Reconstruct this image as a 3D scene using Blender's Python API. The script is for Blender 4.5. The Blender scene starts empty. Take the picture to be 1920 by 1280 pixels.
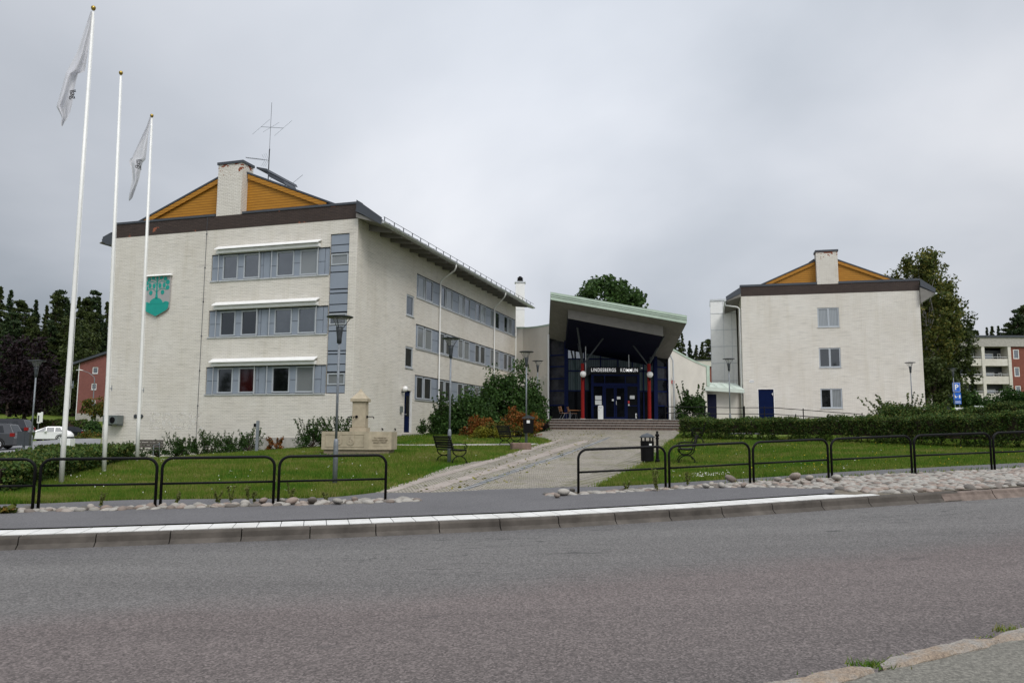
import bpy, bmesh, math, random
import numpy as np
from mathutils import Vector, Matrix
from math import sin, cos, pi, radians, sqrt, atan2
random.seed(7); RNG = np.random.default_rng(7)
sc = bpy.context.scene
col = sc.collection
# ------------------------------------------------------------------ camera
F_PX, PITCH, ROLL = 1474.4, 0.1149, -0.0065
cd = bpy.data.cameras.new("camera"); cam = bpy.data.objects.new("camera", cd); col.objects.link(cam)
cd.sensor_width = 36; cd.lens = F_PX / 1920 * 36; cd.clip_end = 3000; cd.clip_start = 0.1
cam.matrix_world = Matrix.Rotation(pi / 2 + PITCH, 4, 'X') @ Matrix.Rotation(-ROLL, 4, 'Z')
sc.camera = cam
# ------------------------------------------------------------------ sun, sky, exposure
SUN_EL, SUN_AZ = radians(48), radians(150)      # azimuth clockwise from +Y
sd = bpy.data.lights.new("sun", 'SUN'); sun = bpy.data.objects.new("sun", sd); col.objects.link(sun)
sd.energy = 1.5; sd.angle = radians(25); sd.color = (1, .96, .9)
dirv = Vector((sin(SUN_AZ) * cos(SUN_EL), cos(SUN_AZ) * cos(SUN_EL), sin(SUN_EL)))
sun.rotation_euler = dirv.to_track_quat('Z', 'Y').to_euler()
w = bpy.data.worlds.new("World"); sc.world = w; w.use_nodes = True
nt = w.node_tree; nt.nodes.clear()
def N(t, **k):
    n = nt.nodes.new(t)
    for a, b in k.items(): setattr(n, a, b)
    return n
L = lambda a, b: nt.links.new(a, b)
out = N('ShaderNodeOutputWorld'); bg = N('ShaderNodeBackground'); bg.inputs[1].default_value = 0.1
L(bg.outputs[0], out.inputs[0])
sky = N('ShaderNodeTexSky', sky_type='NISHITA'); sky.sun_disc = False
sky.sun_elevation = SUN_EL; sky.sun_rotation = SUN_AZ; sky.dust_density = 3
tc = N('ShaderNodeTexCoord'); sx = N('ShaderNodeSeparateXYZ'); L(tc.outputs['Generated'], sx.inputs[0])
def M_(op, a, b=None, c=None, clamp=False):
    n = N('ShaderNodeMath', operation=op); n.use_clamp = clamp
    for i, v in enumerate((a, b, c)):
        if v is None: continue
        if isinstance(v, (int, float)): n.inputs[i].default_value = v
        else: L(v, n.inputs[i])
    return n.outputs[0]
zz = M_('MAXIMUM', sx.outputs[2], 0.0)
den = M_('ADD', zz, 0.34)
cx = M_('DIVIDE', sx.outputs[0], den); cy = M_('DIVIDE', sx.outputs[1], den)
cmb = N('ShaderNodeCombineXYZ'); L(cx, cmb.inputs[0]); L(cy, cmb.inputs[1])
n1 = N('ShaderNodeTexNoise'); n1.inputs['Scale'].default_value = 1.1; n1.inputs['Detail'].default_value = 6
n1.inputs['Roughness'].default_value = .45; n1.inputs['Distortion'].default_value = .25
mp = N('ShaderNodeMapping'); mp.inputs['Location'].default_value = (3.4, 1.7, 0); mp.inputs['Scale'].default_value = (.9, .8, 1)
L(cmb.outputs[0], mp.inputs[0]); L(mp.outputs[0], n1.inputs[0])
rp = N('ShaderNodeValToRGB'); L(n1.outputs[0], rp.inputs[0])
e = rp.color_ramp.elements
e[0].position = .30; e[0].color = (.40, .44, .495, 1); e[1].position = .70; e[1].color = (.82, .835, .875, 1)
m_ = e.new(.5); m_.color = (.61, .64, .695, 1)
# overcast luminance: brighter to the zenith, bright glow above the building, darker to the west
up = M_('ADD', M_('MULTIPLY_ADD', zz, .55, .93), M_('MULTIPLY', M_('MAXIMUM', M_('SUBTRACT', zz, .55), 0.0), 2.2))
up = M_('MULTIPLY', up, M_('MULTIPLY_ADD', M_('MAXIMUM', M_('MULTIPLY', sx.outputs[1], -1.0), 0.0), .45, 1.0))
gx = M_('SUBTRACT', sx.outputs[0], 0.06); gz_ = M_('SUBTRACT', sx.outputs[2], .46)
g = M_('ADD', M_('MULTIPLY', gx, gx), M_('MULTIPLY', gz_, gz_))
glow = M_('MULTIPLY', M_('EXPONENT', M_('MULTIPLY', g, -7.0)), .19)
ahead = M_('MULTIPLY', glow, M_('GREATER_THAN', sx.outputs[1], 0.0))
side = M_('ADD', M_('MULTIPLY_ADD', M_('MULTIPLY', sx.outputs[0], sx.outputs[0]), -.42, 1.0), M_('MULTIPLY', sx.outputs[0], .07))
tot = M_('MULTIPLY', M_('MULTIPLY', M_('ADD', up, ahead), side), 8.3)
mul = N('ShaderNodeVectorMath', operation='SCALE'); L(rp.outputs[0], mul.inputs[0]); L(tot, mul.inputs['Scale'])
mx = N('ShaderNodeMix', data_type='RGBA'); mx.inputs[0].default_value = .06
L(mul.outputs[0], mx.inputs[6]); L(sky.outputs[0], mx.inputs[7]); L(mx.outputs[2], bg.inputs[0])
sc.view_settings.view_transform = 'Standard'; sc.view_settings.look = 'None'
sc.view_settings.exposure = 0.22; sc.view_settings.gamma = 1
sc.cycles.max_bounces = 6; sc.cycles.transparent_max_bounces = 12; sc.cycles.caustics_reflective = False

# ------------------------------------------------------------------ pixel <-> world helpers
def ray(px, py):
    u = (px - 960) / F_PX; v = (py - 640) / F_PX
    c, s = cos(ROLL), sin(ROLL); u, v = c * u + s * v, -s * u + c * v
    return np.array([u, cos(PITCH) + sin(PITCH) * v, sin(PITCH) - cos(PITCH) * v])
def at(px, py, Y):
    d = ray(px, py); d = d * Y / d[1]; return (float(d[0]), float(d[1]), float(d[2]))
# ------------------------------------------------------------------ terrain: street profile plus a smooth surface through surveyed points
SX, SY = .9701, .2425
def st(x, y): return x * SX + y * SY, -x * SY + y * SX
def xy(s, t): return s * SX - t * SY, s * SY + t * SX
KS = np.array([-90, -30, -12, -3.9, .4, 3.6, 6.65, 10.4, 13.8, 25, 45, 90.]); KZ = np.array([-1.1, -1.5, -1.54, -1.51, -1.46, -1.40, -1.295, -1.13, -.995, -.62, -.2, .4])
def zk(s): return np.interp(s, KS, KZ)
TP = []
for s in (-60, -40, -25, -15, -8, -3, 0, 4, 8, 12, 18, 25, 40):
    for t in (15.5, 17.2):
        X, Y = xy(s, t); TP.append((X, Y, float(zk(s)) + .025 * (t - 12.8)))
for q in [(631,915,20.3),(845,868,27.3),(988,833,36.4),(1008,804,49.5),(670,854,31),(240,868,43.5),(400,859,42.2),(580,846,40.5),(650,836,40),
          (762,814,46),(968,803,67),(118,917,19.9),(198,895,23.6),(260,870,27.4),(60,880,33),(100,841,78),(10,857,54),(170,790,130),(-150,800,110),
          (1024,803,50),(1285,803,50),(1290,818,42),(1600,819,36),(1900,829,30),(1369,807,45),(1425,781,60.8),(1711,789,53),(1740,785,58),(1250,850,31),(1210,868,27),
          (1900,770,90),(1850,760,125),(1500,760,120),(1000,780,120),(700,800,110),(1100,790,62),(2100,800,45),(300,835,60),(180,826,60),(60,862,42),(500,850,37)]:
    TP.append(at(*q))
TP += [(-200, 200, 6), (0, 220, 6), (200, 220, 8), (-60, 20, -1.7), (-150, 80, -1), (120, 60, 1.5)]
TP = np.array(TP)
def _U(r2): return np.where(r2 > 1e-9, r2 * np.log(np.maximum(r2, 1e-9)), 0)
_n = len(TP); _K = _U(((TP[:, None, :2] - TP[None, :, :2]) ** 2).sum(-1)) + np.eye(_n) * 60
_P = np.c_[np.ones(_n), TP[:, :2]]; _A = np.block([[_K, _P], [_P.T, np.zeros((3, 3))]])
_W = np.linalg.solve(_A, np.r_[TP[:, 2], 0, 0, 0])
def gz(x, y):
    x = np.asarray(x, float); y = np.asarray(y, float)
    sh = np.broadcast(x, y).shape; q = np.stack([np.broadcast_to(x, sh).ravel(), np.broadcast_to(y, sh).ravel()], 1)
    o = np.zeros(len(q))
    for i in range(0, len(q), 20000):
        c = q[i:i + 20000]; o[i:i + 20000] = _U(((c[:, None] - TP[None, :, :2]) ** 2).sum(-1)) @ _W[:_n] + _W[_n] + c @ _W[_n + 1:]
    s, t = q[:, 0] * SX + q[:, 1] * SY, -q[:, 0] * SY + q[:, 1] * SX
    zs = np.interp(s, KS, KZ) + .025 * (t - 12.8)
    zr = np.interp(s, KS, KZ) - .17 - .008 * (12.7 - t)
    b = np.clip((t - 16.0) / 2.0, 0, 1); b = b * b * (3 - 2 * b)
    z = zs * (1 - b) + o * b
    z = np.where(t < 12.78, zr, z)
    far = np.hypot(q[:, 0], q[:, 1]); z = np.clip(z, -3, 14)
    return z.reshape(sh)
def gz1(x, y): return float(gz(x, y))
def gp(px, py):                                  # pixel -> point of the terrain
    d = ray(px, py); lo, hi = 3.0, None; prev = 3.0
    for Y in np.geomspace(3, 400, 260):
        p = d * Y / d[1]
        if p[2] < gz1(p[0], p[1]): hi = Y; break
        prev = Y
    if hi is None: hi = prev
    lo = prev
    for _ in range(22):
        m = (lo + hi) / 2; p = d * m / d[1]
        if p[2] < gz1(p[0], p[1]): hi = m
        else: lo = m
    p = d * hi / d[1]; return float(p[0]), float(p[1])

# ------------------------------------------------------------------ mesh builder
class MB:
    def __init__(s): s.v = []; s.f = []; s.m = []
    def quad(s, *p, m=0):
        b = len(s.v); s.v += [tuple(map(float, q)) for q in p]; s.f.append(tuple(range(b, b + len(p)))); s.m.append(m); return s
    def box(s, x0, x1, y0, y1, z0, z1, m=0, T=None):
        P = [(x, y, z) for z in (z0, z1) for y in (y0, y1) for x in (x0, x1)]
        if T: P = [T(*p) for p in P]
        b = len(s.v); s.v += [tuple(map(float, q)) for q in P]
        for f in ((0, 2, 3, 1), (4, 5, 7, 6), (0, 1, 5, 4), (2, 6, 7, 3), (0, 4, 6, 2), (1, 3, 7, 5)): s.f.append(tuple(b + i for i in f)); s.m.append(m)
        return s
    def prism(s, pts, d, m=0):                   # polygon pts (3D) pushed along vector d
        b = len(s.v); n = len(pts); d = Vector(d)
        s.v += [tuple(map(float, p)) for p in pts] + [tuple(Vector(p) + d) for p in pts]
        s.f.append(tuple(range(b, b + n))); s.f.append(tuple(range(b + 2 * n - 1, b + n - 1, -1)))
        for i in range(n): s.f.append((b + i, b + n + i, b + n + (i + 1) % n, b + (i + 1) % n))
        s.m += [m] * (n + 2); return s
    def tube(s, pts, r, n=8, m=0, cap=True, flat=1.0):
        pts = [Vector(p) for p in pts]; R = r if hasattr(r, '__len__') else [r] * len(pts); rings = []
        up0 = Vector((0, 0, 1)) if abs((pts[1] - pts[0]).normalized().z) < .9 else Vector((.1, 1, 0))
        a = None
        for i, p in enumerate(pts):
            d = (pts[min(i + 1, len(pts) - 1)] - pts[max(i - 1, 0)]).normalized()
            if a is None: a = d.cross(up0).normalized()
            else: a = (a - d * a.dot(d)).normalized()
            c = a.cross(d).normalized(); b = len(s.v)
            for k in range(n):
                t = 2 * pi * k / n; s.v.append(tuple(p + a * cos(t) * R[i] + c * sin(t) * R[i] * flat))
            rings.append(b)
        for i in range(len(rings) - 1):
            for k in range(n):
                s.f.append((rings[i] + k, rings[i] + (k + 1) % n, rings[i + 1] + (k + 1) % n, rings[i + 1] + k)); s.m.append(m)
        if cap:
            s.f.append(tuple(rings[0] + k for k in range(n - 1, -1, -1))); s.f.append(tuple(rings[-1] + k for k in range(n))); s.m += [m, m]
        return s
    def lathe(s, prof, n=16, c=(0, 0, 0), m=0):  # prof: (r, z)
        rings = []
        for r, z in prof:
            b = len(s.v)
            for k in range(n): s.v.append((c[0] + r * cos(2 * pi * k / n), c[1] + r * sin(2 * pi * k / n), c[2] + z))
            rings.append(b)
        for i in range(len(rings) - 1):
            for k in range(n): s.f.append((rings[i] + k, rings[i] + (k + 1) % n, rings[i + 1] + (k + 1) % n, rings[i + 1] + k)); s.m.append(m)
        s.f.append(tuple(rings[0] + k for k in range(n - 1, -1, -1))); s.f.append(tuple(rings[-1] + k for k in range(n))); s.m += [m, m]
        return s
    def build(s, name, mat, parent=None, zb=0, smooth=False, bevel=0):
        me = bpy.data.meshes.new(name)
        v = [(a, b, c - zb) for a, b, c in s.v] if zb else s.v
        me.from_pydata(v, [], s.f); me.update()
        mats = mat if isinstance(mat, (list, tuple)) else [mat]
        for q in mats: me.materials.append(q)
        if len(mats) > 1: me.polygons.foreach_set('material_index', s.m)
        if smooth: me.shade_smooth() if hasattr(me, 'shade_smooth') else None
        o = bpy.data.objects.new(name, me); col.objects.link(o)
        if parent: o.parent = parent
        if bevel:
            b = o.modifiers.new('bevel', 'BEVEL'); b.width = bevel; b.segments = 2; b.limit_method = 'ANGLE'
        return o
def tag(o, label=None, cat=None, group=None, kind=None):
    for k, v in (('label', label), ('category', cat), ('group', group), ('kind', kind)):
        if v: o[k] = v
    return o
def root(name, label, cat, loc=(0, 0, 0), rz=0, group=None):
    o = bpy.data.objects.new(name, None); col.objects.link(o); o.location = loc; o.rotation_euler = (0, 0, rz); o.empty_display_size = .2
    return tag(o, label, cat, group)
def copy_tree(o, parent=None):
    c = o.copy(); col.objects.link(c)
    if parent: c.parent = parent
    for ch in list(o.children): copy_tree(ch, c)
    return c
def arrmesh(name, V, Fq, mat, parent=None, k=4):
    me = bpy.data.meshes.new(name); n = len(V); nf = len(Fq)
    me.vertices.add(n); me.vertices.foreach_set('co', np.asarray(V, np.float32).ravel())
    me.loops.add(nf * k); me.loops.foreach_set('vertex_index', np.asarray(Fq, np.int32).ravel())
    me.polygons.add(nf); me.polygons.foreach_set('loop_start', np.arange(0, nf * k, k, dtype=np.int32))
    me.update(calc_edges=True); me.validate()
    me.materials.append(mat); o = bpy.data.objects.new(name, me); col.objects.link(o)
    if parent: o.parent = parent
    return o
# ------------------------------------------------------------------ materials
class Mat:
    def __init__(s, name, rough=.7, spec=.4, metal=0):
        s.m = bpy.data.materials.new(name); s.m.use_nodes = True; s.t = s.m.node_tree
        s.b = s.t.nodes['Principled BSDF']; s.b.inputs['Roughness'].default_value = rough
        s.b.inputs['Specular IOR Level'].default_value = spec; s.b.inputs['Metallic'].default_value = metal
    def n(s, t, **k):
        q = s.t.nodes.new(t)
        for a, b in k.items():
            if a in q.inputs.keys(): q.inputs[a].default_value = b
            else: setattr(q, a, b)
        return q
    def l(s, a, b): s.t.links.new(a, b)
    def coord(s, kind='Object', scale=(1, 1, 1), rot=(0, 0, 0)):
        c = s.n('ShaderNodeTexCoord'); m = s.n('ShaderNodeMapping'); m.inputs['Scale'].default_value = scale; m.inputs['Rotation'].default_value = rot
        s.l(c.outputs[kind], m.inputs[0]); return m.outputs[0]
    def noise(s, vec, scale, detail=4, rough=.5, dist=0):
        q = s.n('ShaderNodeTexNoise'); q.inputs['Scale'].default_value = scale; q.inputs['Detail'].default_value = detail
        q.inputs['Roughness'].default_value = rough; q.inputs['Distortion'].default_value = dist; s.l(vec, q.inputs[0]); return q.outputs[0]
    def ramp(s, fac, stops):
        q = s.n('ShaderNodeValToRGB'); s.l(fac, q.inputs[0]); e = q.color_ramp.elements
        while len(e) < len(stops): e.new(.5)
        for i, (p, c) in enumerate(stops):
            e[i].position = p; e[i].color = (*c, 1) if hasattr(c, '__len__') else (c, c, c, 1)
        return q.outputs[0]
    def mix(s, fac, a, b, mode='MIX'):
        q = s.n('ShaderNodeMix', data_type='RGBA', blend_type=mode)
        for i, v in ((0, fac), (6, a), (7, b)):
            if isinstance(v, (int, float)): q.inputs[i].default_value = v
            elif isinstance(v, tuple): q.inputs[i].default_value = (*v, 1)
            else: s.l(v, q.inputs[i])
        return q.outputs[2]
    def math(s, op, a, b=None, c=None, clamp=False):
        q = s.n('ShaderNodeMath', operation=op); q.use_clamp = clamp
        for i, v in enumerate((a, b, c)):
            if v is None: continue
            if isinstance(v, (int, float)): q.inputs[i].default_value = v
            else: s.l(v, q.inputs[i])
        return q.outputs[0]
    def col(s, c):
        if isinstance(c, tuple): s.b.inputs['Base Color'].default_value = (*c, 1)
        else: s.l(c, s.b.inputs['Base Color'])
        return s
    def bump(s, h, strength=.5, dist=.02):
        q = s.n('ShaderNodeBump'); q.inputs['Strength'].default_value = strength; q.inputs['Distance'].default_value = dist
        s.l(h, q.inputs['Height']); s.l(q.outputs[0], s.b.inputs['Normal']); return s
def simple(name, c, rough=.6, spec=.4, metal=0, var=.12, scale=3.0, bump=0):
    m = Mat(name, rough, spec, metal); v = m.coord()
    n = m.noise(v, scale, 5, .6); a = tuple(x * (1 - var) for x in c); b = tuple(min(1, x * (1 + var)) for x in c)
    m.col(m.ramp(n, [(.3, a), (.7, b)]))
    if bump: m.bump(m.noise(v, scale * 12, 3), bump, .01)
    return m.m
def wall_uv(m):                                   # u along the wall (x+y of the thing's own axes), v up
    c = m.n('ShaderNodeTexCoord'); s = m.n('ShaderNodeSeparateXYZ'); m.l(c.outputs['Object'], s.inputs[0])
    u = m.math('ADD', s.outputs[0], s.outputs[1]); cb = m.n('ShaderNodeCombineXYZ'); m.l(u, cb.inputs[0]); m.l(s.outputs[2], cb.inputs[1]); return cb.outputs[0], s, c
def c_gen(m):
    c = m.n('ShaderNodeTexCoord'); return c.outputs['Generated']
def brick(name, c1, c2, mortar, bw=.25, bh=.083, ms=.011, stain=None, wear=None, streak=.25, bstr=.6, rough=.75):
    m = Mat(name, rough, .3); uv, sp, tc_ = wall_uv(m)
    wv = m.n('ShaderNodeVectorMath', operation='ADD'); nz = m.n('ShaderNodeTexNoise'); nz.inputs['Scale'].default_value = 1.3
    m.l(uv, nz.inputs[0]); sc_ = m.n('ShaderNodeVectorMath', operation='SCALE'); sc_.inputs['Scale'].default_value = .012; m.l(nz.outputs['Color'], sc_.inputs[0])
    m.l(uv, wv.inputs[0]); m.l(sc_.outputs[0], wv.inputs[1])
    b = m.n('ShaderNodeTexBrick'); b.inputs['Scale'].default_value = 1; b.inputs['Mortar Size'].default_value = ms; b.inputs['Mortar Smooth'].default_value = .3
    b.inputs['Brick Width'].default_value = bw; b.inputs['Row Height'].default_value = bh; b.inputs['Color1'].default_value = (*c1, 1); b.inputs['Color2'].default_value = (*c2, 1)
    b.inputs['Mortar'].default_value = (*mortar, 1); b.inputs['Bias'].default_value = -.3; m.l(wv.outputs[0], b.inputs[0])
    mpn = m.n('ShaderNodeMapping'); mpn.inputs['Scale'].default_value = (1.0, 16.0, 1); m.l(uv, mpn.inputs[0])
    st_ = m.noise(mpn.outputs[0], 1.0, 5, .65)
    sr = m.ramp(st_, [(.33, 1 - streak), (.52, 1.0)])
    c = m.mix(1.0, b.outputs['Color'], sr, 'MULTIPLY')
    big = m.noise(uv, .35, 5, .6); c = m.mix(1.0, c, m.ramp(big, [(.3, (.90, .885, .86)), (.65, (1, 1, 1))]), 'MULTIPLY')
    vm = m.n('ShaderNodeMapping'); vm.inputs['Scale'].default_value = (2.2, .16, 1); m.l(uv, vm.inputs[0]); c = m.mix(1.0, c, m.ramp(m.noise(vm.outputs[0], 1.0, 5, .7), [(.30, (.93, .92, .89)), (.5, (1, 1, 1))]), 'MULTIPLY')
    if wear:                                      # paint flaked off single bricks
        k = m.n('ShaderNodeTexBrick'); k.inputs['Scale'].default_value = 1; k.inputs['Mortar Size'].default_value = 0; k.inputs['Brick Width'].default_value = bw; k.inputs['Row Height'].default_value = bh
        k.inputs['Color1'].default_value = (0, 0, 0, 1); k.inputs['Color2'].default_value = (1, 1, 1, 1); k.inputs['Bias'].default_value = 0; m.l(uv, k.inputs[0])
        if wear < 0:                              # worst at the weathered top
            gs = m.n('ShaderNodeSeparateXYZ'); m.l(c_gen(m), gs.inputs[0]); wn = m.math('ADD', m.noise(uv, 2.2, 3, .6), m.math('MULTIPLY', m.math('SUBTRACT', gs.outputs[2], .93), .9)); thr = .50; kt = .45
        else: wn = m.noise(uv, .9, 3, .6); thr = wear; kt = .72
        sel = m.math('MULTIPLY', m.math('GREATER_THAN', k.outputs['Color'], kt), m.math('GREATER_THAN', wn, thr))
        c = m.mix(sel, c, (.28, .09, .05))
    m.col(c); m.bump(m.math('MULTIPLY_ADD', b.outputs['Fac'], -1.0, m.math('MULTIPLY', st_, .5)), bstr, .012); return m.m
MT = {}
MT['white_brick'] = brick('white_painted_brick', (.735, .70, .64), (.775, .74, .68), (.60, .57, .51), streak=.21, wear=.76)
MT['white_brick_worn'] = brick('worn_white_brick', (.735, .70, .64), (.775, .74, .68), (.50, .47, .42), streak=.17, wear=-1)
MT['brown_brick'] = brick('brown_painted_brick', (.058, .042, .037), (.075, .053, .045), (.03, .022, .02), streak=.2, wear=.635)
MT['red_brick'] = brick('red_brick', (.24, .07, .05), (.30, .095, .065), (.16, .08, .06), streak=.1)
MT['pink_brick'] = brick('pink_brick', (.24, .085, .075), (.29, .11, .09), (.17, .09, .08), streak=.1)
MT['plaster'] = simple('cream_plaster', (.62, .59, .53), .85, .2, var=.07, scale=.8, bump=.1)
MT['concrete'] = simple('grey_concrete', (.38, .36, .33), .9, .2, var=.18, scale=4, bump=.3)
MT['panel'] = simple('bluegrey_panel', (.25, .285, .34), .45, .4, var=.06, scale=1)
MT['panel_dark'] = simple('dark_joint', (.035, .04, .05), .6, .3)
MT['frame'] = simple('grey_window_frame', (.40, .43, .46), .5, .3, var=.05)
MT['metal_light'] = simple('light_steel', (.55, .57, .58), .4, .5, .3, var=.08)
MT['white_metal'] = simple('white_sheet', (.78, .78, .76), .45, .4, var=.04)
MT['roof'] = simple('dark_sheet_roof', (.055, .062, .075), .5, .4, var=.15, scale=.8)
MT['soffit'] = simple('grey_soffit_board', (.20, .19, .175), .8, .2, var=.1)
MT['navy'] = simple('navy_paint', (.004, .009, .048), .6, .10, var=.1)
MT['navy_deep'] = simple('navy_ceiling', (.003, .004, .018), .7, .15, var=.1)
MT['fascia_dark'] = simple('charcoal_sheet', (.012, .013, .015), .7, .1)
MT['door_blue'] = simple('blue_door_paint', (.0035, .009, .042), .7, .06, var=.1)
MT['red'] = simple('red_column_paint', (.21, .012, .010), .6, .12, var=.1)
MT['copper_pale'] = simple('weathered_copper', (.50, .56, .50), .6, .3, var=.12, scale=2)
MT['copper'] = simple('green_copper', (.42, .515, .43), .6, .3, var=.1, scale=1.5)
MT['black'] = simple('black_paint', (.003, .003, .0033), .5, .16, var=.15)
MT['iron'] = simple('black_iron', (.004, .004, .0045), .65, .15, var=.15)
MT['galv'] = simple('galvanised_steel', (.20, .22, .24), .55, .4, .2, var=.18, scale=14)
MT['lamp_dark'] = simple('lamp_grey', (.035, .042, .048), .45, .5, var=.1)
MT['acrylic'] = simple('milky_acrylic', (.85, .84, .82), .25, .5, var=.02)
def clear():
    m = Mat('clear_bowl', .15, .5); m.col((.5, .52, .52)); tr = m.n('ShaderNodeBsdfTransparent'); mxs = m.n('ShaderNodeMixShader'); mxs.inputs[0].default_value = .75
    m.l(m.b.outputs[0], mxs.inputs[1]); m.l(tr.outputs[0], mxs.inputs[2]); m.l(mxs.outputs[0], m.t.nodes['Material Output'].inputs[0]); return m.m
MT['clear'] = clear()
MT['emissive_letter'] = simple('emissive_letter', (.85, .85, .85), .5, .3, var=.01); MT['emissive_letter'].node_tree.nodes['Principled BSDF'].inputs['Emission Color'].default_value = (1, 1, 1, 1); MT['emissive_letter'].node_tree.nodes['Principled BSDF'].inputs['Emission Strength'].default_value = .3  # small emission added to brighten the white letters under the canopy
MT['pole_white'] = simple('white_glassfibre', (.80, .80, .77), .35, .5, var=.04)
MT['gold'] = simple('gilt_ball', (.40, .28, .07), .35, .5, 1.0)
MT['teal'] = simple('teal_paint', (.008, .30, .25), .5, .4, var=.06)
MT['shield_grey'] = simple('shield_grey', (.36, .35, .35), .5, .4, var=.04)
MT['stone'] = simple('fountain_stone', (.40, .345, .255), .85, .2, var=.16, scale=3.5, bump=.25)
MT['stone_dark'] = simple('carved_stone', (.24, .20, .145), .9, .2, var=.12, scale=6)
MT['slat'] = simple('dark_bench_slats', (.010, .0095, .011), .6, .15, var=.25, scale=8)
MT['wood_chair'] = simple('oiled_wood', (.36, .15, .05), .5, .4, var=.2, scale=6)
MT['wood_old'] = simple('weathered_wood', (.09, .08, .07), .8, .2, var=.25, scale=6)
MT['rubber'] = simple('rubber', (.015, .015, .015), .8, .2)
MT['paper'] = simple('white_paper', (.75, .76, .74), .6, .3, var=.05)
MT['sign_blue'] = simple('blue_sign', (.012, .12, .55), .4, .4, var=.03)
MT['white_paint'] = simple('white_paint', (.80, .80, .80), .4, .4, var=.02)
MT['red_paint'] = simple('red_sign_paint', (.55, .03, .03), .5, .4, var=.05)
MT['green_paint'] = simple('lime_paint', (.30, .62, .05), .5, .4, var=.04)
MT['ac_grey'] = simple('grey_casing', (.13, .15, .145), .5, .4, var=.06)
def graf():
    m = Mat('faded_paint', .8, .3); m.col((.80, .77, .715)); v = m.coord(); f = m.ramp(m.noise(v, 2.2, 5, .7), [(.42, .25), (.62, 1.0)]); tr = m.n('ShaderNodeBsdfTransparent'); mxs = m.n('ShaderNodeMixShader'); m.l(f, mxs.inputs[0])
    m.l(m.b.outputs[0], mxs.inputs[1]); m.l(tr.outputs[0], mxs.inputs[2]); m.l(mxs.outputs[0], m.t.nodes['Material Output'].inputs[0]); return m.m
MT['graffiti'] = graf()
MT['bark'] = simple('bark', (.06, .045, .035), .9, .1, var=.3, scale=5, bump=.4)
MT['birch_bark'] = simple('birch_bark', (.35, .33, .30), .8, .2, var=.4, scale=3)
def yellow_wood():
    m = Mat('yellow_boards', .6, .3); c = m.n('ShaderNodeTexCoord'); s = m.n('ShaderNodeSeparateXYZ'); m.l(c.outputs['Object'], s.inputs[0])
    f = m.math('FRACT', m.math('DIVIDE', s.outputs[2], .15)); g_ = m.math('LESS_THAN', f, .16)
    v = m.coord(scale=(1.2, 1, 14)); n = m.noise(v, 1.5, 5, .6)
    m.col(m.mix(g_, m.ramp(n, [(.3, (.36, .155, .014)), (.7, (.47, .215, .025))]), (.16, .065, .008))); m.bump(g_, -.5, .02); return m.m
MT['yellow'] = yellow_wood()
def glass(name, base, rough=.04, refl=.18, tint=(.75, .8, .85), stripes=0, axis=0):
    m = Mat(name, .6, .3)
    if stripes:
        uv, sp, _ = wall_uv(m); u = m.n('ShaderNodeSeparateXYZ'); m.l(uv, u.inputs[0])
        f = m.math('FRACT', m.math('DIVIDE', u.outputs[axis], stripes)); g_ = m.math('LESS_THAN', f, .25)
        m.col(m.mix(g_, base, tuple(x * .55 for x in base)))
    else:
        v = m.coord(); n = m.noise(v, 1.7, 4, .6); m.col(m.ramp(n, [(.35, tuple(x * .5 for x in base)), (.65, tuple(min(1, x * 1.5) for x in base))]))
    m.b.inputs['Specular IOR Level'].default_value = .02
    gl = m.n('ShaderNodeBsdfGlossy'); gl.inputs['Roughness'].default_value = rough; gl.inputs['Color'].default_value = (*tint, 1)
    lw = m.n('ShaderNodeLayerWeight'); lw.inputs['Blend'].default_value = .25
    fac = m.math('MULTIPLY_ADD', lw.outputs['Facing'], .22, refl, clamp=True)
    mxs = m.n('ShaderNodeMixShader'); m.l(fac, mxs.inputs[0]); m.l(m.b.outputs[0], mxs.inputs[1]); m.l(gl.outputs[0], mxs.inputs[2])
    m.l(mxs.outputs[0], m.t.nodes['Material Output'].inputs[0]); return m.m
MT['glass_dark'] = glass('dark_window_glass', (.005, .006, .006), refl=.10)
MT['glass_mid'] = glass('grey_window_glass', (.022, .024, .026), refl=.22)
MT['glass_blind'] = glass('glass_before_blind', (.22, .235, .24), refl=.10, stripes=.05, axis=1)
MT['glass_curtain'] = glass('glass_before_curtain', (.26, .28, .29), refl=.10, stripes=.11)
MT['glass_red'] = glass('glass_before_red_curtain', (.028, .003, .003), refl=.05, stripes=.12)
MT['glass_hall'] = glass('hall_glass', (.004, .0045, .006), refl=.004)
MT['glass_hall_curtain'] = glass('hall_glass_curtain', (.05, .075, .078), refl=.01, stripes=.16)
MT['glass_hall_grey'] = glass('hall_glass_grey', (.022, .022, .028), refl=.012)
MT['glass_car'] = glass('car_glass', (.01, .011, .013), refl=.03)
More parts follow.
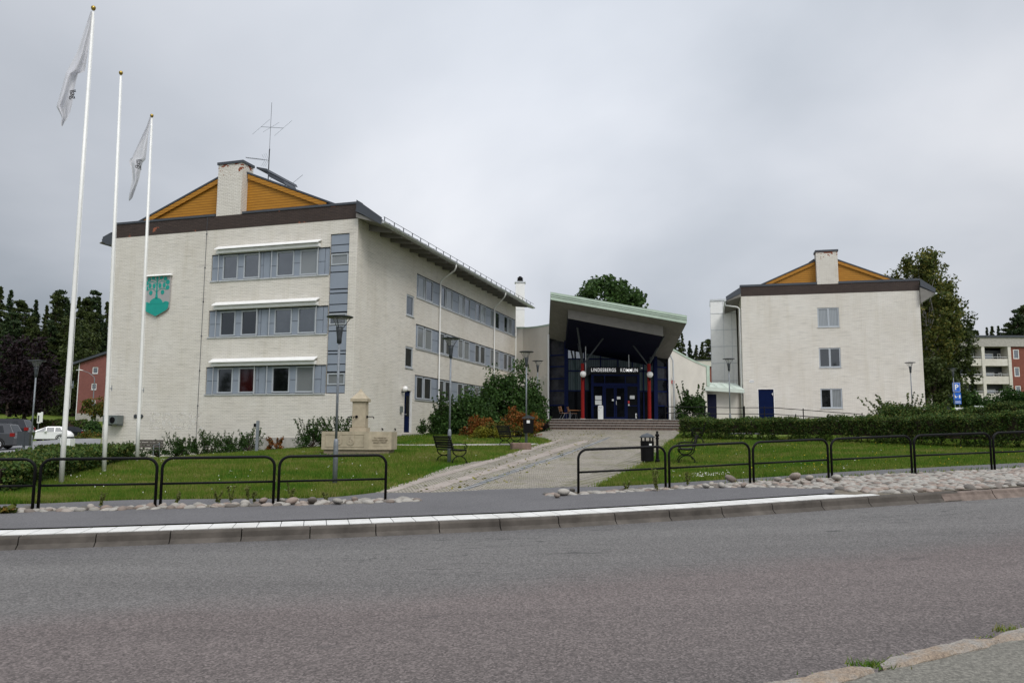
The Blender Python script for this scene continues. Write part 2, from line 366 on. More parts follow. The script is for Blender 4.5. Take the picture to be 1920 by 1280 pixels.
def asphalt():
    m = Mat('road_asphalt', .8, .3); v = m.coord()
    s = m.n('ShaderNodeSeparateXYZ'); m.l(v, s.inputs[0])
    t = m.math('ADD', m.math('MULTIPLY', s.outputs[0], -SY), m.math('MULTIPLY', s.outputs[1], SX))
    wob = m.math('MULTIPLY', m.math('SUBTRACT', m.noise(v, .25, 4, .6), .5), 1.8)
    tt = m.math('DIVIDE', m.math('ADD', t, wob), 14.0)
    a = m.math('ADD', m.math('MULTIPLY', s.outputs[0], SX), m.math('MULTIPLY', s.outputs[1], SY))
    tt = m.math('ADD', tt, m.math('MULTIPLY', a, -.006))
    base = m.ramp(tt, [(.26, (.098, .087, .084)), (.40, (.130, .110, .104)), (.555, (.135, .113, .107)), (.62, (.132, .124, .119)), (.80, (.142, .136, .130)), (.90, (.108, .103, .101))])
    fine = m.n('ShaderNodeTexVoronoi'); fine.inputs['Scale'].default_value = 60; m.l(v, fine.inputs[0])
    f2 = m.noise(v, 56, 4, .85); gr = m.mix(.62, fine.outputs['Color'], f2); grb = m.n('ShaderNodeRGBToBW'); m.l(gr, grb.inputs[0])
    c = m.mix(1.0, base, m.ramp(grb.outputs[0], [(.33, .48), (.5, .90), (.58, 1.14), (.66, 1.6)]), 'MULTIPLY')
    sm = m.coord(scale=(.10, 1.2, 1), rot=(0, 0, -.245)); pn = m.noise(sm, .9, 5, .6)
    c = m.mix(1.0, c, m.ramp(pn, [(.3, .86), (.7, 1.10)]), 'MULTIPLY')
    crk = m.coord(scale=(.35, 3.2, 1), rot=(0, 0, -.245)); cn = m.noise(crk, .8, 3, .5, .6)
    line = m.math('LESS_THAN', m.math('ABSOLUTE', m.math('SUBTRACT', cn, .5)), .005)
    msk = m.math('GREATER_THAN', m.noise(v, .17, 2, .5), .53)
    c = m.mix(m.math('MULTIPLY', m.math('MULTIPLY', line, msk), .7), c, (.03, .03, .03))
    st_n = m.noise(m.coord(scale=(.5, 1.0, 1), rot=(0, 0, -.245)), 1.6, 3, .5)
    c = m.mix(m.math('MULTIPLY', m.math('GREATER_THAN', st_n, .725), .35), c, (.04, .038, .038))
    m.col(c); m.bump(grb.outputs[0], .5, .008); return m.m
def asphalt2(name, c0, sc1=70):
    m = Mat(name, .85, .3); v = m.coord(); f2 = m.noise(v, sc1 * .8, 4, .85); big = m.noise(v, .5, 5, .6)
    c = m.mix(1.0, m.ramp(f2, [(.35, tuple(x * .55 for x in c0)), (.5, c0), (.66, tuple(x * 1.7 for x in c0))]), m.ramp(big, [(.3, .86), (.7, 1.1)]), 'MULTIPLY')
    m.col(c); m.bump(f2, .4, .006); return m.m
def pavers(name, c1, c2, mortar, bw, bh, ms, rot=0, moss=.0, off=.5):
    m = Mat(name, .85, .25); v = m.coord(rot=(0, 0, rot))
    nz = m.n('ShaderNodeTexNoise'); nz.inputs['Scale'].default_value = 4; m.l(v, nz.inputs[0])
    wv = m.n('ShaderNodeVectorMath', operation='MULTIPLY_ADD'); wv.inputs[1].default_value = (.03, .03, 0); m.l(nz.outputs['Color'], wv.inputs[0]); m.l(v, wv.inputs[2])
    b = m.n('ShaderNodeTexBrick'); b.offset = off; b.inputs['Scale'].default_value = 1; b.inputs['Mortar Size'].default_value = ms; b.inputs['Mortar Smooth'].default_value = .4; b.inputs['Brick Width'].default_value = bw
    b.inputs['Row Height'].default_value = bh; b.inputs['Color1'].default_value = (*c1, 1); b.inputs['Color2'].default_value = (*c2, 1); b.inputs['Mortar'].default_value = (*mortar, 1); m.l(wv.outputs[0], b.inputs[0])
    big = m.noise(v, .45, 6, .65); c = m.mix(1.0, b.outputs['Color'], m.ramp(big, [(.3, .80), (.7, 1.12)]), 'MULTIPLY')
    fine = m.noise(v, 30, 3, .7); c = m.mix(1.0, c, m.ramp(fine, [(.3, .78), (.7, 1.15)]), 'MULTIPLY')
    if moss:
        mm = m.noise(v, 1.6, 6, .7); f = m.math('MULTIPLY', m.ramp(mm, [(1 - moss - .06, 0.0), (1 - moss + .05, 1.0)]), m.math('ADD', b.outputs['Fac'], .25, clamp=True))
        c = m.mix(f, c, (.085, .088, .018))
    m.col(c); m.bump(m.math('MULTIPLY_ADD', b.outputs['Fac'], -1, fine), .5, .012); return m.m
def grass_ground():
    m = Mat('turf', .9, .15); v = m.coord(); big = m.noise(v, .35, 6, .65, .3); sml = m.noise(v, 9, 4, .7)
    sm = m.coord(scale=(.5, 1.4, 1)); pt = m.noise(sm, .30, 5, .65, .5)
    c = m.ramp(big, [(.32, (.06, .115, .010)), (.55, (.09, .14, .014)), (.72, (.15, .16, .025))])
    c = m.mix(m.ramp(pt, [(.50, 0.0), (.66, .8)]), c, (.165, .155, .055))
    c = m.mix(1.0, c, m.ramp(sml, [(.3, .55), (.65, 1.25)]), 'MULTIPLY'); m.col(c); m.bump(sml, .6, .05); return m.m
def leafmat(name, a, b, trans=.25, var2=None):
    m = Mat(name, .65, .2); g_ = m.n('ShaderNodeNewGeometry'); r = g_.outputs['Random Per Island']
    stops = [(0, a), (1, b)] if not var2 else [(0, a), (.62, b), (1, var2)]
    c = m.ramp(r, stops); v = m.coord(); n = m.noise(v, .9, 3, .6); c = m.mix(1.0, c, m.ramp(n, [(.3, .65), (.7, 1.3)]), 'MULTIPLY'); m.col(c)
    tr = m.n('ShaderNodeBsdfTranslucent'); m.l(c, tr.inputs[0]); mxs = m.n('ShaderNodeMixShader'); mxs.inputs[0].default_value = trans
    m.l(m.b.outputs[0], mxs.inputs[1]); m.l(tr.outputs[0], mxs.inputs[2]); m.l(mxs.outputs[0], m.t.nodes['Material Output'].inputs[0]); return m.m
def blademat():
    m = Mat('grass_blade', .7, .15); g_ = m.n('ShaderNodeNewGeometry'); v = m.coord(); big = m.noise(v, .42, 5, .65, .5); c = m.ramp(m.math('ADD', m.math('MULTIPLY', g_.outputs['Random Per Island'], .28), m.math('MULTIPLY', big, .95)), [(.40, (.052, .135, .011)), (.57, (.092, .170, .016)), (.69, (.155, .19, .030)), (.82, (.25, .23, .08))])
    m.col(c); tr = m.n('ShaderNodeBsdfTranslucent'); m.l(c, tr.inputs[0]); mxs = m.n('ShaderNodeMixShader'); mxs.inputs[0].default_value = .3
    m.l(m.b.outputs[0], mxs.inputs[1]); m.l(tr.outputs[0], mxs.inputs[2]); m.l(mxs.outputs[0], m.t.nodes['Material Output'].inputs[0]); return m.m
MT['road'] = asphalt(); MT['pave'] = asphalt2('pavement_asphalt', (.112, .109, .112)); MT['pave_near'] = asphalt2('coarse_asphalt', (.145, .138, .118), 45)
MT['pave_far'] = asphalt2('parking_asphalt', (.21, .21, .215))
MT['cobble'] = pavers('small_setts', (.30, .27, .225), (.41, .375, .32), (.10, .09, .07), .17, .125, .022, rot=-.2, moss=.42)
MT['paver'] = pavers('square_pavers', (.25, .225, .195), (.31, .28, .245), (.075, .07, .05), .32, .26, .035, rot=.95, moss=.5, off=.5)
MT['slab'] = pavers('slab_band', (.32, .275, .24), (.36, .315, .28), (.15, .13, .1), 1.2, 1.0, .012, rot=1.25, moss=.32)
MT['bluesett'] = pavers('blue_setts', (.21, .22, .225), (.29, .285, .27), (.05, .055, .065), .9, .17, .028, rot=-1.30, moss=.3)
MT['kerb'] = simple('kerb_concrete', (.088, .078, .068), .9, .15, var=.4, scale=2.2, bump=.3)
MT['grass'] = grass_ground()
MT['leaf_dark'] = leafmat('leaf_dark', (.022, .052, .012), (.056, .105, .022))
MT['leaf_conifer'] = leafmat('needles', (.014, .030, .012), (.045, .072, .022), .2)
MT['leaf_conifer2'] = leafmat('needles_olive', (.024, .038, .010), (.065, .085, .020), .2)
MT['leaf_beech'] = leafmat('copper_beech_leaf', (.008, .004, .006), (.018, .008, .011), .1)
MT['leaf_birch'] = leafmat('birch_leaf', (.04, .062, .014), (.10, .12, .026), .3, (.19, .16, .035))
MT['leaf_hedge'] = leafmat('hedge_leaf', (.024, .055, .011), (.066, .118, .022), .25, (.13, .13, .030))
MT['leaf_bush'] = leafmat('bush_leaf', (.018, .048, .010), (.052, .105, .020))
MT['leaf_orange'] = leafmat('spiraea_orange', (.15, .045, .010), (.24, .085, .014), .25, (.06, .075, .014))
MT['leaf_yellow'] = leafmat('yellow_leaf', (.12, .125, .012), (.24, .21, .02), .3, (.07, .10, .012))
MT['leaf_mixed'] = leafmat('mixed_leaf', (.05, .085, .015), (.11, .12, .02), .3, (.2, .10, .02))
MT['leaf_weed'] = leafmat('weed_leaf', (.10, .13, .03), (.19, .20, .06), .3)
MT['blade'] = blademat()
MT['blade_far'] = MT['blade']
MT['petal'] = simple('petals', (.8, .8, .74), .7, .2, var=.05)
MT['petal_y'] = simple('yellow_petals', (.7, .5, .03), .7, .2, var=.05)
MT['pebble'] = None
def pebble(name, a, b, c_, p=2.0):
    m = Mat(name, .8, .25); g_ = m.n('ShaderNodeNewGeometry'); v = m.coord()
    o = m.n('ShaderNodeObjectInfo'); r = m.math('FRACT', m.math('ADD', g_.outputs['Random Per Island'], o.outputs['Random']))
    c = m.ramp(r, [(0, a), (.45, b), (.75, c_), (1, tuple(x * .45 for x in a))]); n = m.noise(v, 18, 4, .7)
    m.col(m.mix(1.0, c, m.ramp(n, [(.3, .72), (.7, 1.15)]), 'MULTIPLY')); m.bump(n, .3, .01); return m.m
MT['pebble'] = pebble('field_stones', (.26, .245, .22), (.37, .35, .315), (.28, .22, .185))
def granite():
    m = Mat('granite_kerb', .85, .2); v = m.coord(); a = m.noise(v, 2.3, 6, .75); f = m.noise(v, 60, 3, .8)
    m.col(m.mix(1.0, m.ramp(a, [(.3, (.15, .12, .10)), (.45, (.28, .22, .165)), (.58, (.27, .25, .225)), (.75, (.35, .32, .28))]), m.ramp(f, [(.3, .55), (.5, 1.0), (.7, 1.35)]), 'MULTIPLY')); m.bump(m.math('ADD', m.noise(v, 9, 5, .7), m.math('MULTIPLY', f, .4)), 1.0, .02); return m.m
MT['granite'] = granite()
MT['kerb_old'] = simple('old_granite', (.17, .135, .115), .9, .2, var=.35, scale=6, bump=.4)
MT['sett_fill'] = simple('gravel_fill', (.16, .14, .11), .95, .1, var=.3, scale=9, bump=.3)
MT['step'] = pavers('brick_steps', (.11, .078, .065), (.15, .108, .088), (.045, .035, .03), .26, .5, .02)

# ------------------------------------------------------------------ ground sheets
def clip_poly(P, x0, x1, y0, y1):
    for ax, lim, sg in ((0, x0, 1), (0, x1, -1), (1, y0, 1), (1, y1, -1)):
        Q = []; n = len(P)
        for i in range(n):
            a, b = P[i], P[(i + 1) % n]; da = sg * (a[ax] - lim); db = sg * (b[ax] - lim)
            if da >= 0: Q.append(a)
            if (da >= 0) != (db >= 0):
                k = da / (da - db); Q.append((a[0] + k * (b[0] - a[0]), a[1] + k * (b[1] - a[1])))
        P = Q
        if len(P) < 3: return []
    return P
def inpoly(x, y, P):
    x = np.asarray(x); y = np.asarray(y); r = np.zeros(x.shape, bool); n = len(P)
    for i in range(n):
        (ax, ay), (bx, by) = P[i], P[(i + 1) % n]
        c = ((ay > y) != (by > y)); xx = (bx - ax) * (y - ay) / (by - ay + 1e-12) + ax
        r ^= c & (x < xx)
    return r
def sheet(name, P, step, off, mat, kind='structure', label=None):
    xs = [p[0] for p in P]; ys = [p[1] for p in P]; V = []; Fc = []
    x = math.floor(min(xs) / step) * step
    cells = []
    while x < max(xs):
        y = math.floor(min(ys) / step) * step
        while y < max(ys):
            Q = clip_poly(P, x, x + step, y, y + step)
            if Q: cells.append(Q)
            y += step
        x += step
    allv = [q for c in cells for q in c]; A = np.array(allv); Z = gz(A[:, 0], A[:, 1]) + off
    k = 0
    for c in cells:
        Fc.append(tuple(range(k, k + len(c)))); k += len(c)
    me = bpy.data.meshes.new(name); me.from_pydata([(a, b, float(z)) for (a, b), z in zip(allv, Z)], [], Fc)
    bm = bmesh.new(); bm.from_mesh(me); bmesh.ops.remove_doubles(bm, verts=bm.verts, dist=.001)
    bmesh.ops.recalc_face_normals(bm, faces=bm.faces)
    if sum(f.normal.z for f in bm.faces) < 0: bmesh.ops.reverse_faces(bm, faces=bm.faces)
    for f in bm.faces: f.smooth = True
    bm.to_mesh(me); bm.free(); me.materials.append(mat)
    o = bpy.data.objects.new(name, me); col.objects.link(o); return tag(o, label, None, None, kind)
# the base ground, one sheet to the horizon, kept 5 cm under everything laid on it
gx_ = np.concatenate([-np.geomspace(1500, 42, 22), np.arange(-40, 46, 1.25), np.geomspace(47, 1500, 22)])
gy_ = np.concatenate([np.arange(-20, 82, 1.25), np.geomspace(84, 1900, 26)])
GX, GY = np.meshgrid(gx_, gy_, indexing='ij'); GZ = gz(GX, GY) - .05
_, GT = st(GX, GY); GZ = np.where((GT < 14.3) & (GT > 11.2), GZ - .22, GZ)
nx, ny = GX.shape; idx = np.arange(nx * ny).reshape(nx, ny)
Fq = np.stack([idx[:-1, :-1], idx[1:, :-1], idx[1:, 1:], idx[:-1, 1:]], -1).reshape(-1, 4)
o = arrmesh('ground', np.stack([GX, GY, GZ], -1).reshape(-1, 3), Fq, MT['grass']); tag(o, kind='structure'); o.data.shade_smooth()

def strip(name, t0, t1, s0, s1, mat, off=0, ds=.5, dt=None, zf=None):
    ns = int((s1 - s0) / ds) + 1; nt_ = max(2, int((t1 - t0) / (dt or ds)) + 1)
    S, T = np.meshgrid(np.linspace(s0, s1, ns), np.linspace(t0, t1, nt_), indexing='ij'); X, Y = xy(S, T)
    Z = (gz(X, Y) if zf is None else zf(S, T)) + off; i = np.arange(ns * nt_).reshape(ns, nt_)
    Fq = np.stack([i[:-1, :-1], i[1:, :-1], i[1:, 1:], i[:-1, 1:]], -1).reshape(-1, 4)
    o = arrmesh(name, np.stack([X, Y, Z], -1).reshape(-1, 3), Fq, mat); o.data.shade_smooth(); return tag(o, kind='structure')
zkerb = lambda S, T: np.interp(S, KS, KZ)
zroad = lambda S, T: np.interp(S, KS, KZ) - .17 - .008 * (12.7 - T)
strip('road', 3.6, 12.72, -70, 80, MT['road'], 0, 1.0, None, zroad)
tnear = lambda S: np.interp(S, [-40, 0, 2.76, 3.4, 3.9, 5.0, 7, 10, 40], [4.1, 4.1, 4.17, 4.33, 4.46, 4.68, 4.9, 5.1, 5.6])
S_, T_ = np.meshgrid(np.arange(-40, 40.1, .4), np.linspace(0, 1, 12), indexing='ij'); TT_ = -12 + (tnear(S_) + 12) * T_; X_, Y_ = xy(S_, TT_); i_ = np.arange(S_.size).reshape(S_.shape)
tag(arrmesh('near_pavement', np.stack([X_, Y_, np.interp(S_, KS, KZ) - .045 - 0 * X_], -1).reshape(-1, 3), np.stack([i_[:-1, :-1], i_[1:, :-1], i_[1:, 1:], i_[:-1, 1:]], -1).reshape(-1, 4), MT['pave_near']), kind='structure')
nk = MB(); rk = np.random.default_rng(4)
for a_, b_s in ((-3, -1.2), (-1.15, .9), (.95, 2.3), (2.35, 3.42), (3.5, 4.62), (4.6, 5.7), (5.75, 7.2), (7.3, 8.8), (8.85, 10.6)):
    n_ = 14; prev = None
    for i in range(n_ + 1):
        k_ = i / n_; s_ = a_ + (b_s - a_) * k_; e_ = min(1, min(k_, 1 - k_) * 5 + .12) ** .6; c_ = float(tnear(s_)) + .055; hw = .082 * e_ * (1 + rk.uniform(-.10, .14)); zt_0 = float(zk(s_)) - .02 - .02 * (1 - e_) + rk.uniform(-.006, .006)
        ring = []
        for (dt, dz) in ((-hw, -.10), (-hw, -.02), (-hw * .7, .0), (hw * .6, .004), (hw * .95, -.03), (hw * 1.15, -.2)):
            X0_, Y0_ = xy(s_, c_ + dt + rk.uniform(-.006, .006)); ring.append((X0_, Y0_, zt_0 + dz))
        if prev:
            for j in range(5): nk.quad(prev[j], ring[j], ring[j + 1], prev[j + 1])
        if i in (0, n_): nk.quad(*ring)
        prev = ring
tag(nk.build('near_kerb', MT['granite']), kind='structure')
# bus-stop kerb: stones one metre long with a joint between, sloping hollow face
kb = MB()
def kerb_piece(s0, s1, granite=False):
    n = 3
    pr = [(12.62, -.175), (12.66, -.150), (12.72, -.11), (12.735, -.03), (12.755, -.002), (12.90, .0)]
    pr = [(a, b) for a, b in pr] + [(12.90, -.25)]
    for i in range(n):
        a = s0 + (s1 - s0) * i / n; b = s0 + (s1 - s0) * (i + 1) / n
        for k in range(len(pr) - 1):
            q = []
            for s_, kk in ((a, k), (b, k), (b, k + 1), (a, k + 1)):
                X, Y = xy(s_, pr[kk][0]); q.append((X, Y, float(zk(s_)) + (pr[kk][1] if not granite else (pr[kk][1] if pr[kk][1] < -.12 else -.012 + pr[kk][1] * .6))))
            kb.quad(*q)
    for s_ in (s0, s1):
        q = []
        for t_, z_ in pr:
            X, Y = xy(s_, t_); q.append((X, Y, float(zk(s_)) + (z_ if not granite or z_ < -.12 else -.012 + z_ * .6)))
        kb.quad(*q)
s = -40.0
while s < 11.6: kerb_piece(s + .008, s + .992); s += 1.0
o = kb.build('kerb', MT['kerb']); tag(o, kind='structure')
kb = MB(); s = 11.6
while s < 50: kerb_piece(s + .01, s + 1.18, True); s += 1.19
o = kb.build('granite_kerb', MT['kerb_old']); tag(o, kind='structure')
# white kerb-side slabs
tl = MB(); s = -40.0; k = 0
while s < 10.3:
    a, b = s + .006, s + .344
    q = [xy(a, 12.92), xy(b, 12.92), xy(b, 13.55), xy(a, 13.55)]
    if s > 9.5: q = [xy(a, 12.92), xy(b, 12.92), xy(b, 13.55 - (s + .35 - 9.5) * .45), xy(a, 13.55 - (s - 9.5) * .45)]
    zt = [float(zk(v)) + .004 for v in (a, b, b, a)]
    tl.prism([(p[0], p[1], z_ - .06) for p, z_ in zip(q, zt)], (0, 0, .062)); s += .35
m = Mat('white_slabs', .8, .3); v_ = m.coord(); m.col(m.mix(1.0, m.ramp(m.noise(v_, 2.0, 5, .7), [(.3, (.50, .49, .46)), (.6, (.66, .655, .63))]), m.ramp(m.noise(v_, 40, 2, .7), [(.25, .7), (.4, 1.0)]), 'MULTIPLY'))
tag(tl.build('tile_strip', m.m), kind='structure')
strip('tile_bed', 12.88, 13.60, -40, 10.4, MT['panel_dark'], -.012, .5, .25, zkerb)
sheet('pavement', [xy(-40, 13.58), xy(9.9, 13.58), xy(10.3, 14.1), xy(9.2, 15.2), xy(8.2, 15.72), xy(-40, 15.72)], .6, .004, MT['pave'])
sheet('gravel_bed', [xy(-40, 15.6), xy(1.9, 15.6), xy(2.0, 16.2), xy(-40, 16.2)], .6, -.004, MT['sett_fill'])
sheet('gravel_bed', [xy(4.7, 15.65), xy(8.2, 15.6), xy(9.0, 15.15), xy(10.0, 14.0), xy(9.8, 13.5), xy(10.3, 12.93), xy(48, 12.93), xy(48, 16.25), xy(4.9, 16.25)], .6, -.004, MT['sett_fill'])
P_fp = [gp(-420, 985)[0:2]]
lawn_edge = [(-60, 958), (0, 957), (60, 955), (100, 953), (170, 949), (250, 945), (370, 942), (480, 940), (600, 937.5), (650, 933), (705, 926)]
LE = [gp(*q) for q in lawn_edge]
path_px = [(705, 926), (740, 913), (777, 902), (815, 886), (846, 874), (866, 871), (884, 866), (926, 861), (945, 853.5), (970, 846), (992, 839), (1012, 832.5), (1030, 828), (1037, 825.5), (1026, 821), (995, 816)]
PL = [gp(*q) for q in path_px]
TB = .85                                           # terrace level
stair_y = 50.0
PRr_px = [(1250, 829), (1237, 843), (1222, 858), (1203, 868), (1187, 878), (1155, 893), (1122, 909.5)]
PRr = [(10.4, 50.3), gp(1277, 806), gp(1264, 819)] + [gp(*q) for q in PRr_px]
PB = [gp(1060, 911), gp(1025, 912), gp(920, 917), gp(815, 924)]
path_poly = PL + [(2.0, 47.5), (2.0, 50.3)] + PRr + PB
sheet('path', path_poly, .6, -.012, MT['cobble'])
# footpath asphalt behind the stones and its opening on to the square
RE_px = [(1122, 909.5), (1200, 905), (1320, 896), (1460, 886)]
RE = [gp(*q) for q in RE_px]; RE += [xy(s_, 17.75) for s_ in (13.5, 17, 22, 30, 60)]
fp_poly = [xy(-45, 16.15), xy(2.0, 16.15), xy(2.15, 15.7), xy(4.6, 15.7), xy(4.9, 16.2), xy(60, 16.2)] + RE[::-1] + PB + LE[::-1] + [xy(-20, 18.3), xy(-45, 18.5)]
fp_poly = [p for i, p in enumerate(fp_poly) if i == 0 or (abs(p[0] - fp_poly[i - 1][0]) + abs(p[1] - fp_poly[i - 1][1])) > .02]
sheet('footpath', fp_poly, .6, -.008, MT['pave'])
# slab bands and lines of setts running up the square
def gsheet(name, px, mat, off, step=.5): return sheet(name, [gp(*q) for q in px], step, off, mat)
gsheet('slab_band', [(716, 924.5), (742, 923.5), (800, 903), (880, 879), (960, 855.5), (1022, 836), (1062, 822), (1052, 820.5), (1010, 832), (950, 852), (880, 873.5), (795, 898)], MT['slab'], -.006)
gsheet('slab_band', [(775, 923), (812, 922.5), (860, 905), (930, 884), (1005, 860), (1060, 841), (1110, 824), (1098, 822.5), (1040, 840), (980, 860), (910, 882), (838, 903)], MT['slab'], -.006)
gsheet('sett_line', [(862, 919), (880, 918), (938, 896), (1003, 872), (1076, 846), (1128, 826), (1148, 816.5), (1143, 816.5), (1118, 826), (1064, 846), (988, 871), (922, 896)], MT['bluesett'], -.006)
gsheet('paver_strip', [(1040, 911), (1119, 909.5), (1150, 894), (1184, 879), (1201, 868), (1220, 858), (1236, 843), (1249, 829), (1263, 819), (1240, 819), (1215, 834), (1180, 856), (1140, 874), (1095, 893)], MT['paver'], -.006)
NP = [gp(*q) for q in ((690, 835), (690, 838.5), (800, 837.5), (900, 835.5), (985, 834.5), (1010, 833), (1014, 829), (960, 829.8), (860, 832.3), (780, 834))]
gsheet('narrow_path', [(690, 835.5), (690, 837.5), (800, 836.5), (900, 834.5), (985, 833.5), (1008, 832.5), (1012, 829.5), (960, 830.5), (860, 833), (780, 834.6)], MT['concrete'], -.02)
# parking area to the left, road behind, yard and walls on the right
sheet('car_park', [gp(-330, 905), gp(20, 893), gp(70, 868), gp(190, 846), gp(192, 832), gp(120, 834), gp(-330, 838)], 3.0, -.01, MT['pave_far'])
sheet('service_road', [(-90, 102), (-36, 96), (-30, 98), (-34, 101), (-90, 106)], 4.0, -.01, MT['pave_far'])
sheet('yard', [(12.6, 45.5), (34, 37.5), (46, 44), (40, 62), (12.6, 60)], 1.5, -.01, MT['pave_far'])

# ------------------------------------------------------------------ building helpers
def ubox(mb, P, u0, u1, z0, z1, w0, w1, m=0):
    pts = [P(u, z, w) for w in (w0, w1) for z in (z0, z1) for u in (u0, u1)]
    b = len(mb.v); mb.v += [tuple(map(float, q)) for q in pts]
    for f in ((0, 2, 3, 1), (4, 5, 7, 6), (0, 1, 5, 4), (2, 6, 7, 3), (0, 4, 6, 2), (1, 3, 7, 5)): mb.f.append(tuple(b + i for i in f)); mb.m.append(m)
def holed(mb, P, u0, u1, z0, z1, holes, d, top=None):
    us = sorted({u0, u1, *[h[0] for h in holes], *[h[1] for h in holes]}); zs = sorted({z0, z1, *[h[2] for h in holes], *[h[3] for h in holes]})
    for i in range(len(us) - 1):
        for j in range(len(zs) - 1):
            cu, cz = (us[i] + us[i + 1]) / 2, (zs[j] + zs[j + 1]) / 2
            if any(h[0] < cu < h[1] and h[2] < cz < h[3] for h in holes): continue
            mb.quad(P(us[i], zs[j], 0), P(us[i + 1], zs[j], 0), P(us[i + 1], zs[j + 1], 0), P(us[i], zs[j + 1], 0))
    for a, b, c, e in holes:
        for q in (((a, c), (b, c)), ((b, c), (b, e)), ((b, e), (a, e)), ((a, e), (a, c))):
            (ua, za), (ub, zb_) = q; mb.quad(P(ua, za, 0), P(ub, zb_, 0), P(ub, zb_, d), P(ua, za, d))
def window(rt, P, u0, u1, z0, z1, w0, gl, zb, mull=0, fw=.055, fmat='frame', sill=False, name='window', wd=.07):
    f = MB()
    for a, b, c, e in ((u0, u0 + fw, z0, z1), (u1 - fw, u1, z0, z1), (u0 + fw, u1 - fw, z0, z0 + fw), (u0 + fw, u1 - fw, z1 - fw, z1)): ubox(f, P, a, b, c, e, w0, w0 + wd)
    if mull: um = (u0 + u1) / 2; ubox(f, P, um - fw * .8, um + fw * .8, z0 + fw, z1 - fw, w0 - .004, w0 + wd)
    o = f.build(name, MT[fmat], rt, zb)
    gls = gl if isinstance(gl, (list, tuple)) else [gl]
    n = len(gls)
    for i, g_ in enumerate(gls):
        a = u0 + fw + (u1 - u0 - 2 * fw) * i / n; b = u0 + fw + (u1 - u0 - 2 * fw) * (i + 1) / n
        p = MB(); p.quad(P(a, z0 + fw, w0 + .045), P(b, z0 + fw, w0 + .045), P(b, z1 - fw, w0 + .045), P(a, z1 - fw, w0 + .045)); p.build('pane', MT[g_], o, zb)
    if sill:
        p = MB(); ubox(p, P, u0 - .04, u1 + .04, z0 - .05, z0 - .003, -.05, w0 + .02); p.build('sill', MT['metal_light'], o, zb)
    return o
# ================================================================== main building (left block)
thA, thR = .2994, .2419
ZA = -1.7
A = root('office_building', 'white brick office block with grey window bands, carrying the teal tree emblem', 'building', (-8.0576, 40, ZA), -thA)
PF = lambda u, z, w: (u, w, z)                  # front wall, w = depth inwards
PS = lambda u, z, w: (-w, u, z)                 # side wall along the lawn
LA, DA = -15.7, 28.36
rows = [(8.11, 9.61), (5.0, 6.50), (1.905, 3.41)]
# walls
wf = MB()
hf = [(-8.96, -1.588, a, b) for a, b in rows] + [(-1.588, -.475, 1.916, 10.28)]
holed(wf, PF, LA, 0, -1.9, 11.02, hf, .14)
wf.quad((LA, 0, -1.9), (LA, DA, -1.9), (LA, DA, 11.02), (LA, 0, 11.02)); wf.quad((LA, DA, -1.9), (0, DA, -1.9), (0, DA, 11.0), (LA, DA, 11.0))
wf.build('front_wall', MT['white_brick'], A, ZA)
ws = MB(); hs = [(7.57, DA - .03, a, b) for a, b in rows] + [(6.14, 7.24, 6.83, 8.10), (6.14, 7.24, 3.73, 4.99), (6.16, 7.22, -.05, 2.40)]
holed(ws, PS, 0, DA, -1.7, 11.0, hs, .14); ws.build('side_wall', MT['white_brick'], A, ZA)
b_ = MB(); b_.box(LA, 0.02, -.012, .34, 11.02, 11.80); b_.build('parapet', MT['brown_brick'], A, ZA)
b_ = MB(); b_.box(LA - .03, -8.86, -.05, .38, 11.80, 11.92); b_.box(-7.1, .05, -.05, .38, 11.80, 11.92)
b_.quad((LA, .38, 11.81), (-.1, .38, 11.81), (-.1, .9, 12.0), (LA, .9, 12.0)); b_.build('parapet_capping', MT['roof'], A, ZA)
b_ = MB(); b_.box(-6.5, -.8, -.035, 0.05, -1.2, -.35); b_.box(0.0, .035, .3, 6.1, -1.0, -.18); b_.build('plinth', MT['concrete'], A, ZA)
# window bands
def band(P, u0, u1, z0, z1, segs, rt, zb, sill=True, glasses=None, T=None):
    pl = MB(); ubox(pl, P, u0 + .02, u1 - .02, z0 + .03, z1 - .03, .125, .139, 1)
    ubox(pl, P, u0 + .002, u1 - .002, z1 - .035, z1 - .002, .02, .12, 1); gi = 0
    for s_ in segs:
        a, b, k = s_[:3]
        if k == 'p':
            zm = z0 + (z1 - z0) * (.5 if len(s_) < 4 else s_[3])
            ubox(pl, P, a + .012, b - .012, z0 + .06, zm - .012, .05, .12); ubox(pl, P, a + .012, b - .012, zm + .012, z1 - .05, .05, .12)
        elif k == 'f': ubox(pl, P, a + .012, b - .012, z0 + .06, z1 - .05, .06, .12)
        else:
            window(rt, P, a, b, z0 + .08, z1 - .06, .035, glasses[gi % len(glasses)], zb, fw=.075); gi += 1
    pl.build('cladding_panel', [MT['panel'], MT['panel_dark']], rt, zb)
    if sill: q = MB(); ubox(q, P, u0 - .02, u1 - .02, z0 - .03, z0 + .035, -.05, .12); q.build('window_ledge', MT['metal_light'], rt, zb)
fseg = [(-8.94, -8.5, 'p'), (-8.5, -8.24, 'p'), (-8.24, -7.26, 'w'), (-7.26, -6.9, 'p'), (-6.9, -5.86, 'w'), (-5.84, -5.66, 'p'), (-5.66, -5.24, 'f'), (-5.24, -4.83, 'p', .45),
        (-4.83, -3.76, 'w'), (-3.76, -3.4, 'p'), (-3.4, -2.32, 'w'), (-2.30, -1.90, 'p', .5), (-1.90, -1.60, 'f')]
gsets = [['glass_mid', 'glass_mid', 'glass_mid', 'glass_blind'], ['glass_dark', 'glass_dark', 'glass_mid', 'glass_mid'], ['glass_dark', 'glass_red', 'glass_dark', 'glass_blind']]
for (a, b), gs in zip(rows, gsets): band(PF, -8.96, -1.588, a, b, fseg, A, ZA, glasses=gs)
sseg = [(7.59, 7.9, 'p')]
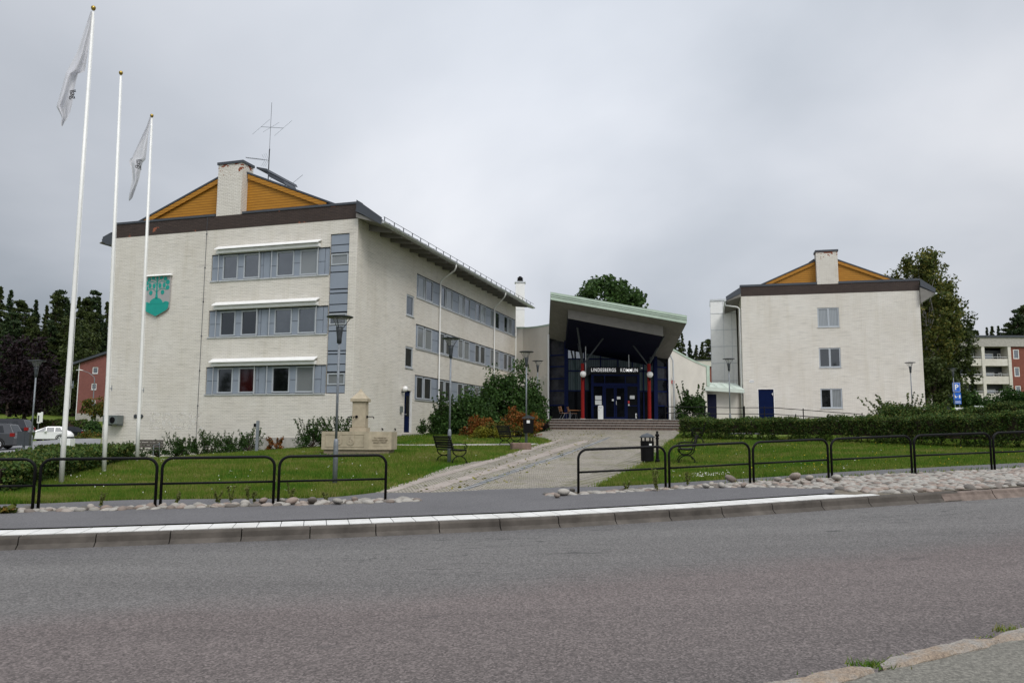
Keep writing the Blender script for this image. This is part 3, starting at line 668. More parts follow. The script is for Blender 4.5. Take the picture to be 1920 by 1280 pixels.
for k in range(6):
    u = 7.57 + 3.46 * k; sseg += [(u + .33, u + 1.34, 'w'), (u + 1.5, u + 2.62, 'w'), (u + 2.68, min(u + 3.76, DA - .06), 'p', .55)]
gside = [['glass_curtain', 'glass_mid', 'glass_mid', 'glass_curtain'], ['glass_blind', 'glass_blind', 'glass_mid', 'glass_mid'], ['glass_dark', 'glass_dark', 'glass_mid', 'glass_dark']]
for (a, b), gs in zip(rows, gside): band(PS, 7.57, DA - .03, a, b, sseg, A, ZA, glasses=gs)
for z0, z1, g_ in ((6.83, 8.10, 'glass_mid'), (3.73, 4.99, 'glass_dark')): window(A, PS, 6.15, 7.23, z0 + .01, z1 - .01, .03, g_, ZA, sill=True, fw=.1)
# tall panel strip beside the corner
pl = MB(); ubox(pl, PF, -1.57, -.49, 1.93, 10.26, .125, .139, 1)
cuts = [(10.26, 9.70), (9.68, 9.28), (8.60, 8.26), (8.23, 7.36), (7.32, 7.14), (7.11, 6.55), (6.53, 6.15), (5.45, 5.16), (5.13, 4.13), (4.10, 3.96), (3.93, 3.43), (3.41, 3.04), (2.33, 1.94)]
for a, b in cuts: ubox(pl, PF, -1.56, -.50, b + .015, a - .015, .05, .12)
pl.build('cladding_panel', [MT['panel'], MT['panel_dark']], A, ZA)
for a, b, g_ in ((8.62, 9.22, 'glass_blind'), (5.47, 6.07, 'glass_mid'), (2.36, 2.96, 'glass_blind')): window(A, PF, -1.54, -.52, a, b, .03, g_, ZA, fw=.07)
# awning cassettes with guide rods
for (a, b) in rows:
    w_ = MB(); z = b + .02
    w_.prism([(-8.55, -.02, z + .42), (-8.55, -.34, z + .25), (-8.55, -.36, z + .19), (-8.55, -.02, z + .36)], (6.45, 0, 0), 0)
    w_.box(-8.5, -2.15, -.22, -.02, z + .0, z + .19)
    aw = w_.build('awning', MT['white_metal'], A, ZA)
    for u in (-8.42, -5.84, -5.06, -2.24): g_ = MB(); g_.tube([(u, -.10, z + .02), (u, -.10, a - .03)], .018, 6); g_.box(u - .02, u + .02, -.10, 0.03, a + .02, a + .05); g_.build('guide_rod', MT['metal_light'], aw, ZA)
# gable
zr = lambda x: 14.66 - .405 * abs(x + 8.02)
gb = MB(); gb.prism([(-14.0, .5, 11.95), (-2.0, .5, 11.95), (-2.4, .5, zr(-2.4) - .12), (-8.02, .5, zr(-8.02) - .12), (-13.9, .5, zr(-13.9) - .12)][::-1], (0, .12, 0)); gb.build('gable', MT['yellow'], A, ZA)
vb = MB()
for x0, x1 in ((-14.1, -8.9), (-7.15, -2.15)):
    vb.prism([(x0, .38, zr(x0) - .13), (x1, .38, zr(x1) - .13), (x1, .38, zr(x1) - .40), (x0, .38, zr(x0) - .40)], (0, .10, 0))
vb.build('verge_board', MT['yellow'], A, ZA)
rf = MB()
def roofslab(mb, x0, x1, y0, y1, th_=.10, zr=zr, up=0):
    mb.prism([(x0, y0, zr(x0) + up), (x1, y0, zr(x1) + up), (x1, y0, zr(x1) + up - th_), (x0, y0, zr(x0) + up - th_)], (0, y1 - y0, 0))
roofslab(rf, -8.02, -.02, .36, DA + .4); roofslab(rf, -8.02, -15.68, .36, DA + .4)
roofslab(rf, -.02, 1.42, -.28, DA + .4); roofslab(rf, -15.9, -16.5, -.1, DA + .4, up=-.1)
for y in np.arange(.9, DA, 1.2):                 # standing seams
    for x0, x1 in ((-8.0, 1.4), (-8.04, -15.6)): rf.prism([(x0, y, zr(x0) - .01), (x1, y, zr(x1) - .01), (x1, y, zr(x1) + .03), (x0, y, zr(x0) + .03)], (0, .03, 0))
RF = rf.build('roof', MT['roof'], A, ZA)
q = MB(); q.prism([(-7.2, 1.2, 14.88), (-6.5, 1.2, 14.70), (-6.4, 1.2, 14.52), (-7.2, 1.2, 14.78)], (0, 3.0, 0)); q.prism([(-6.5, 1.2, 14.50), (-5.4, 1.2, 13.92), (-5.3, 1.2, 13.7), (-6.4, 1.2, 14.25)], (0, 1.2, 0)); q.build('ridge_vent', MT['roof'], A, ZA)
q = MB()                                          # eave: fascia plate at the corner, soffit, rafters
q.prism([(.03, -.31, 11.93), (.42, -.31, 11.66), (1.50, -.31, 10.88), (1.46, -.31, 10.52), (.40, -.31, 11.12), (.03, -.31, 11.30)], (0, .05, 0), 0); q.build('eave_fascia', MT['roof'], A, ZA); q = MB()
q.prism([(-15.72, -.14, 11.30), (-16.10, -.14, 11.16), (-16.52, -.14, 10.98), (-16.48, -.14, 10.84), (-16.1, -.14, 10.62), (-15.72, -.14, 10.60)][::-1], (0, .05, 0), 0)
q.build('eave_fascia', MT['roof'], A, ZA)
q = MB()
q.prism([(.0, -.25, 11.0), (1.36, -.25, 10.60), (1.36, -.25, 10.66), (.0, -.25, 11.25)], (0, DA + .6, 0))
q.prism([(-15.7, -.1, 11.0), (-16.7, -.1, 10.75), (-16.7, -.1, 10.8), (-15.7, -.1, 11.2)], (0, DA + .4, 0))
for y in np.arange(1.2, DA, 1.3): q.prism([(0, y, 10.98), (1.30, y, 10.62), (1.30, y, 10.48), (.5, y, 10.56), (0, y, 10.66)], (0, .10, 0))
q.build('eave_soffit', MT['soffit'], A, ZA)
q = MB(); n = 8; pr = [(1.50 + .085 * cos(pi + pi * k / n), 10.70 + .085 * sin(pi + pi * k / n)) for k in range(n + 1)]
pr2 = [(x + (.012 if x > 1.5 else -.012), z) for x, z in pr]
q.prism([(x, -.2, z) for x, z in pr] + [(x, -.2, z + .01) for x, z in pr2[::-1]], (0, DA + .75, 0)); q.box(1.40, 1.60, -.22, -.2, 10.60, 10.72)
q.box(1.36, 1.415, -.2, DA + .55, 10.60, 10.80); q.build('gutter', MT['metal_light'], A, ZA)
q = MB(); q.tube([(1.52, -.1, 10.97), (1.52, DA + .3, 10.97)], .014, 6)
for y in np.arange(.0, DA + .2, 1.15): q.box(1.49, 1.53, y, y + .03, 10.72, 10.97)
q.build('snow_guard', MT['roof'], A, ZA)
for y0, y1 in ((10.25, 11.08), (20.7, 22.25)):
    q = MB(); q.tube([(1.50, y0, 10.64), (1.50, y0, 10.45), (1.36, y0 + .1, 10.25), (.28, y1 - .1, 9.86), (.11, y1, 9.72), (.11, y1, 9.5), (.11, y1, .2), (.2, y1, .0)], .05, 8); q.build('downpipe', MT['white_metal'], A, ZA, True)
q = MB(); q.box(-8.80, -7.22, -.015, .95, 11.795, 14.72); q.build('chimney', MT['white_brick_worn'], A, ZA)
q = MB(); q.box(-8.86, -7.16, -.07, 1.0, 14.72, 14.86); q.build('chimney_cap', MT['roof'], A, ZA)
q = MB(); q.tube([(-9.35, -.03, 11.8), (-9.35, -.03, -1.0)], .012, 5)
for z in np.arange(-.6, 11, 1.9): q.box(-9.38, -9.32, -.05, 0, z, z + .05)
q.build('lightning_conductor', MT['roof'], A, ZA)
# side door, globe lamp, key box
q = MB(); ubox(q, PS, 6.17, 7.21, -.04, 2.39, .10, .135); D = q.build('door', MT['door_blue'], A, ZA)
q = MB(); ubox(q, PS, 6.55, 7.05, .9, 2.1, .085, .1); q.build('door_pane', MT['glass_hall'], D, ZA)
q = MB(); q.tube([(-.06, 6.3, 1.0), (.02, 6.3, 1.0), (.02, 6.45, 1.0)], .015, 6); q.build('handle', MT['metal_light'], D, ZA)
q = MB(); ubox(q, PS, 7.10, 7.22, -.04, 2.39, .0, .10); ubox(q, PS, 6.16, 6.2, -.04, 2.39, .02, .10); q.build('door_frame', MT['white_metal'], A, ZA)
q = MB(); q.lathe([(.02, 0), (.09, .03), (.15, .1), (.165, .17), (.14, .27), (.08, .32), (.01, .335)], 14, (.22, 5.75, 2.28)); G_ = q.build('globe_lamp', MT['acrylic'], A, ZA, True)
q = MB(); q.box(0, .22, 5.72, 5.78, 2.24, 2.30); q.build('lamp_bracket', MT['lamp_dark'], G_, ZA)
q = MB(); q.box(.0, .12, 5.55, 5.75, 1.1, 1.45); q.build('key_box', MT['ac_grey'], A, ZA)
q = MB(); q.box(-.0, 1.5, 5.9, 7.5, -.35, -.12); q.build('door_step', MT['concrete'], A, ZA)
q = MB()
for u in (3.3, 4.9): q.tube([(.0, u, .16), (.07, u, .16), (.08, u, .06)], .03, 6)
q.build('wall_tap', MT['iron'], A, ZA)
for u in (-13.75, -14.15):
    q = MB(); q.tube([(u + .7, -.05, .75), (u + .7, .02, .75)], .11, 12); q.build('vent', MT['lamp_dark'], A, ZA)
def text_mesh(s, size, name, mat, parent=None, ext=.01, bold=.0, space=1.0):
    cu = bpy.data.curves.new(name + '_c', 'FONT'); cu.body = s; cu.size = size; cu.extrude = ext; cu.offset = bold; cu.space_character = space
    cu.align_x = 'CENTER'; cu.align_y = 'CENTER'
    t = bpy.data.objects.new(name + '_t', cu); col.objects.link(t); bpy.context.view_layer.update()
    me = bpy.data.meshes.new_from_object(t.evaluated_get(bpy.context.evaluated_depsgraph_get())); bpy.data.objects.remove(t)
    me.materials.clear(); me.materials.append(mat); o = bpy.data.objects.new(name, me); col.objects.link(o)
    if parent: o.parent = parent
    return o
t = text_mesh('ERSK', 1.55, 'faded_graffiti', MT['graffiti'], A, .002, .03); t.rotation_euler = (pi / 2, 0, 0); t.location = (-10.75, -.003, .55 - ZA - .1); t.scale = (1.05, .8, 1)
# AC unit on the wall
U = root('heat_pump', 'grey box fan unit mounted on the white brick wall beside two flagpoles', 'heat pump', (-8.0576 + cos(thA) * -14.65 + sin(thA) * -.3, 40 - sin(thA) * -14.65 + cos(thA) * -.3, .25), -thA)
q = MB(); q.box(-.55, .45, -.25, .22, .05, .55); q.build('casing', MT['ac_grey'], U, bevel=.02)
q = MB(); q.tube([(.12, -.262, .28), (.12, -.25, .28)], .18, 18)
for r_ in (.08, .13): q.tube([(.12 + r_ * cos(a), -.268, .28 + r_ * sin(a)) for a in np.linspace(0, 2 * pi, 20)], .006, 4)
q.build('fan_grille', MT['iron'], U)
q = MB(); q.box(-.45, -.4, -.1, .3, -.02, .05); q.box(.3, .35, -.1, .3, -.02, .05); q.build('bracket', MT['galv'], U)
# emblem
def Aw(x, y, z): return (-8.0576 + cos(thA) * x + sin(thA) * y, 40 - sin(thA) * x + cos(thA) * y, z)
S_ = root('coat_of_arms', 'grey shield emblem with a teal tree under a white metal hood on the brick wall', 'emblem', Aw(-12.42, -.02, 6.3), -thA)
def shield_pts(y, k=1.0):
    p = [(-.87, 2.28), (-.87, .72), (-.84, .46), (-.72, .33), (-.4, .18), (-.12, .06), (0, 0), (.12, .06), (.4, .18), (.72, .33), (.84, .46), (.87, .72), (.87, 2.28)]
    return [(x * k, y, 1.15 + (z - 1.15) * k) for x, z in p]
q = MB(); q.prism(shield_pts(-.10), (0, .08, 0)); q.build('shield_plate', MT['shield_grey'], S_)
q = MB(); y = -.112
def flat(pts, d=.012): q.prism([(x, y, z) for x, z in pts], (0, d, 0))
flat([(-.86, .72), (-.83, .46), (-.72, .34), (-.4, .19), (-.12, .07), (0, .01), (.12, .07), (.4, .19), (.72, .34), (.83, .46), (.86, .72)])
def disc(cx_, cz_, rx, rz_, n=14, a0=0, a1=2 * pi): flat([(cx_ + rx * cos(a0 + (a1 - a0) * i / n), cz_ + rz_ * sin(a0 + (a1 - a0) * i / n)) for i in range(n + (0 if a1 - a0 > 6 else 1))])
disc(0, .70, .46, .36, 14, 0, pi); disc(-.66, .70, .22, .14, 8, 0, pi); disc(.66, .70, .22, .14, 8, 0, pi)
flat([(-.10, 1.0), (.10, 1.0), (.05, 1.35), (.04, 2.1), (-.04, 2.1), (-.05, 1.35)])
for sg in (-1, 1):
    for pts in ([(0, 1.35), (.16, 1.52), (.32, 1.58), (.5, 1.56), (.64, 1.50)], [(0, 1.75), (.12, 1.92), (.3, 2.0), (.5, 1.96), (.62, 1.86)], [(0, 1.95), (.12, 2.08), (.28, 2.12)]):
        for i in range(len(pts) - 1):
            a, b = pts[i], pts[i + 1]; flat([(sg * a[0], a[1] - .018), (sg * b[0], b[1] - .018), (sg * b[0], b[1] + .018), (sg * a[0], a[1] + .018)])
    for lx, lz, rx_, rz_ in ((.20, 1.74, .085, .13), (.48, 1.76, .085, .13), (.40, 1.36, .10, .12), (.72, 1.62, .11, .12), (.72, 1.92, .11, .12), (.55, 2.12, .10, .11), (.28, 2.19, .10, .08)): disc(sg * lx, lz, rx_ * 1.18, rz_ * 1.12, 12)
disc(0, 2.18, .09, .09, 10)
q.build('tree_motif', MT['teal'], S_)
q = MB(); q.prism([(-.93, -.26, 2.28), (-.93, .0, 2.42), (-.93, .0, 2.28)], (1.86, 0, 0)); q.build('hood', MT['white_metal'], S_)
# antenna
AN = root('roof_antenna', 'tall television aerial mast with two antenna arrays on the dark ridge', 'antenna', Aw(-9.75, 6, 13.6), -thA)
q = MB(); q.tube([(0, 0, 0), (0, 0, 4.2), (.02, 0, 4.3)], .032, 6); q.tube([(.0, 0, 4.2), (.02, 0, 7.4)], .012, 5); q.build('mast', MT['iron'], AN)
q = MB(); q.tube([(-.7, 0, 5.85), (.95, 0, 5.58)], .016, 5)
for x, z in ((-.7, 5.85), (0, 5.74), (.95, 5.58)): q.tube([(x - .45, -.25, z - .55), (x + .45, .25, z + .55)] if x != 0 else [(x - .4, -.2, z - .35), (x + .5, .2, z + .35)], .008, 4)
q.build('antenna_array', MT['galv'], AN)
q = MB(); q.tube([(0, 0, 3.55), (-1.75, 0, 3.9)], .016, 5)
for i in range(9): x = -.45 - i * .15; q.tube([(x, -.14, 3.64 + i * .03), (x, .14, 3.64 + i * .03)], .014, 4)
for dx_, dz in ((-.28, .42), (-.42, .38), (-.14, .45)): q.tube([(dx_ - .12, 0, 3.6 + dz), (dx_ + .12, 0, 3.6), (dx_ - .12, 0, 3.6 - dz)], .009, 4)
q.build('antenna_array', MT['galv'], AN)
q = MB(); q.tube([(0, 0, 1.95), (1.75, 0, 1.75)], .014, 5); q.tube([(1.2, -.1, 1.4), (2.45, .1, 2.4)], .012, 4); q.tube([(.05, 0, 2.1), (.35, 0, 2.5)], .012, 4); q.build('side_arm', MT['galv'], AN)

# ================================================================== right block
ZR = .95
R = root('office_building', 'smaller white brick block with one column of square windows and a blue door', 'building', (18.023, 61.1815, ZR), -thR)
WR, DR = 12.86, 26
PR = lambda u, z, w: (u, w, z); PRL = lambda u, z, w: (w, u, z)
hr = [(5.62, 7.17, 8.16, 9.65), (5.62, 7.17, 5.06, 6.56), (5.62, 7.17, 1.97, 3.455), (1.10, 2.23, 1.10, 3.43)]
q = MB(); holed(q, PR, 0, WR, .2, 10.75, hr, .14); q.quad((WR, 0, .2), (WR, DR, .2), (WR, DR, 10.75), (WR, 0, 10.75)); q.build('front_wall', MT['white_brick'], R, ZR)
hl = [(u, u + 2.4, a, b) for u in (1.2, 11.0, 14.6, 18.2) for a, b in rows]
q = MB(); holed(q, PRL, 0, DR, .2, 10.75, hl, .14); q.build('side_wall', MT['white_brick'], R, ZR)
for u in (1.2, 11.0, 14.6, 18.2):
    for a, b in rows: window(R, PRL, u + .01, u + 2.39, a + .01, b - .01, .02, 'glass_dark', ZR, mull=1)
q = MB(); q.box(-.02, WR + .02, -.012, .34, 10.75, 11.50); q.build('parapet', MT['brown_brick'], R, ZR)
q = MB(); q.box(-.06, 5.68, -.05, .38, 11.50, 11.66); q.box(7.22, WR + .06, -.05, .38, 11.50, 11.66); q.quad((-.06, .38, 11.52), (WR, .38, 11.52), (WR, .8, 11.75), (-.06, .8, 11.75)); q.build('parapet_capping', MT['roof'], R, ZR)
for (a, b, c, e), g_ in zip(hr[:3], (['glass_curtain', 'glass_curtain'], ['glass_dark', 'glass_dark'], ['glass_dark', 'glass_curtain'])):
    window(R, PR, a + .005, b - .005, c + .005, e - .005, .03, g_, ZR, mull=1, fw=.085, sill=True)
q = MB(); ubox(q, PR, 1.11, 2.22, 1.11, 3.42, .04, .10); D = q.build('door', MT['door_blue'], R, ZR)
q = MB(); q.tube([(2.1, -.03, 3.05), (2.16, -.05, 3.15), (2.16, -.03, 2.95)], .03, 6); q.tube([(2.1, .03, 2.0), (2.1, -.04, 2.0), (1.98, -.04, 2.0)], .015, 6); q.build('door_fitting', MT['white_metal'], D, ZR)
q = MB()
for a, b, c, e in ((1.05, 1.10, 1.08, 3.48), (2.23, 2.28, 1.08, 3.48), (1.10, 2.23, 3.43, 3.48)): ubox(q, PR, a, b, c, e, -.012, .06)
q.build('door_frame', MT['white_metal'], R, ZR)
q = MB(); ring = [(.64 + .19 * cos(2 * pi * i / 20), -.02, 4.05 + .105 * sin(2 * pi * i / 20)) for i in range(20)]; q.prism(ring, (0, .02, 0)); PLQ = q.build('wall_plate', MT['white_paint'], R, ZR)
q = MB(); [q.box(.52 + .06 * i, .56 + .06 * i, -.026, -.021, 4.02, 4.07) for i in range(5)]; q.build('plate_marking', MT['lamp_dark'], PLQ, ZR)
cxr = 6.45; zrr = lambda x: 13.85 - .43 * abs(x - cxr)
q = MB(); q.prism([(1.9, .5, 11.6), (11.05, .5, 11.6), (10.9, .5, zrr(10.9) - .1), (cxr, .5, zrr(cxr) - .1), (2.0, .5, zrr(2.0) - .1)][::-1], (0, .12, 0)); q.build('gable', MT['yellow'], R, ZR)
q = MB()
for x0, x1 in ((1.9, 5.6), (7.3, 11.0)): q.prism([(x0, .38, zrr(x0) - .13), (x1, .38, zrr(x1) - .13), (x1, .38, zrr(x1) - .36), (x0, .38, zrr(x0) - .36)], (0, .1, 0))
q.build('verge_board', MT['yellow'], R, ZR)
q = MB()
for x0, x1, y0 in ((cxr, WR, .36), (cxr, .0, .36), (WR, WR + 1.0, -.25), (.0, -1.12, -.25)): roofslab(q, x0, x1, y0, DR + .4, zr=zrr)
q.prism([(cxr - 1.2, .9, 13.45), (cxr + .1, .9, 14.3), (cxr + .1, .9, 13.7)], (0, 4, 0))
q.build('roof', MT['roof'], R, ZR)
q = MB()
q.prism([(-.02, -.3, 11.45), (-1.16, -.3, 10.72), (-1.12, -.3, 10.42), (-.02, -.3, 10.95)][::-1], (0, .05, 0)); q.build('eave_fascia', MT['roof'], R, ZR); q = MB(); q.prism([(WR + .02, -.3, 11.6), (WR + 1.05, -.3, 10.80), (WR + 1.0, -.3, 10.5), (WR + .02, -.3, 11.05)], (0, .05, 0)); q.build('eave_fascia', MT['roof'], R, ZR)
q = MB()
q.prism([(0, -.25, 10.7), (-1.08, -.25, 10.36), (-1.08, -.25, 10.42), (0, -.25, 10.95)][::-1], (0, DR, 0)); q.prism([(WR, -.25, 9.75), (WR + .98, -.25, 10.42), (WR + .98, -.25, 10.5), (WR, -.25, 10.95)], (0, DR, 0)); q.build('eave_soffit', MT['soffit'], R, ZR)
q = MB(); q.tube([(-1.2, -.3, 10.42), (-1.2, DR, 10.42)], .085, 8, flat=.8); q.tube([(WR + 1.06, -.3, 10.45), (WR + 1.06, DR, 10.45)], .08, 8, flat=.8); q.build('gutter', MT['metal_light'], R, ZR)
q = MB(); q.tube([(-1.2, .15, 10.4), (-1.15, .15, 10.1), (-.3, .2, 9.95), (-.12, .2, 9.8), (-.12, .2, 1.1)], .055, 8); q.build('downpipe', MT['white_metal'], R, ZR, True)
q = MB(); q.box(5.68, 7.24, -.015, .95, 11.495, 14.02); q.build('chimney', MT['white_brick_worn'], R, ZR)
q = MB(); q.box(5.62, 7.30, -.07, 1.0, 14.02, 14.17); q.build('chimney_cap', MT['roof'], R, ZR)
# panelled lift tower behind
TW = root('lift_tower', 'pale panelled lift tower standing behind the green canopy, left of the smaller brick block', 'tower', (18.023, 61.1815, ZR), -thR)
q = MB(); q.box(-2.30, -.15, 6.4, 9.6, .9, 11.50)
q.build('tower_wall', MT['white_metal'], TW, ZR)
q = MB()
for z in (3.4, 4.55, 6.05, 7.5, 8.95, 10.4): q.box(-2.32, -.15, 6.375, 6.40, z - .025, z + .025)
for x in (-2.33, -1.25, -.55): q.box(x, x + .03, 6.37, 6.40, .95, 11.5)
q.box(-2.34, -.15, 6.34, 9.65, 11.5, 11.66)
q.build('panel_joint', MT['metal_light'], TW, ZR)

# ================================================================== entrance hall between the blocks
ZT = .85
H = root('entrance_hall', 'glazed navy blue entrance hall under a tilted roof edged in green copper', 'building', (2.4, 55, ZT))
def HB(mb, name, mat, parent=None, **k):
    mb.v = [(a - 2.4, b - 55, c) for a, b, c in mb.v]; return mb.build(name, mat, parent or H, ZT, **k)
FL, FR, BL, BR = [np.array(at(1031, 547, 49.0)), np.array(at(1287, 588, 48.0)), np.array(at(1029, 614, 55.2)), np.array(at(1254, 650, 55.2))]
top = [FL, FR, BR, BL]
up = np.array([0, 0, 1.])
q = MB()
ext = [BL + (BL - FL) * .9, BR + (BR - FR) * .9]
def slab(mb, P, t0, t1, m=0):
    a = [p - up * t0 for p in P]; b = [p - up * t1 for p in P]; n = len(P); mb.quad(*a, m=m); mb.quad(*b[::-1], m=m)
    for i in range(n): mb.quad(a[i], b[i], b[(i + 1) % n], a[(i + 1) % n], m=m)
full = [FL, FR, BR, ext[1], ext[0], BL]
slab(q, full, 0, .10); HB(q, 'roof', MT['copper'])
q = MB()                                             # stepped copper edge along the front
d_ = (FR - FL); nrm = np.array([0, -1., 0])
for t0, t1, o_ in ((-.02, .14, .05), (.15, .26, .02), (.29, .47, .0)):
    a, b = FL + nrm * o_, FR + nrm * o_
    q.prism([a - up * t0, b - up * t0, b - up * t1, a - up * t1], (0, .12, 0))
HB(q, 'roof_edge', MT['copper'])
q = MB()
for a, b in ((FR, BR), (FL, BL)):
    q.quad(a - up * .10, b - up * .10, b - up * .42, a - up * .42)
HB(q, 'roof_edge', MT['fascia_dark'])
# soffit: outer ring pale, dropped inner box with a pale front and navy ceiling
def lerp2(u, v): return (FL * (1 - u) + FR * u) * (1 - v) + (BL * (1 - u) + BR * u) * v
dn = .46
i0, i1, i2, i3 = [lerp2(u, v) - up * dn for u, v in ((.135, .13), (.845, .13), (.845, 1.0), (.135, 1.0))]
o0, o1, o2, o3 = [lerp2(u, v) - up * dn for u, v in ((0.002, 0.02), (.998, 0.02), (.998, 1), (0.002, 1))]
# soffit falls steeply from the front edge so its underside is seen
q = MB(); drop = .55
I0, I1 = i0 - up * (drop * .25), i1 - up * (drop * .25)
q.quad(o0, o1, I1, I0); q.quad(o0, I0, i3 - up * .5, o3 - up * .25); q.quad(o1, o2 - up * .25, i2 - up * .5, I1)
HB(q, 'soffit', MT['soffit'])
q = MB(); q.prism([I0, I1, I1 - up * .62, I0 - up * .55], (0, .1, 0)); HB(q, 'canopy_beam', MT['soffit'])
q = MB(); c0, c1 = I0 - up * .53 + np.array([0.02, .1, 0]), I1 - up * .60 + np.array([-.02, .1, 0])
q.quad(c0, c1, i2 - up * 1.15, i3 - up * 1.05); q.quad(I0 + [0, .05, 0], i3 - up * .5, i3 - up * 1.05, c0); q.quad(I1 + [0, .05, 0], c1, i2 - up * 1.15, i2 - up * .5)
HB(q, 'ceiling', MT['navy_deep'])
q = MB()                                             # dark band over the side glass, left and right
gT = lambda px, py, Y: np.array(at(px, py, Y))
q.prism([gT(1029.5, 623, 55.3), gT(1060, 619, 54.7), gT(1060, 633, 54.7), gT(1029.5, 639, 55.3)], (0, .3, 0)); HB(q, 'wall_band', MT['fascia_dark']); q = MB()
q.prism([gT(1226, 650, 54.7), gT(1254, 660, 55.3), gT(1251, 680, 55.3), gT(1226, 664, 54.7)], (0, .3, 0)); HB(q, 'wall_band', MT['fascia_dark'])
# glazing: left facet, front, right facet
zt_ = 1.0
def glaz(xa, ya, xb, yb, zla, zlb, xs, zs, names, curtain=None):
    """panes and bars on a vertical plane from a to b"""
    P = lambda u, z, w: (xa + (xb - xa) * u - (yb - ya) * w * .0, ya + (yb - ya) * u + w, z)
    bars = MB(); L_ = sqrt((xb - xa) ** 2 + (yb - ya) ** 2); ztop = lambda u: zla + (zlb - zla) * u
    for u in xs:
        h = .045 / L_ if 0 < u < 1 else .075 / L_; bars.prism([P(u - h, ZT, 0), P(u + h, ZT, 0), P(u + h, ztop(u) , 0), P(u - h, ztop(u), 0)], (0, .12, 0))
    for z in zs: bars.prism([P(0, z - .045, 0), P(1, z - .045, 0), P(1, z + .045, 0), P(0, z + .045, 0)], (0, .10, 0))
    for i in range(len(xs) - 1):
        zz_ = [ZT] + [z for z in zs if z > ZT + .1] + [None]
        for j in range(len(zz_) - 1):
            u0, u1 = xs[i], xs[i + 1]; z0 = zz_[j]; z1a = ztop(u0) if zz_[j + 1] is None else zz_[j + 1]; z1b = ztop(u1) if zz_[j + 1] is None else zz_[j + 1]
            if z1a <= z0 + .02 and z1b <= z0 + .02: continue
            g_ = curtain(i, j) if curtain else names; p = MB(); p.quad(P(u0, z0, .06), P(u1, z0, .06), P(u1, max(z1b, z0), .06), P(u0, max(z1a, z0), .06)); HB(p, 'hall_window', MT[g_])
    HB(bars, 'window_bar', MT['navy'])
glaz(3.83, 54.7, 9.98, 54.7, 6.75, 5.65, [0, .2, .385, .58, .745, .87, 1], [2.9, 4.28, 5.12, 5.9], '', lambda i, j: ('glass_hall' if j == 0 else ('glass_hall_curtain' if j < 4 else 'glass_hall')) if not (i == 0 and j >= 3) else 'glass_mid')
glaz(2.62, 55.3, 3.75, 54.75, 6.45, 6.6, [0, 1], [1.9, 2.9, 3.75, 4.6, 5.4], '', lambda i, j: 'glass_hall' if j < 1 else 'glass_hall_grey')
glaz(10.05, 54.75, 10.98, 55.3, 5.5, 5.1, [0, 1], [1.9, 2.9, 3.75, 4.6], '', lambda i, j: 'glass_hall_grey' if j in (1, 3) else 'glass_hall')
for x in (3.79, 10.0): q = MB(); q.box(x - .13, x + .13, 54.55, 54.8, ZT, 6.6 if x < 5 else 5.5); HB(q, 'corner_post', MT['navy'])
q = MB(); q.box(2.52, 2.62, 55.1, 55.5, ZT, 6.9); q.box(11.0, 11.12, 55.1, 55.5, ZT, 5.5); HB(q, 'edge_trim', MT['white_metal'])
q = MB(); q.tube([(11.35, 55.6, 5.9), (11.15, 55.2, 5.5), (11.35, 55.2, 5.1), (11.4, 55.2, .9)], .06, 8); HB(q, 'downpipe', MT['metal_light'])
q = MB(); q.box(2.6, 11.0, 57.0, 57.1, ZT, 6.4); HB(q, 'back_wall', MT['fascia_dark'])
# steel columns with raking struts
for x, ztop, sts in ((4.69, 4.56, [((4.05, 50.4, 8.0)), ((4.45, 53.9, 6.6))]), (9.09, 4.56, [((10.15, 50.2, 6.9)), ((9.6, 53.9, 5.7))])):
    q = MB(); q.tube([(x, 52, ZT), (x, 52, ztop)], .115, 14); Cc = HB(q, 'column', MT['red'], smooth=False)
    for e_ in sts: q = MB(); q.tube([(x, 52, ztop - .03), e_], .065, 8); HB(q, 'strut', MT['lamp_dark'], Cc)
    q = MB(); q.tube([(x + (.25 if x < 6 else -.25), 52, 4.75), ((6.65, 51.7, 7.05) if x < 6 else (7.1, 51.7, 7.0))], .055, 8); q.tube([(x, 52, ztop - .15), (x + (.25 if x < 6 else -.25), 52, 4.75)], .05, 8); HB(q, 'strut', MT['lamp_dark'], Cc)
    q = MB(); q.box(x - .16, x + .16, 51.84, 52.16, ZT, ZT + .08); HB(q, 'column_base', MT['concrete'], Cc)
    q = MB(); q.lathe([(.03, -.21), (.12, -.175), (.19, -.09), (.21, 0), (.19, .1), (.12, .175), (.02, .21)], 20, (x, 51.65, 3.83)); gl_ = HB(q, 'globe_lamp', MT['acrylic'], smooth=True)
    q = MB(); q.tube([(x, 51.95, 3.5), (x, 51.66, 3.5), (x, 51.65, 3.62)], .05, 8); HB(q, 'lamp_bracket', MT['iron'], gl_)
q = MB()
for x, z in ((5.05, 6.3), (8.0, 5.9)): q.tube([(x, 53.6, 3.95), (x, 53.6, z)], .035, 6)
HB(q, 'hanger_rod', MT['metal_light'])
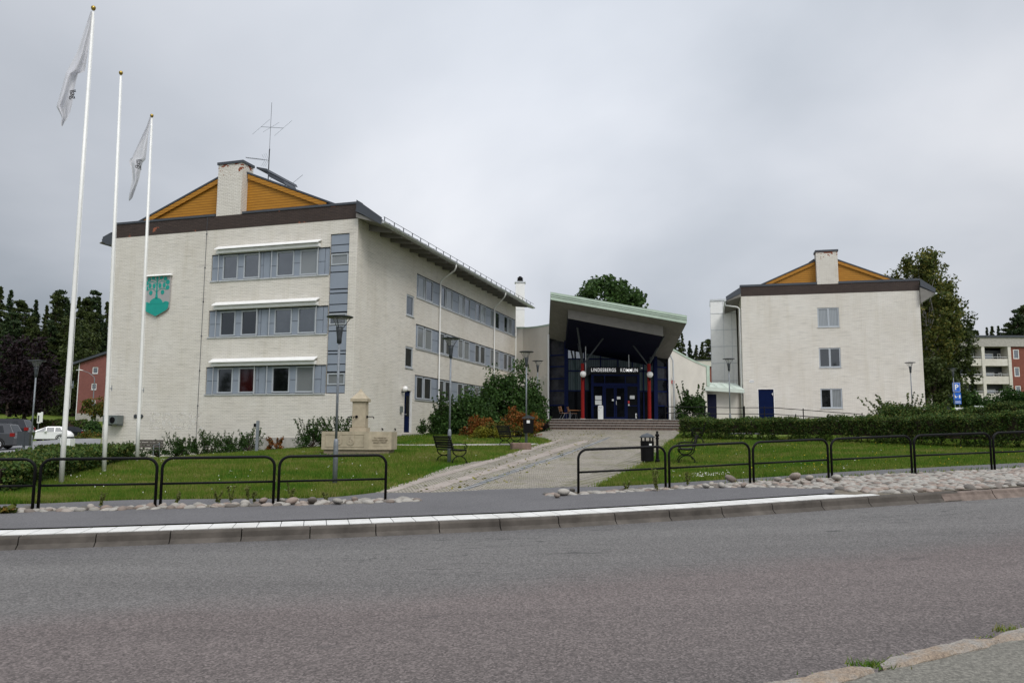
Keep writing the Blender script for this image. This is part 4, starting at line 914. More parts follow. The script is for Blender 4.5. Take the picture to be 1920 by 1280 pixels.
# portal
q = MB(); q.box(5.32, 8.68, 53.35, 54.6, 3.96, 4.46); SG = HB(q, 'sign_box', MT['fascia_dark'])
q = MB(); q.prism([(5.32, 53.35, 3.96), (5.32, 53.35, 4.46), (4.98, 54.55, 4.3), (4.98, 54.55, 3.75)], (0, .05, 0)); HB(q, 'sign_return', MT['lamp_dark'], SG)
tt = text_mesh('LINDESBERGS   KOMMUN', .335, 'lettering', MT['emissive_letter'], SG, .012, .002, 1.18); tt.rotation_euler = (pi / 2, 0, 0); tt.location = (6.98 - 2.4, 53.32 - 55, 4.235 - ZT)
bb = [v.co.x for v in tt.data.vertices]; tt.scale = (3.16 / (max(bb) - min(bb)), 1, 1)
q = MB(); q.box(8.78, 8.9, 53.34, 53.36, 4.36, 4.42); HB(q, 'sign_plate', MT['white_paint'], SG)
q = MB()
for x0, x1, z0, z1 in ((5.40, 5.56, ZT, 3.96), (8.54, 8.70, ZT, 3.96), (5.56, 8.54, 3.15, 3.36), (5.56, 8.54, 3.86, 3.96), (6.17, 6.29, ZT, 3.15), (7.75, 7.86, ZT, 3.15), (5.56, 6.17, ZT, .98), (7.86, 8.54, ZT, .98), (7.86, 8.54, 1.80, 1.87), (5.56, 6.17, 1.80, 1.86), (6.29, 6.35, 3.36, 3.86), (7.7, 7.76, 3.36, 3.86)):
    q.box(x0, x1, 53.42, 53.60, z0, z1)
HB(q, 'portal_frame', MT['navy'])
q = MB(); q.box(5.56, 8.54, 53.52, 53.54, .98, 3.15); q.box(5.56, 8.54, 53.53, 53.55, 3.36, 3.86); q.box(5.38, 5.40, 53.6, 54.6, ZT, 3.9); q.box(8.70, 8.72, 53.6, 54.6, ZT, 3.9); HB(q, 'portal_pane', MT['glass_hall'])
for x0, x1 in ((6.30, 7.02), (7.04, 7.74)):
    q = MB()
    for a, b, c, e in ((x0, x0 + .09, .9, 3.13), (x1 - .09, x1, .9, 3.13), (x0 + .09, x1 - .09, .9, 1.06), (x0 + .09, x1 - .09, 3.03, 3.13)): q.box(a, b, 53.40, 53.47, c, e)
    D = HB(q, 'door', MT['navy']); q = MB(); q.box(x0 + .09, x1 - .09, 53.44, 53.45, 1.06, 3.03); HB(q, 'door_pane', MT['glass_hall'], D)
    if x0 > 7: q = MB(); q.tube([(7.09, 53.36, 1.9), (7.09, 53.36, 2.15)], .018, 6); HB(q, 'handle', MT['white_metal'], D)
q = MB()
for x0, x1, z0, z1 in ((5.66, 6.10, 2.22, 2.50), (5.66, 6.10, 1.90, 2.18), (7.14, 7.38, 2.27, 2.45), (8.02, 8.34, 2.30, 2.53), (7.90, 7.99, 1.84, 1.95), (8.38, 8.48, 1.0, 1.32), (6.8, 6.93, 2.15, 2.28)): q.box(x0, x1, 53.405, 53.415, z0, z1)
for x0, x1, z0, z1 in ((5.66, 6.10, 2.22, 2.50), (5.66, 6.10, 1.90, 2.18)): pass
HB(q, 'notice', MT['paper'])
q = MB(); q.box(7.88, 8.0, 53.405, 53.415, 2.0, 2.17); HB(q, 'red_notice', MT['red_paint'])
# pale rendered wings
def wallrun(name, pts, mat, thick=.25):
    q = MB()
    for (x0, y0, z0), (x1, y1, z1) in zip(pts[:-1], pts[1:]):
        d = Vector((x1 - x0, y1 - y0, 0)).normalized(); nv = Vector((-d.y, d.x, 0)) * thick
        q.prism([(x0, y0, -.4), (x1, y1, -.4), (x1, y1, z1), (x0, y0, z0)], nv)
    return HB(q, name, mat)
lw = []; e0 = at(968, 615, 66.9); e1 = at(1030, 607.5, 60.5)
for i in range(9):
    k = i / 8; lw.append((e0[0] + (e1[0] + .35 - e0[0]) * (k ** .8), e0[1] + (e1[1] - .4 - e0[1]) * (k ** 1.35), e0[2] + (e1[2] - e0[2]) * k))
wallrun('wing_wall', lw, MT['plaster'])
lc = [(a, b - .05, c + .10) for a, b, c in lw]; q = MB()
for a, b in zip(lc[:-1], lc[1:]): q.prism([a, b, (b[0], b[1], b[2] - .14), (a[0], a[1], a[2] - .14)], (0, .4, 0))
HB(q, 'wall_coping', MT['copper'])
q = MB(); q.prism([lw[-1], (2.7, 55.5, 6.9), (2.7, 55.5, -.2), (lw[-1][0], lw[-1][1], -.2)], (.15, 0, 0)); HB(q, 'wing_wall', MT['plaster'])
rw = []; e0 = at(1254, 648, 55.6); e1 = at(1325, 682, 60.0)
for i in range(9):
    k = i / 8; rw.append((e0[0] + (e1[0] - e0[0]) * (k ** .95), e0[1] + (e1[1] - e0[1]) * (k ** 1.1), e0[2] + (e1[2] - e0[2]) * k - .14 * sin(pi * k)))
wallrun('wing_wall', rw, MT['plaster'])
lc = [(a, b - .05, c + .09) for a, b, c in rw]; q = MB()
for a, b in zip(lc[:-1], lc[1:]): q.prism([a, b, (b[0], b[1], b[2] - .13), (a[0], a[1], a[2] - .13)], (0, .4, 0))
q.box(rw[-1][0] - .02, rw[-1][0] + .22, 59.9, 60.3, 3.6, rw[-1][2] + .08)
HB(q, 'wall_coping', MT['copper'])
# low link with a green canopy
ra, rb = at(1326, 722, 60.6), (17.95, 61.6)
q = MB(); q.prism([(ra[0] - .6, 60.5, -.2), (18.0, 61.8, -.2), (18.0, 61.8, 3.6), (ra[0] - .6, 60.5, 3.6)], (0, .3, 0)); HB(q, 'link_wall', MT['plaster'])
q = MB(); q.prism([(14.25, 59.6, 3.50), (17.93, 60.6, 3.32), (17.93, 62.9, 3.95), (14.3, 62.6, 4.0)], (0, 0, .07)); q.prism([(14.25, 59.58, 3.25), (17.93, 60.58, 3.12), (17.93, 60.58, 3.36), (14.25, 59.58, 3.58)], (0, .08, 0)); q.box(14.2, 14.35, 59.58, 61.9, 3.2, 4.0)
for k in (.2, .4, .6, .8): x = 14.25 + 3.68 * k; q.prism([(x, 59.65 + k, 3.60 - .16 * k), (x + .04, 59.65 + k, 3.6 - .16 * k), (x + .04, 62.6, 4.08), (x, 62.6, 4.08)], (0, 0, .03))
HB(q, 'link_canopy', MT['copper_pale'])
q = MB(); q.box(15.05, 15.72, 60.45, 60.58, .85, 3.0); HB(q, 'link_door', MT['navy_deep'])
q = MB(); q.box(-.6, 14.5, 61, 66, -.3, 4.2); q.prism([(.4, 67.0, 4.2), (2.5, 62, 4.2), (14, 62, 4.2), (14, 68, 4.2)], (0, 0, .3)); HB(q, 'rear_volume', MT['plaster'])
# small fire-hose plates on the right wing
q = MB(); px0 = at(1262, 711, 55.9); q.box(px0[0] - .11, px0[0] + .11, 55.72, 55.76, px0[2] - .16, px0[2] + .05); HB(q, 'wall_plate', MT['red_paint'])
q = MB(); q.box(px0[0] - .05, px0[0] + .05, 55.70, 55.72, px0[2] - .11, px0[2] - .02); q.box(px0[0] - .09, px0[0] + .09, 55.7, 55.74, px0[2] + .1, px0[2] + .3); HB(q, 'wall_plate', MT['paper'])
VS = root('ventilation_stack', 'pale square ventilation stack with a dark cowl behind the eave end', 'chimney', (.72, 72, 4.4))
q = MB(); q.box(-.42, .42, -.42, .42, 4.4, 13.75); q.build('duct', MT['white_metal'], VS, 4.4)
q = MB(); q.box(-.50, .50, -.5, .5, 13.75, 13.85)
for z in (9.6, 11.2): q.box(-.43, .43, -.435, .43, z, z + .03)
q.build('cap', MT['metal_light'], VS, 4.4)
q = MB(); q.lathe([(.12, 13.85), (.3, 14.0), (.22, 14.15), (.3, 14.2), (.1, 14.4)], 10); q.build('cowl', MT['iron'], VS, 4.4)

# ================================================================== terrace and steps
tr = MB(); yb = [50.05, 50.45, 50.85, 51.25, 51.65]; hz = (TB - .18) / 4
sheetz = .18
for i in range(4):
    tr.prism([(2.0 + .12 * i, 49.85 + .42 * i, -.6), (11.2, 49.85 + .42 * i, -.6), (11.2, 49.85 + .42 * i, sheetz + hz * (i + 1)), (2.0 + .12 * i, 49.85 + .42 * i, sheetz + hz * (i + 1))], (0, .42, 0), 0)
st_o = tr.build('steps', MT['step']); tag(st_o, kind='structure')
q = MB()
for i in range(4): q.box(2.0 + .12 * i, 11.2, 49.80 + .42 * i, 50.10 + .42 * i, sheetz + hz * (i + 1) + .002, sheetz + hz * (i + 1) + .035)
tag(q.build('step_nosing', MT['concrete']), kind='structure')
q = MB(); q.prism([(1.72, 49.7, -.6), (2.02, 49.7, -.6), (2.02, 49.7, .30), (1.72, 49.7, .30)], (0, .2, 0)); q.prism([(2.0, 49.7, .22), (2.0, 49.7, -.5), (2.45, 51.6, -.5), (2.45, 51.6, .93)][::-1], (-.22, 0, 0)); tag(q.build('stair_cheek', MT['concrete']), kind='structure')
q = MB(); q.prism([(2.3, 51.5, -.6), (19, 51.5, -.6), (34, 55.5, -.6), (34, 62, -.6), (2.3, 62, -.6)], (0, 0, TB + .6 - .0)); tag(q.build('terrace', MT['concrete']), kind='structure')

# ================================================================== railings along the pavement
def railing(s0, s1, label):
    X0, Y0 = xy(s0, 15.93); X1, Y1 = xy(s1, 15.93); z0, z1 = gz1(X0, Y0) - .03, gz1(X1, Y1) - .03
    r = root('railing', label, 'railing', (X0, Y0, z0), atan2(SY, SX), 'black tube railings along the pavement')
    l = s1 - s0; dz = z1 - z0; h = .93; R_ = .19; g = .045
    f = lambda u, z: (u, 0, z + dz * u / l)
    pts = [f(g, -.12), f(g, h - R_)] + [f(g + R_ - R_ * cos(a), h - R_ + R_ * sin(a)) for a in np.linspace(.25, pi / 2, 6)]
    pts += [f(l - g - R_ + R_ * sin(a), h - R_ + R_ * cos(a)) for a in np.linspace(0, pi / 2 - .25, 6)] + [f(l - g, h - R_), f(l - g, -.12)]
    q = MB(); q.tube(pts, .027, 10); q.build('frame', MT['black'], r, smooth=True)
    q = MB(); q.tube([f(g + .02, .46), f(l - g - .02, .46)], .021, 8); q.build('rail', MT['black'], r, smooth=True)
lab_l = ['railing section at the left edge of the photo, partly cut off', 'railing section in front of the foot of the left flagpole', 'railing section third from the left, over the widest stretch of lawn', 'railing section ending at the square, in front of the grey lamp post']
def s_at(px): d = ray(px, 900); k = d[0] / d[1]; t = 15.93; Y = t / (SX - k * SY); X = k * Y; return X * SX + Y * SY
ss = [s_at(x) for x in (-170, 74, 302, 522, 731)]
for i in range(4): railing(ss[i] + (0.0), ss[i + 1] - .0, lab_l[i])
lab_r = ['railing section starting beside the square, in front of the litter bin', 'railing section second from the square, with daisies behind', 'third railing section right of the square', 'fourth railing section right of the square, over the wide cobbles', 'fifth railing section right of the square', 'railing section at the right edge of the photo, cut off']
sr = [s_at(x) for x in (1084, 1255, 1413.5, 1561, 1718, 1868, 2010)]
for i in range(6): railing(sr[i], sr[i + 1], lab_r[i])

# ================================================================== flagpoles and flags
def pole(px, py, Y, top_px, label, tx):
    p = at(px, py, Y); x, y = p[0], p[1]; z0 = gz1(x, y) - .05
    H_ = 1.0; lo, hi = 5, 25
    for _ in range(40):                              # height whose top lands at the surveyed row
        m = (lo + hi) / 2; P = (x, y, z0 + m); yc = y * cos(PITCH) + P[2] * sin(PITCH); v = -(-y * sin(PITCH) + P[2] * cos(PITCH)) / yc; vy = 640 + F_PX * v
        if vy > top_px: lo = m
        else: hi = m
    H_ = lo
    r = root('flagpole', label, 'flagpole', (x, y, z0), 0, 'white flagpoles on the lawn')
    q = MB(); q.tube([(0, 0, 0), (0, 0, 1.4), (0, 0, H_ * .5), (0, 0, H_ - .12)], [.064, .061, .05, .031], 16); q.build('pole', MT['pole_white'], r, smooth=True)
    q = MB(); q.lathe([(.015, -.08), (.04, -.065), (.06, -.02), (.056, .025), (.025, .05), (.006, .065)], 14, (0, 0, H_)); q.build('finial', MT['gold'], r, smooth=True)
    q = MB(); q.tube([(.10, -.02, 1.9), (.075, -.01, H_ * .5), (.05, 0, H_ - .3)], .005, 4); q.build('halyard', MT['pole_white'], r)
    q = MB(); q.tube([(.08, 0, 2.5), (.14, 0, 2.5)], .02, 6); q.tube([(.13, 0, 2.42), (.13, 0, 2.6)], .012, 6); q.build('cleat', MT['galv'], r)
    yc = y * cos(PITCH) + (z0 + H_) * sin(PITCH); r.rotation_euler.y = atan2(at(tx, top_px, y)[0] - x, H_)
    return r, (x, y, z0, H_)
p1, g1 = pole(118, 917, 19.8, 20, 'tallest looking white flagpole at the left, nearest the road', 167.5)
p2, g2 = pole(198, 895, 23.5, 141, 'white flagpole without a flag, middle of the three', 220.5)
p3, g3 = pole(260, 869, 27.4, 221, 'white flagpole farthest from the road, in front of the tree emblem', 279.5)
flagm = Mat('flag_cloth', .85, .2); flagm.col((.76, .76, .80)); _tr = flagm.n('ShaderNodeBsdfTranslucent'); _tr.inputs[0].default_value = (.70, .70, .74, 1); _mx = flagm.n('ShaderNodeMixShader'); _mx.inputs[0].default_value = .35
flagm.l(flagm.b.outputs[0], _mx.inputs[1]); flagm.l(_tr.outputs[0], _mx.inputs[2]); flagm.l(_mx.outputs[0], flagm.t.nodes['Material Output'].inputs[0])
flagk = MT['iron']
def flag(px_rows, Y, label, seed, txt=None):
    """limp flag: rows of (left px, right px, row px); folds modelled in depth"""
    rg = np.random.default_rng(seed); rows_ = np.array(px_rows, float); n = 60; mcols = 18
    yy = np.linspace(rows_[0, 2], rows_[-1, 2], n); xl = np.interp(yy, rows_[:, 2], rows_[:, 0]); xr = np.interp(yy, rows_[:, 2], rows_[:, 1])
    V = []; o0 = at(xr[0], yy[0], Y); ph = rg.uniform(0, 6, 3)
    for i in range(n):
        k = i / (n - 1)
        for j in range(mcols):
            u = j / (mcols - 1); amp = .04 + .20 * k * (1 - k * .3)
            d = amp * .8 * sin(u * 6.5 + ph[0] + k * 4.0) + .035 * k * sin(u * 12 + ph[1] - k * 7)
            w_ = (xr[i] - xl[i]); xx = xl[i] + u * w_ + 1.6 * sin(k * 22 + ph[2]) * sin(pi * u) * k
            p = at(xx, yy[i], Y + d); V.append((p[0] - o0[0], p[1] - o0[1], p[2] - o0[2]))
    i = np.arange(n * mcols).reshape(n, mcols); Fq = np.stack([i[:-1, :-1], i[1:, :-1], i[1:, 1:], i[:-1, 1:]], -1).reshape(-1, 4)
    r = root('flag', label, 'flag', o0)
    o = arrmesh('cloth', V, Fq, flagm.m, r); o.data.shade_smooth()
    return r, o0
fl1, o1 = flag([(162, 164.5, 32), (150, 162, 70), (137, 158, 110), (121, 153, 141), (118.5, 154, 145), (117, 140, 148), (110, 134, 175), (100, 129, 211), (106, 126, 222), (111, 122, 232), (108, 114, 243), (110, 112, 248)], g1[1] - .05, 'limp white flag hanging from the top of the left flagpole', 3)
fl3, o3 = flag([(276, 277.5, 227), (270, 275.5, 245), (262, 273, 262), (252, 271, 285), (243, 269, 305), (238, 268.5, 309), (238, 263, 314), (243, 260, 328), (244, 257, 345), (241, 251, 362), (238, 245, 380), (238, 240, 386)], g3[1] - .05, 'limp white flag with black script hanging from the farthest flagpole', 5)
def scribble(rt, o0, px, py, Y, txt, size, rotz):
    t = text_mesh(txt, size, 'lettering', MT['iron'], rt, .004, .0, .9); p = at(px, py, Y); t.location = (p[0] - o0[0], p[1] - o0[1], p[2] - o0[2]); t.rotation_euler = (pi / 2, rotz, 0)
scribble(fl3, o3, 257, 318, g3[1] - .40, 'llagr', .28, 1.35)
scribble(fl1, o1, 131, 188, g1[1] - .36, 'llag', .22, 1.35)

# ================================================================== lamp posts
def lamp_proto():
    r = root('lamp_post', 'x', 'lamp post'); h = 4.3
    q = MB(); q.tube([(0, 0, -.1), (0, 0, 1.02), (0, 0, 1.10), (0, 0, 1.14)], [.062, .062, .055, .035], 14); q.build('pole_base', MT['galv'], r, smooth=True)
    q = MB(); q.tube([(0, 0, 1.12), (0, 0, h - .62)], .033, 12); q.build('pole', MT['galv'], r, smooth=True)
    q = MB(); q.tube([(0, 0, h - .70), (0, 0, h - .56), (0, 0, h - .38), (0, 0, h - .28)], [.06, .065, .085, .10], 14); q.build('lamp_neck', MT['lamp_dark'], r, smooth=True)
    q = MB(); q.lathe([(.02, -.28), (.09, -.27), (.17, -.10), (.19, -.035)], 20, (0, 0, h)); q.build('lamp_bowl', MT['clear'], r, smooth=True)
    q = MB(); q.lathe([(.05, -.03), (.32, -.032), (.345, -.02), (.34, .0), (.22, .012), (.04, .02)], 28, (0, 0, h)); q.build('lamp_shade', MT['lamp_dark'], r, smooth=True)
    q = MB(); [q.tube([(.09 * cos(a), .09 * sin(a), h - .30), (.27 * cos(a), .27 * sin(a), h - .03)], .010, 5) for a in (0.4, 2.5, 4.6)]; q.build('shade_stay', MT['lamp_dark'], r)
    return r
LP = lamp_proto()
lamps = [(631, 915, 20.3, 'galvanised lamp post on the lawn in front of the stone fountain, the nearest'), (845, 868, 27.3, 'galvanised lamp post standing beside the nearer black bench'),
         (989, 833, 36.4, 'galvanised lamp post with a black litter bin strapped to it'), (1010, 804, 49.3, 'galvanised lamp post at the left foot of the terrace steps'),
         (1372, 807, 45.2, 'galvanised lamp post before the green link canopy, behind the hedge'), (1714.5, 789, 53, 'galvanised lamp post in front of the right end of the smaller brick block'),
         (58, 880, 33.5, 'galvanised lamp post at the car park, left of the flagpoles'), (1794, 778, 62, 'lamp post partly hidden behind the blue parking sign')]
for i, (px, py, Y, lb) in enumerate(lamps):
    p = at(px, py, Y); c = LP if i == 0 else copy_tree(LP); c.location = (p[0], p[1], gz1(p[0], p[1])); c['label'] = lb; c['group'] = 'round-topped lamp posts'; c.rotation_euler.z = i * 1.3

# ================================================================== benches
def bench_proto():
    r = root('park_bench', 'x', 'bench'); W_ = 1.55
    q = MB()
    for i, (y, z, a) in enumerate([(.06, .44, 0), (.15, .43, 0), (.24, .425, 0), (.33, .425, 0), (.42, .435, 0)]): q.box(0, W_, y - .038, y + .038, z, z + .025)
    q.build('seat', MT['slat'], r)
    q = MB()
    for i in range(5): z = .53 + i * .082; y = .50 + i * .026; q.prism([(0, y, z - .034), (0, y + .022, z - .034), (0, y + .042, z + .034), (0, y + .02, z + .034)], (W_, 0, 0))
    q.box(0, W_, .61, .66, .90, .925); q.build('backrest', MT['slat'], r)
    for x in (.10, W_ - .10):
        q = MB(); T_ = lambda pts, rr=.016: q.tube([(x, y, z) for y, z in pts], rr, 6)
        T_([(-.02 + .27 - .27 * cos(a), .0 + .235 * sin(a)) for a in np.linspace(0, pi, 13)], .019)
        T_([(.25 - .25 * cos(a), .43 - .20 * sin(a)) for a in np.linspace(0, pi, 13)], .019)
        T_([(.0, .43), (.25, .415), (.5, .43), (.55, .6), (.60, .78), (.66, .92)], .018)
        T_([(.56, .64), (.42, .66), (.2, .66), (.04, .64), (-.03, .59), (-.03, .53), (.03, .50), (.08, .53), (.06, .57)], .017)
        T_([(.06, .44), (.03, .52)], .014); T_([(-.07, .012), (.04, .012)], .016); T_([(.47, .012), (.60, .012)], .016)
        q.build('end_frame', MT['iron'], r)
    return r
BP = bench_proto()
def put(o, px, py, Y, rz, label, group=None, dz=0):
    p = at(px, py, Y); z = gz1(p[0], p[1]) + dz; o.location = (p[0], p[1], z); o.rotation_euler.z = rz; o['label'] = label
    if group: o['group'] = group
    return o
# local x = along the bench, local -y = facing
gB = 'black cast-iron benches around the square'
put(BP, 879, 867, 27.1, radians(118), 'black slatted iron bench behind the lamp post, on the left lawn edge', gB)
put(copy_tree(BP), 981, 836, 35.6, radians(112), 'black slatted iron bench beside the litter bin on the lamp post', gB)
put(copy_tree(BP), 1274, 867, 28.0, radians(-100), 'black iron bench right of the litter bin at the square, facing left', gB)
put(copy_tree(BP), 1301, 833, 38.5, radians(-104), 'black iron bench close to the left end of the long hedge', gB)
ob = root('park_bench', 'weathered wooden bench half hidden behind the farthest flagpole and shrubs', 'bench')
q = MB(); [q.box(0, 1.6, .0 + i * .1, .08 + i * .1, .42, .45) for i in range(4)]; q.build('seat', MT['wood_old'], ob)
q = MB(); [q.prism([(0, .42, .52 + i * .13), (0, .45, .52 + i * .13), (0, .48, .63 + i * .13), (0, .45, .63 + i * .13)], (1.6, 0, 0)) for i in range(3)]; q.build('backrest', MT['wood_old'], ob)
for x in (.15, 1.4):
    q = MB(); q.tube([(x, .05, 0), (x, .05, .66), (x, .4, .66), (x, .48, .9)], .02, 6); q.tube([(x, .42, .66), (x, .5, 0)], .02, 6); q.build('end_frame', MT['galv'], ob)
put(ob, 243, 868, 38.0, radians(-17), ob['label'])

# ================================================================== litter bins and small posts
bn = root('litter_bin', 'black pillar litter bin with a peaked lid beside the paved square', 'litter bin')
q = MB(); q.lathe([(.20, .06), (.22, .07), (.235, .74), (.215, .75)], 20); q.build('bin_body', MT['iron'], bn, smooth=False)
q = MB(); q.lathe([(.27, .86), (.28, .88), (.20, .95), (.02, 1.02)], 8); q.build('lid', MT['lamp_dark'], bn)
q = MB(); [q.box(-.02 + .2 * cos(a), .02 + .2 * cos(a), -.02 + .2 * sin(a), .02 + .2 * sin(a), .74, .88) for a in (.6, 2.4, 3.9, 5.5)]; q.build('lid_stay', MT['iron'], bn)
q = MB(); q.box(-.05, .05, -.245, -.235, .6, .66); q.build('sticker', MT['paper'], bn)
put(bn, 1217, 868, 27.3, .3, bn['label'])
pb = root('bollard', 'slim black ornamental post with a ball finial beside the square litter bin', 'bollard')
q = MB(); q.lathe([(.075, 0), (.08, .1), (.05, .13), (.045, .8), (.06, .82), (.06, .86), (.03, .88)], 12); q.build('post', MT['iron'], pb)
q = MB(); q.lathe([(.02, .87), (.07, .91), (.075, .95), (.05, .99), (.03, 1.0), (.045, 1.04), (.02, 1.09)], 12); q.build('finial', MT['iron'], pb, smooth=True)
put(pb, 1236, 869, 27.2, 0, pb['label'])
b2 = root('litter_bin', 'black litter bin with a pitched lid strapped to a lamp post', 'litter bin')
q = MB(); q.prism([(-.22, -.18, 0), (.22, -.18, 0), (.25, -.2, .62), (-.25, -.2, .62)], (0, .36, 0)); q.build('bin_body', MT['iron'], b2)
q = MB(); q.prism([(-.29, -.24, .66), (.29, -.24, .66), (.29, -.24, .70), (0, -.24, .82), (-.29, -.24, .70)], (0, .46, 0)); q.build('lid', MT['lamp_dark'], b2)
q = MB(); q.box(-.08, .06, -.215, -.205, .45, .58); q.build('sticker', MT['paper'], b2)
put(b2, 993, 833, 36.15, 0, b2['label'], dz=.55)
blk = root('stone_block', 'rough reddish stone block lying on the lawn edge below the strapped litter bin', 'stone block')
q = MB(); q.box(-.42, .42, -.25, .25, -.08, .27); o = q.build('block', MT['step'], blk, bevel=.05); o.data.materials[0] = simple('sandstone', (.17, .12, .095), .9, .2, var=.3, scale=5, bump=.5)
put(blk, 979, 846, 34.0, radians(12), blk['label'])
q = MB(); vv = root('standpipe_post', 'short galvanised post with a tap box in front of the shrubs', 'post'); q.box(-.06, .06, -.06, .06, 0, 1.45); q.build('post', MT['galv'], vv)
q = MB(); q.box(-.18, -.06, -.06, .05, 1.15, 1.32); q.build('tap_box', MT['iron'], vv); put(vv, 484, 850, 37.5, 0, vv['label'])

# ================================================================== fountain
fo = root('fountain', 'beige stone trough fountain with square column, iron spouts and carved shields', 'fountain', (0, 0, 0), -.10)
O8 = lambda a, b, c: [(-a, -b), (a - c, -b), (a, -b + c * .9), (a, b), (-a + c, b), (-a, b - c)]
def prz(mb, pts, z0, z1, m=0): mb.prism([(x, y, z0) for x, y in pts], (0, 0, z1 - z0), m)
hexo = lambda k: [(-1.30 * k - .12, -.75 * k), (.62 * k, -.92 * k), (1.48 * k, -.45 * k), (1.48 * k, .7 * k), (.7 * k, 1.1 * k), (-.7 * k, 1.1 * k), (-1.42 * k, .6 * k)]
q = MB(); prz(q, hexo(.93), -.12, .14); q.build('plinth', MT['stone_dark'], fo)
q = MB(); o_, i_ = hexo(1.0), hexo(.86); n = len(o_)
for k in range(n):
    a, b, c, d = o_[k], o_[(k + 1) % n], i_[(k + 1) % n], i_[k]
    q.quad((*a, .14), (*b, .14), (*b, .86), (*a, .86)); q.quad((*a, .86), (*b, .86), (*c, .86), (*d, .86)); q.quad((*d, .86), (*c, .86), (*c, .5), (*d, .5))
q.quad(*[(x, y, .141) for x, y in o_][::-1]); q.quad(*[(x, y, .70) for x, y in i_])
tb = q.build('trough', MT['stone'], fo)
q = MB(); q.box(-.36, .36, -.30, .34, .70, 1.02); q.build('column_base', MT['stone'], fo)
q = MB(); q.box(-.285, .285, -.25, .29, 1.02, 2.08); q.build('column', MT['stone'], fo, bevel=.02)
q = MB(); q.box(-.36, .36, -.33, .37, 2.08, 2.20); q.quad((-.34, -.31, 2.20), (.34, -.31, 2.20), (.11, -.06, 2.46), (-.11, -.06, 2.46)); q.quad((.34, -.31, 2.2), (.34, .35, 2.2), (.11, .1, 2.46), (.11, -.06, 2.46)); q.quad((.34, .35, 2.2), (-.34, .35, 2.2), (-.11, .1, 2.46), (.11, .1, 2.46)); q.quad((-.34, .35, 2.2), (-.34, -.31, 2.2), (-.11, -.06, 2.46), (-.11, .1, 2.46))
q.quad((-.11, -.06, 2.46), (.11, -.06, 2.46), (0, .02, 2.62)); q.quad((.11, -.06, 2.46), (.11, .1, 2.46), (0, .02, 2.62)); q.quad((.11, .1, 2.46), (-.11, .1, 2.46), (0, .02, 2.62)); q.quad((-.11, .1, 2.46), (-.11, -.06, 2.46), (0, .02, 2.62))
q.build('column_cap', MT['stone'], fo)
for pts in ([(-.28, 0, 1.46), (-.48, 0, 1.46), (-.53, 0, 1.44), (-.54, 0, 1.37)], [(.285, -.02, 1.46), (.56, -.05, 1.47), (.60, -.05, 1.45), (.61, -.05, 1.38)], [(-.08, -.25, 1.46), (-.14, -.52, 1.46), (-.15, -.56, 1.38)]):
    q = MB(); q.tube(pts, .018, 8); a = Vector(pts[0]); b = Vector(pts[1]); d = (b - a).normalized(); q.tube([a - d * .01, a + d * .05], .055, 12); q.build('spout', MT['iron'], fo)
fl = lambda u, z, w: (lambda a, b: (a[0] + (b[0] - a[0]) * u, a[1] + (b[1] - a[1]) * u + w, z))(hexo(1)[0], hexo(1)[1])
fr_ = lambda u, z, w: (lambda a, b: (a[0] + (b[0] - a[0]) * u + w * -.0, a[1] + (b[1] - a[1]) * u + w, z))(hexo(1)[1], hexo(1)[2])
q = MB()
for (a, b, c, e) in ((.08, .90, .735, .75), (.08, .90, .25, .262), (.08, .086, .25, .75), (.894, .90, .25, .75)): ubox(q, fl, a, b, c, e, -.015, .01)
for cxu in (.36, .62):
    ring = [(-.075, .30), (-.075, 0), (-.055, -.07), (0, -.11), (.055, -.07), (.075, 0), (.075, .30)]
    q.prism([fl(cxu + x, .42 + z, -.02) for x, z in ring], (0, .02, 0))
q.build('carved_shield', MT['stone'], fo)
q = MB()
for cxu in (.36, .62):
    for i in range(10): a = random.uniform(-.045, .045); c = random.uniform(-.02, .24); q.prism([fl(cxu + a, .42 + c, -.026), fl(cxu + a + .018, .42 + c, -.026), fl(cxu + a + .012, .42 + c + .04, -.026)], (0, .006, 0))
for j in range(4): z = .68 - j * .115; ubox(q, fr_, .18, .9, z - .055, z - .052, -.008, .01)
q.build('carving', MT['stone_dark'], fo)
ti = text_mesh('TILL MINNE AV\nKOMMUNENS FEST\nANNO TORGET', .10, 'inscription', MT['stone_dark'], fo, .004)
pA, pB = fr_(.5, .52, -.014), fr_(1, .5, 0); ti.location = pA; ti.rotation_euler = (pi / 2, 0, atan2(.47, .86)); ti.scale = (.8, .9, 1)
put(fo, 676, 852, 31.5, -.06, fo['label'], dz=.02); fo.scale = (.93, .93, .97)

# ================================================================== terrace furniture, kiosk pillar
def chair_proto():
    r = root('cafe_chair', 'x', 'chair')
    q = MB(); [q.box(-.25, .25, -.25 + i * .1, -.17 + i * .1, .44, .465) for i in range(5)]; q.build('seat', MT['wood_chair'], r)
    q = MB(); [q.box(-.26, .26, .27 + i * .03, .295 + i * .03, .56 + i * .12, .65 + i * .12) for i in range(3)]; q.build('backrest', MT['wood_chair'], r)
    for x in (-.24, .24): q = MB(); q.tube([(x, -.27, 0), (x, -.22, .44), (x, .24, .44), (x, .37, .9)], .013, 6); q.tube([(x, .05, .44), (x, .30, 0)], .013, 6); q.build('side_frame', MT['galv'], r)
    return r
CP = chair_proto()
for i, (x, y, rz, lb) in enumerate([(3.75, 52.9, 1.9, 'slatted wooden cafe chair on the terrace, leftmost'), (4.35, 53.6, 1.7, 'slatted wooden cafe chair on the terrace, between another chair and the red column')]):
    c = CP if i == 0 else copy_tree(CP); c.location = (x - .2, y, ZT); c.rotation_euler.z = rz; c['label'] = lb; c['group'] = 'wooden cafe chairs on the terrace'
tbq = root('cafe_table', 'low slatted wooden table with steel legs left of the red column', 'table', (4.35, 52.7, ZT))
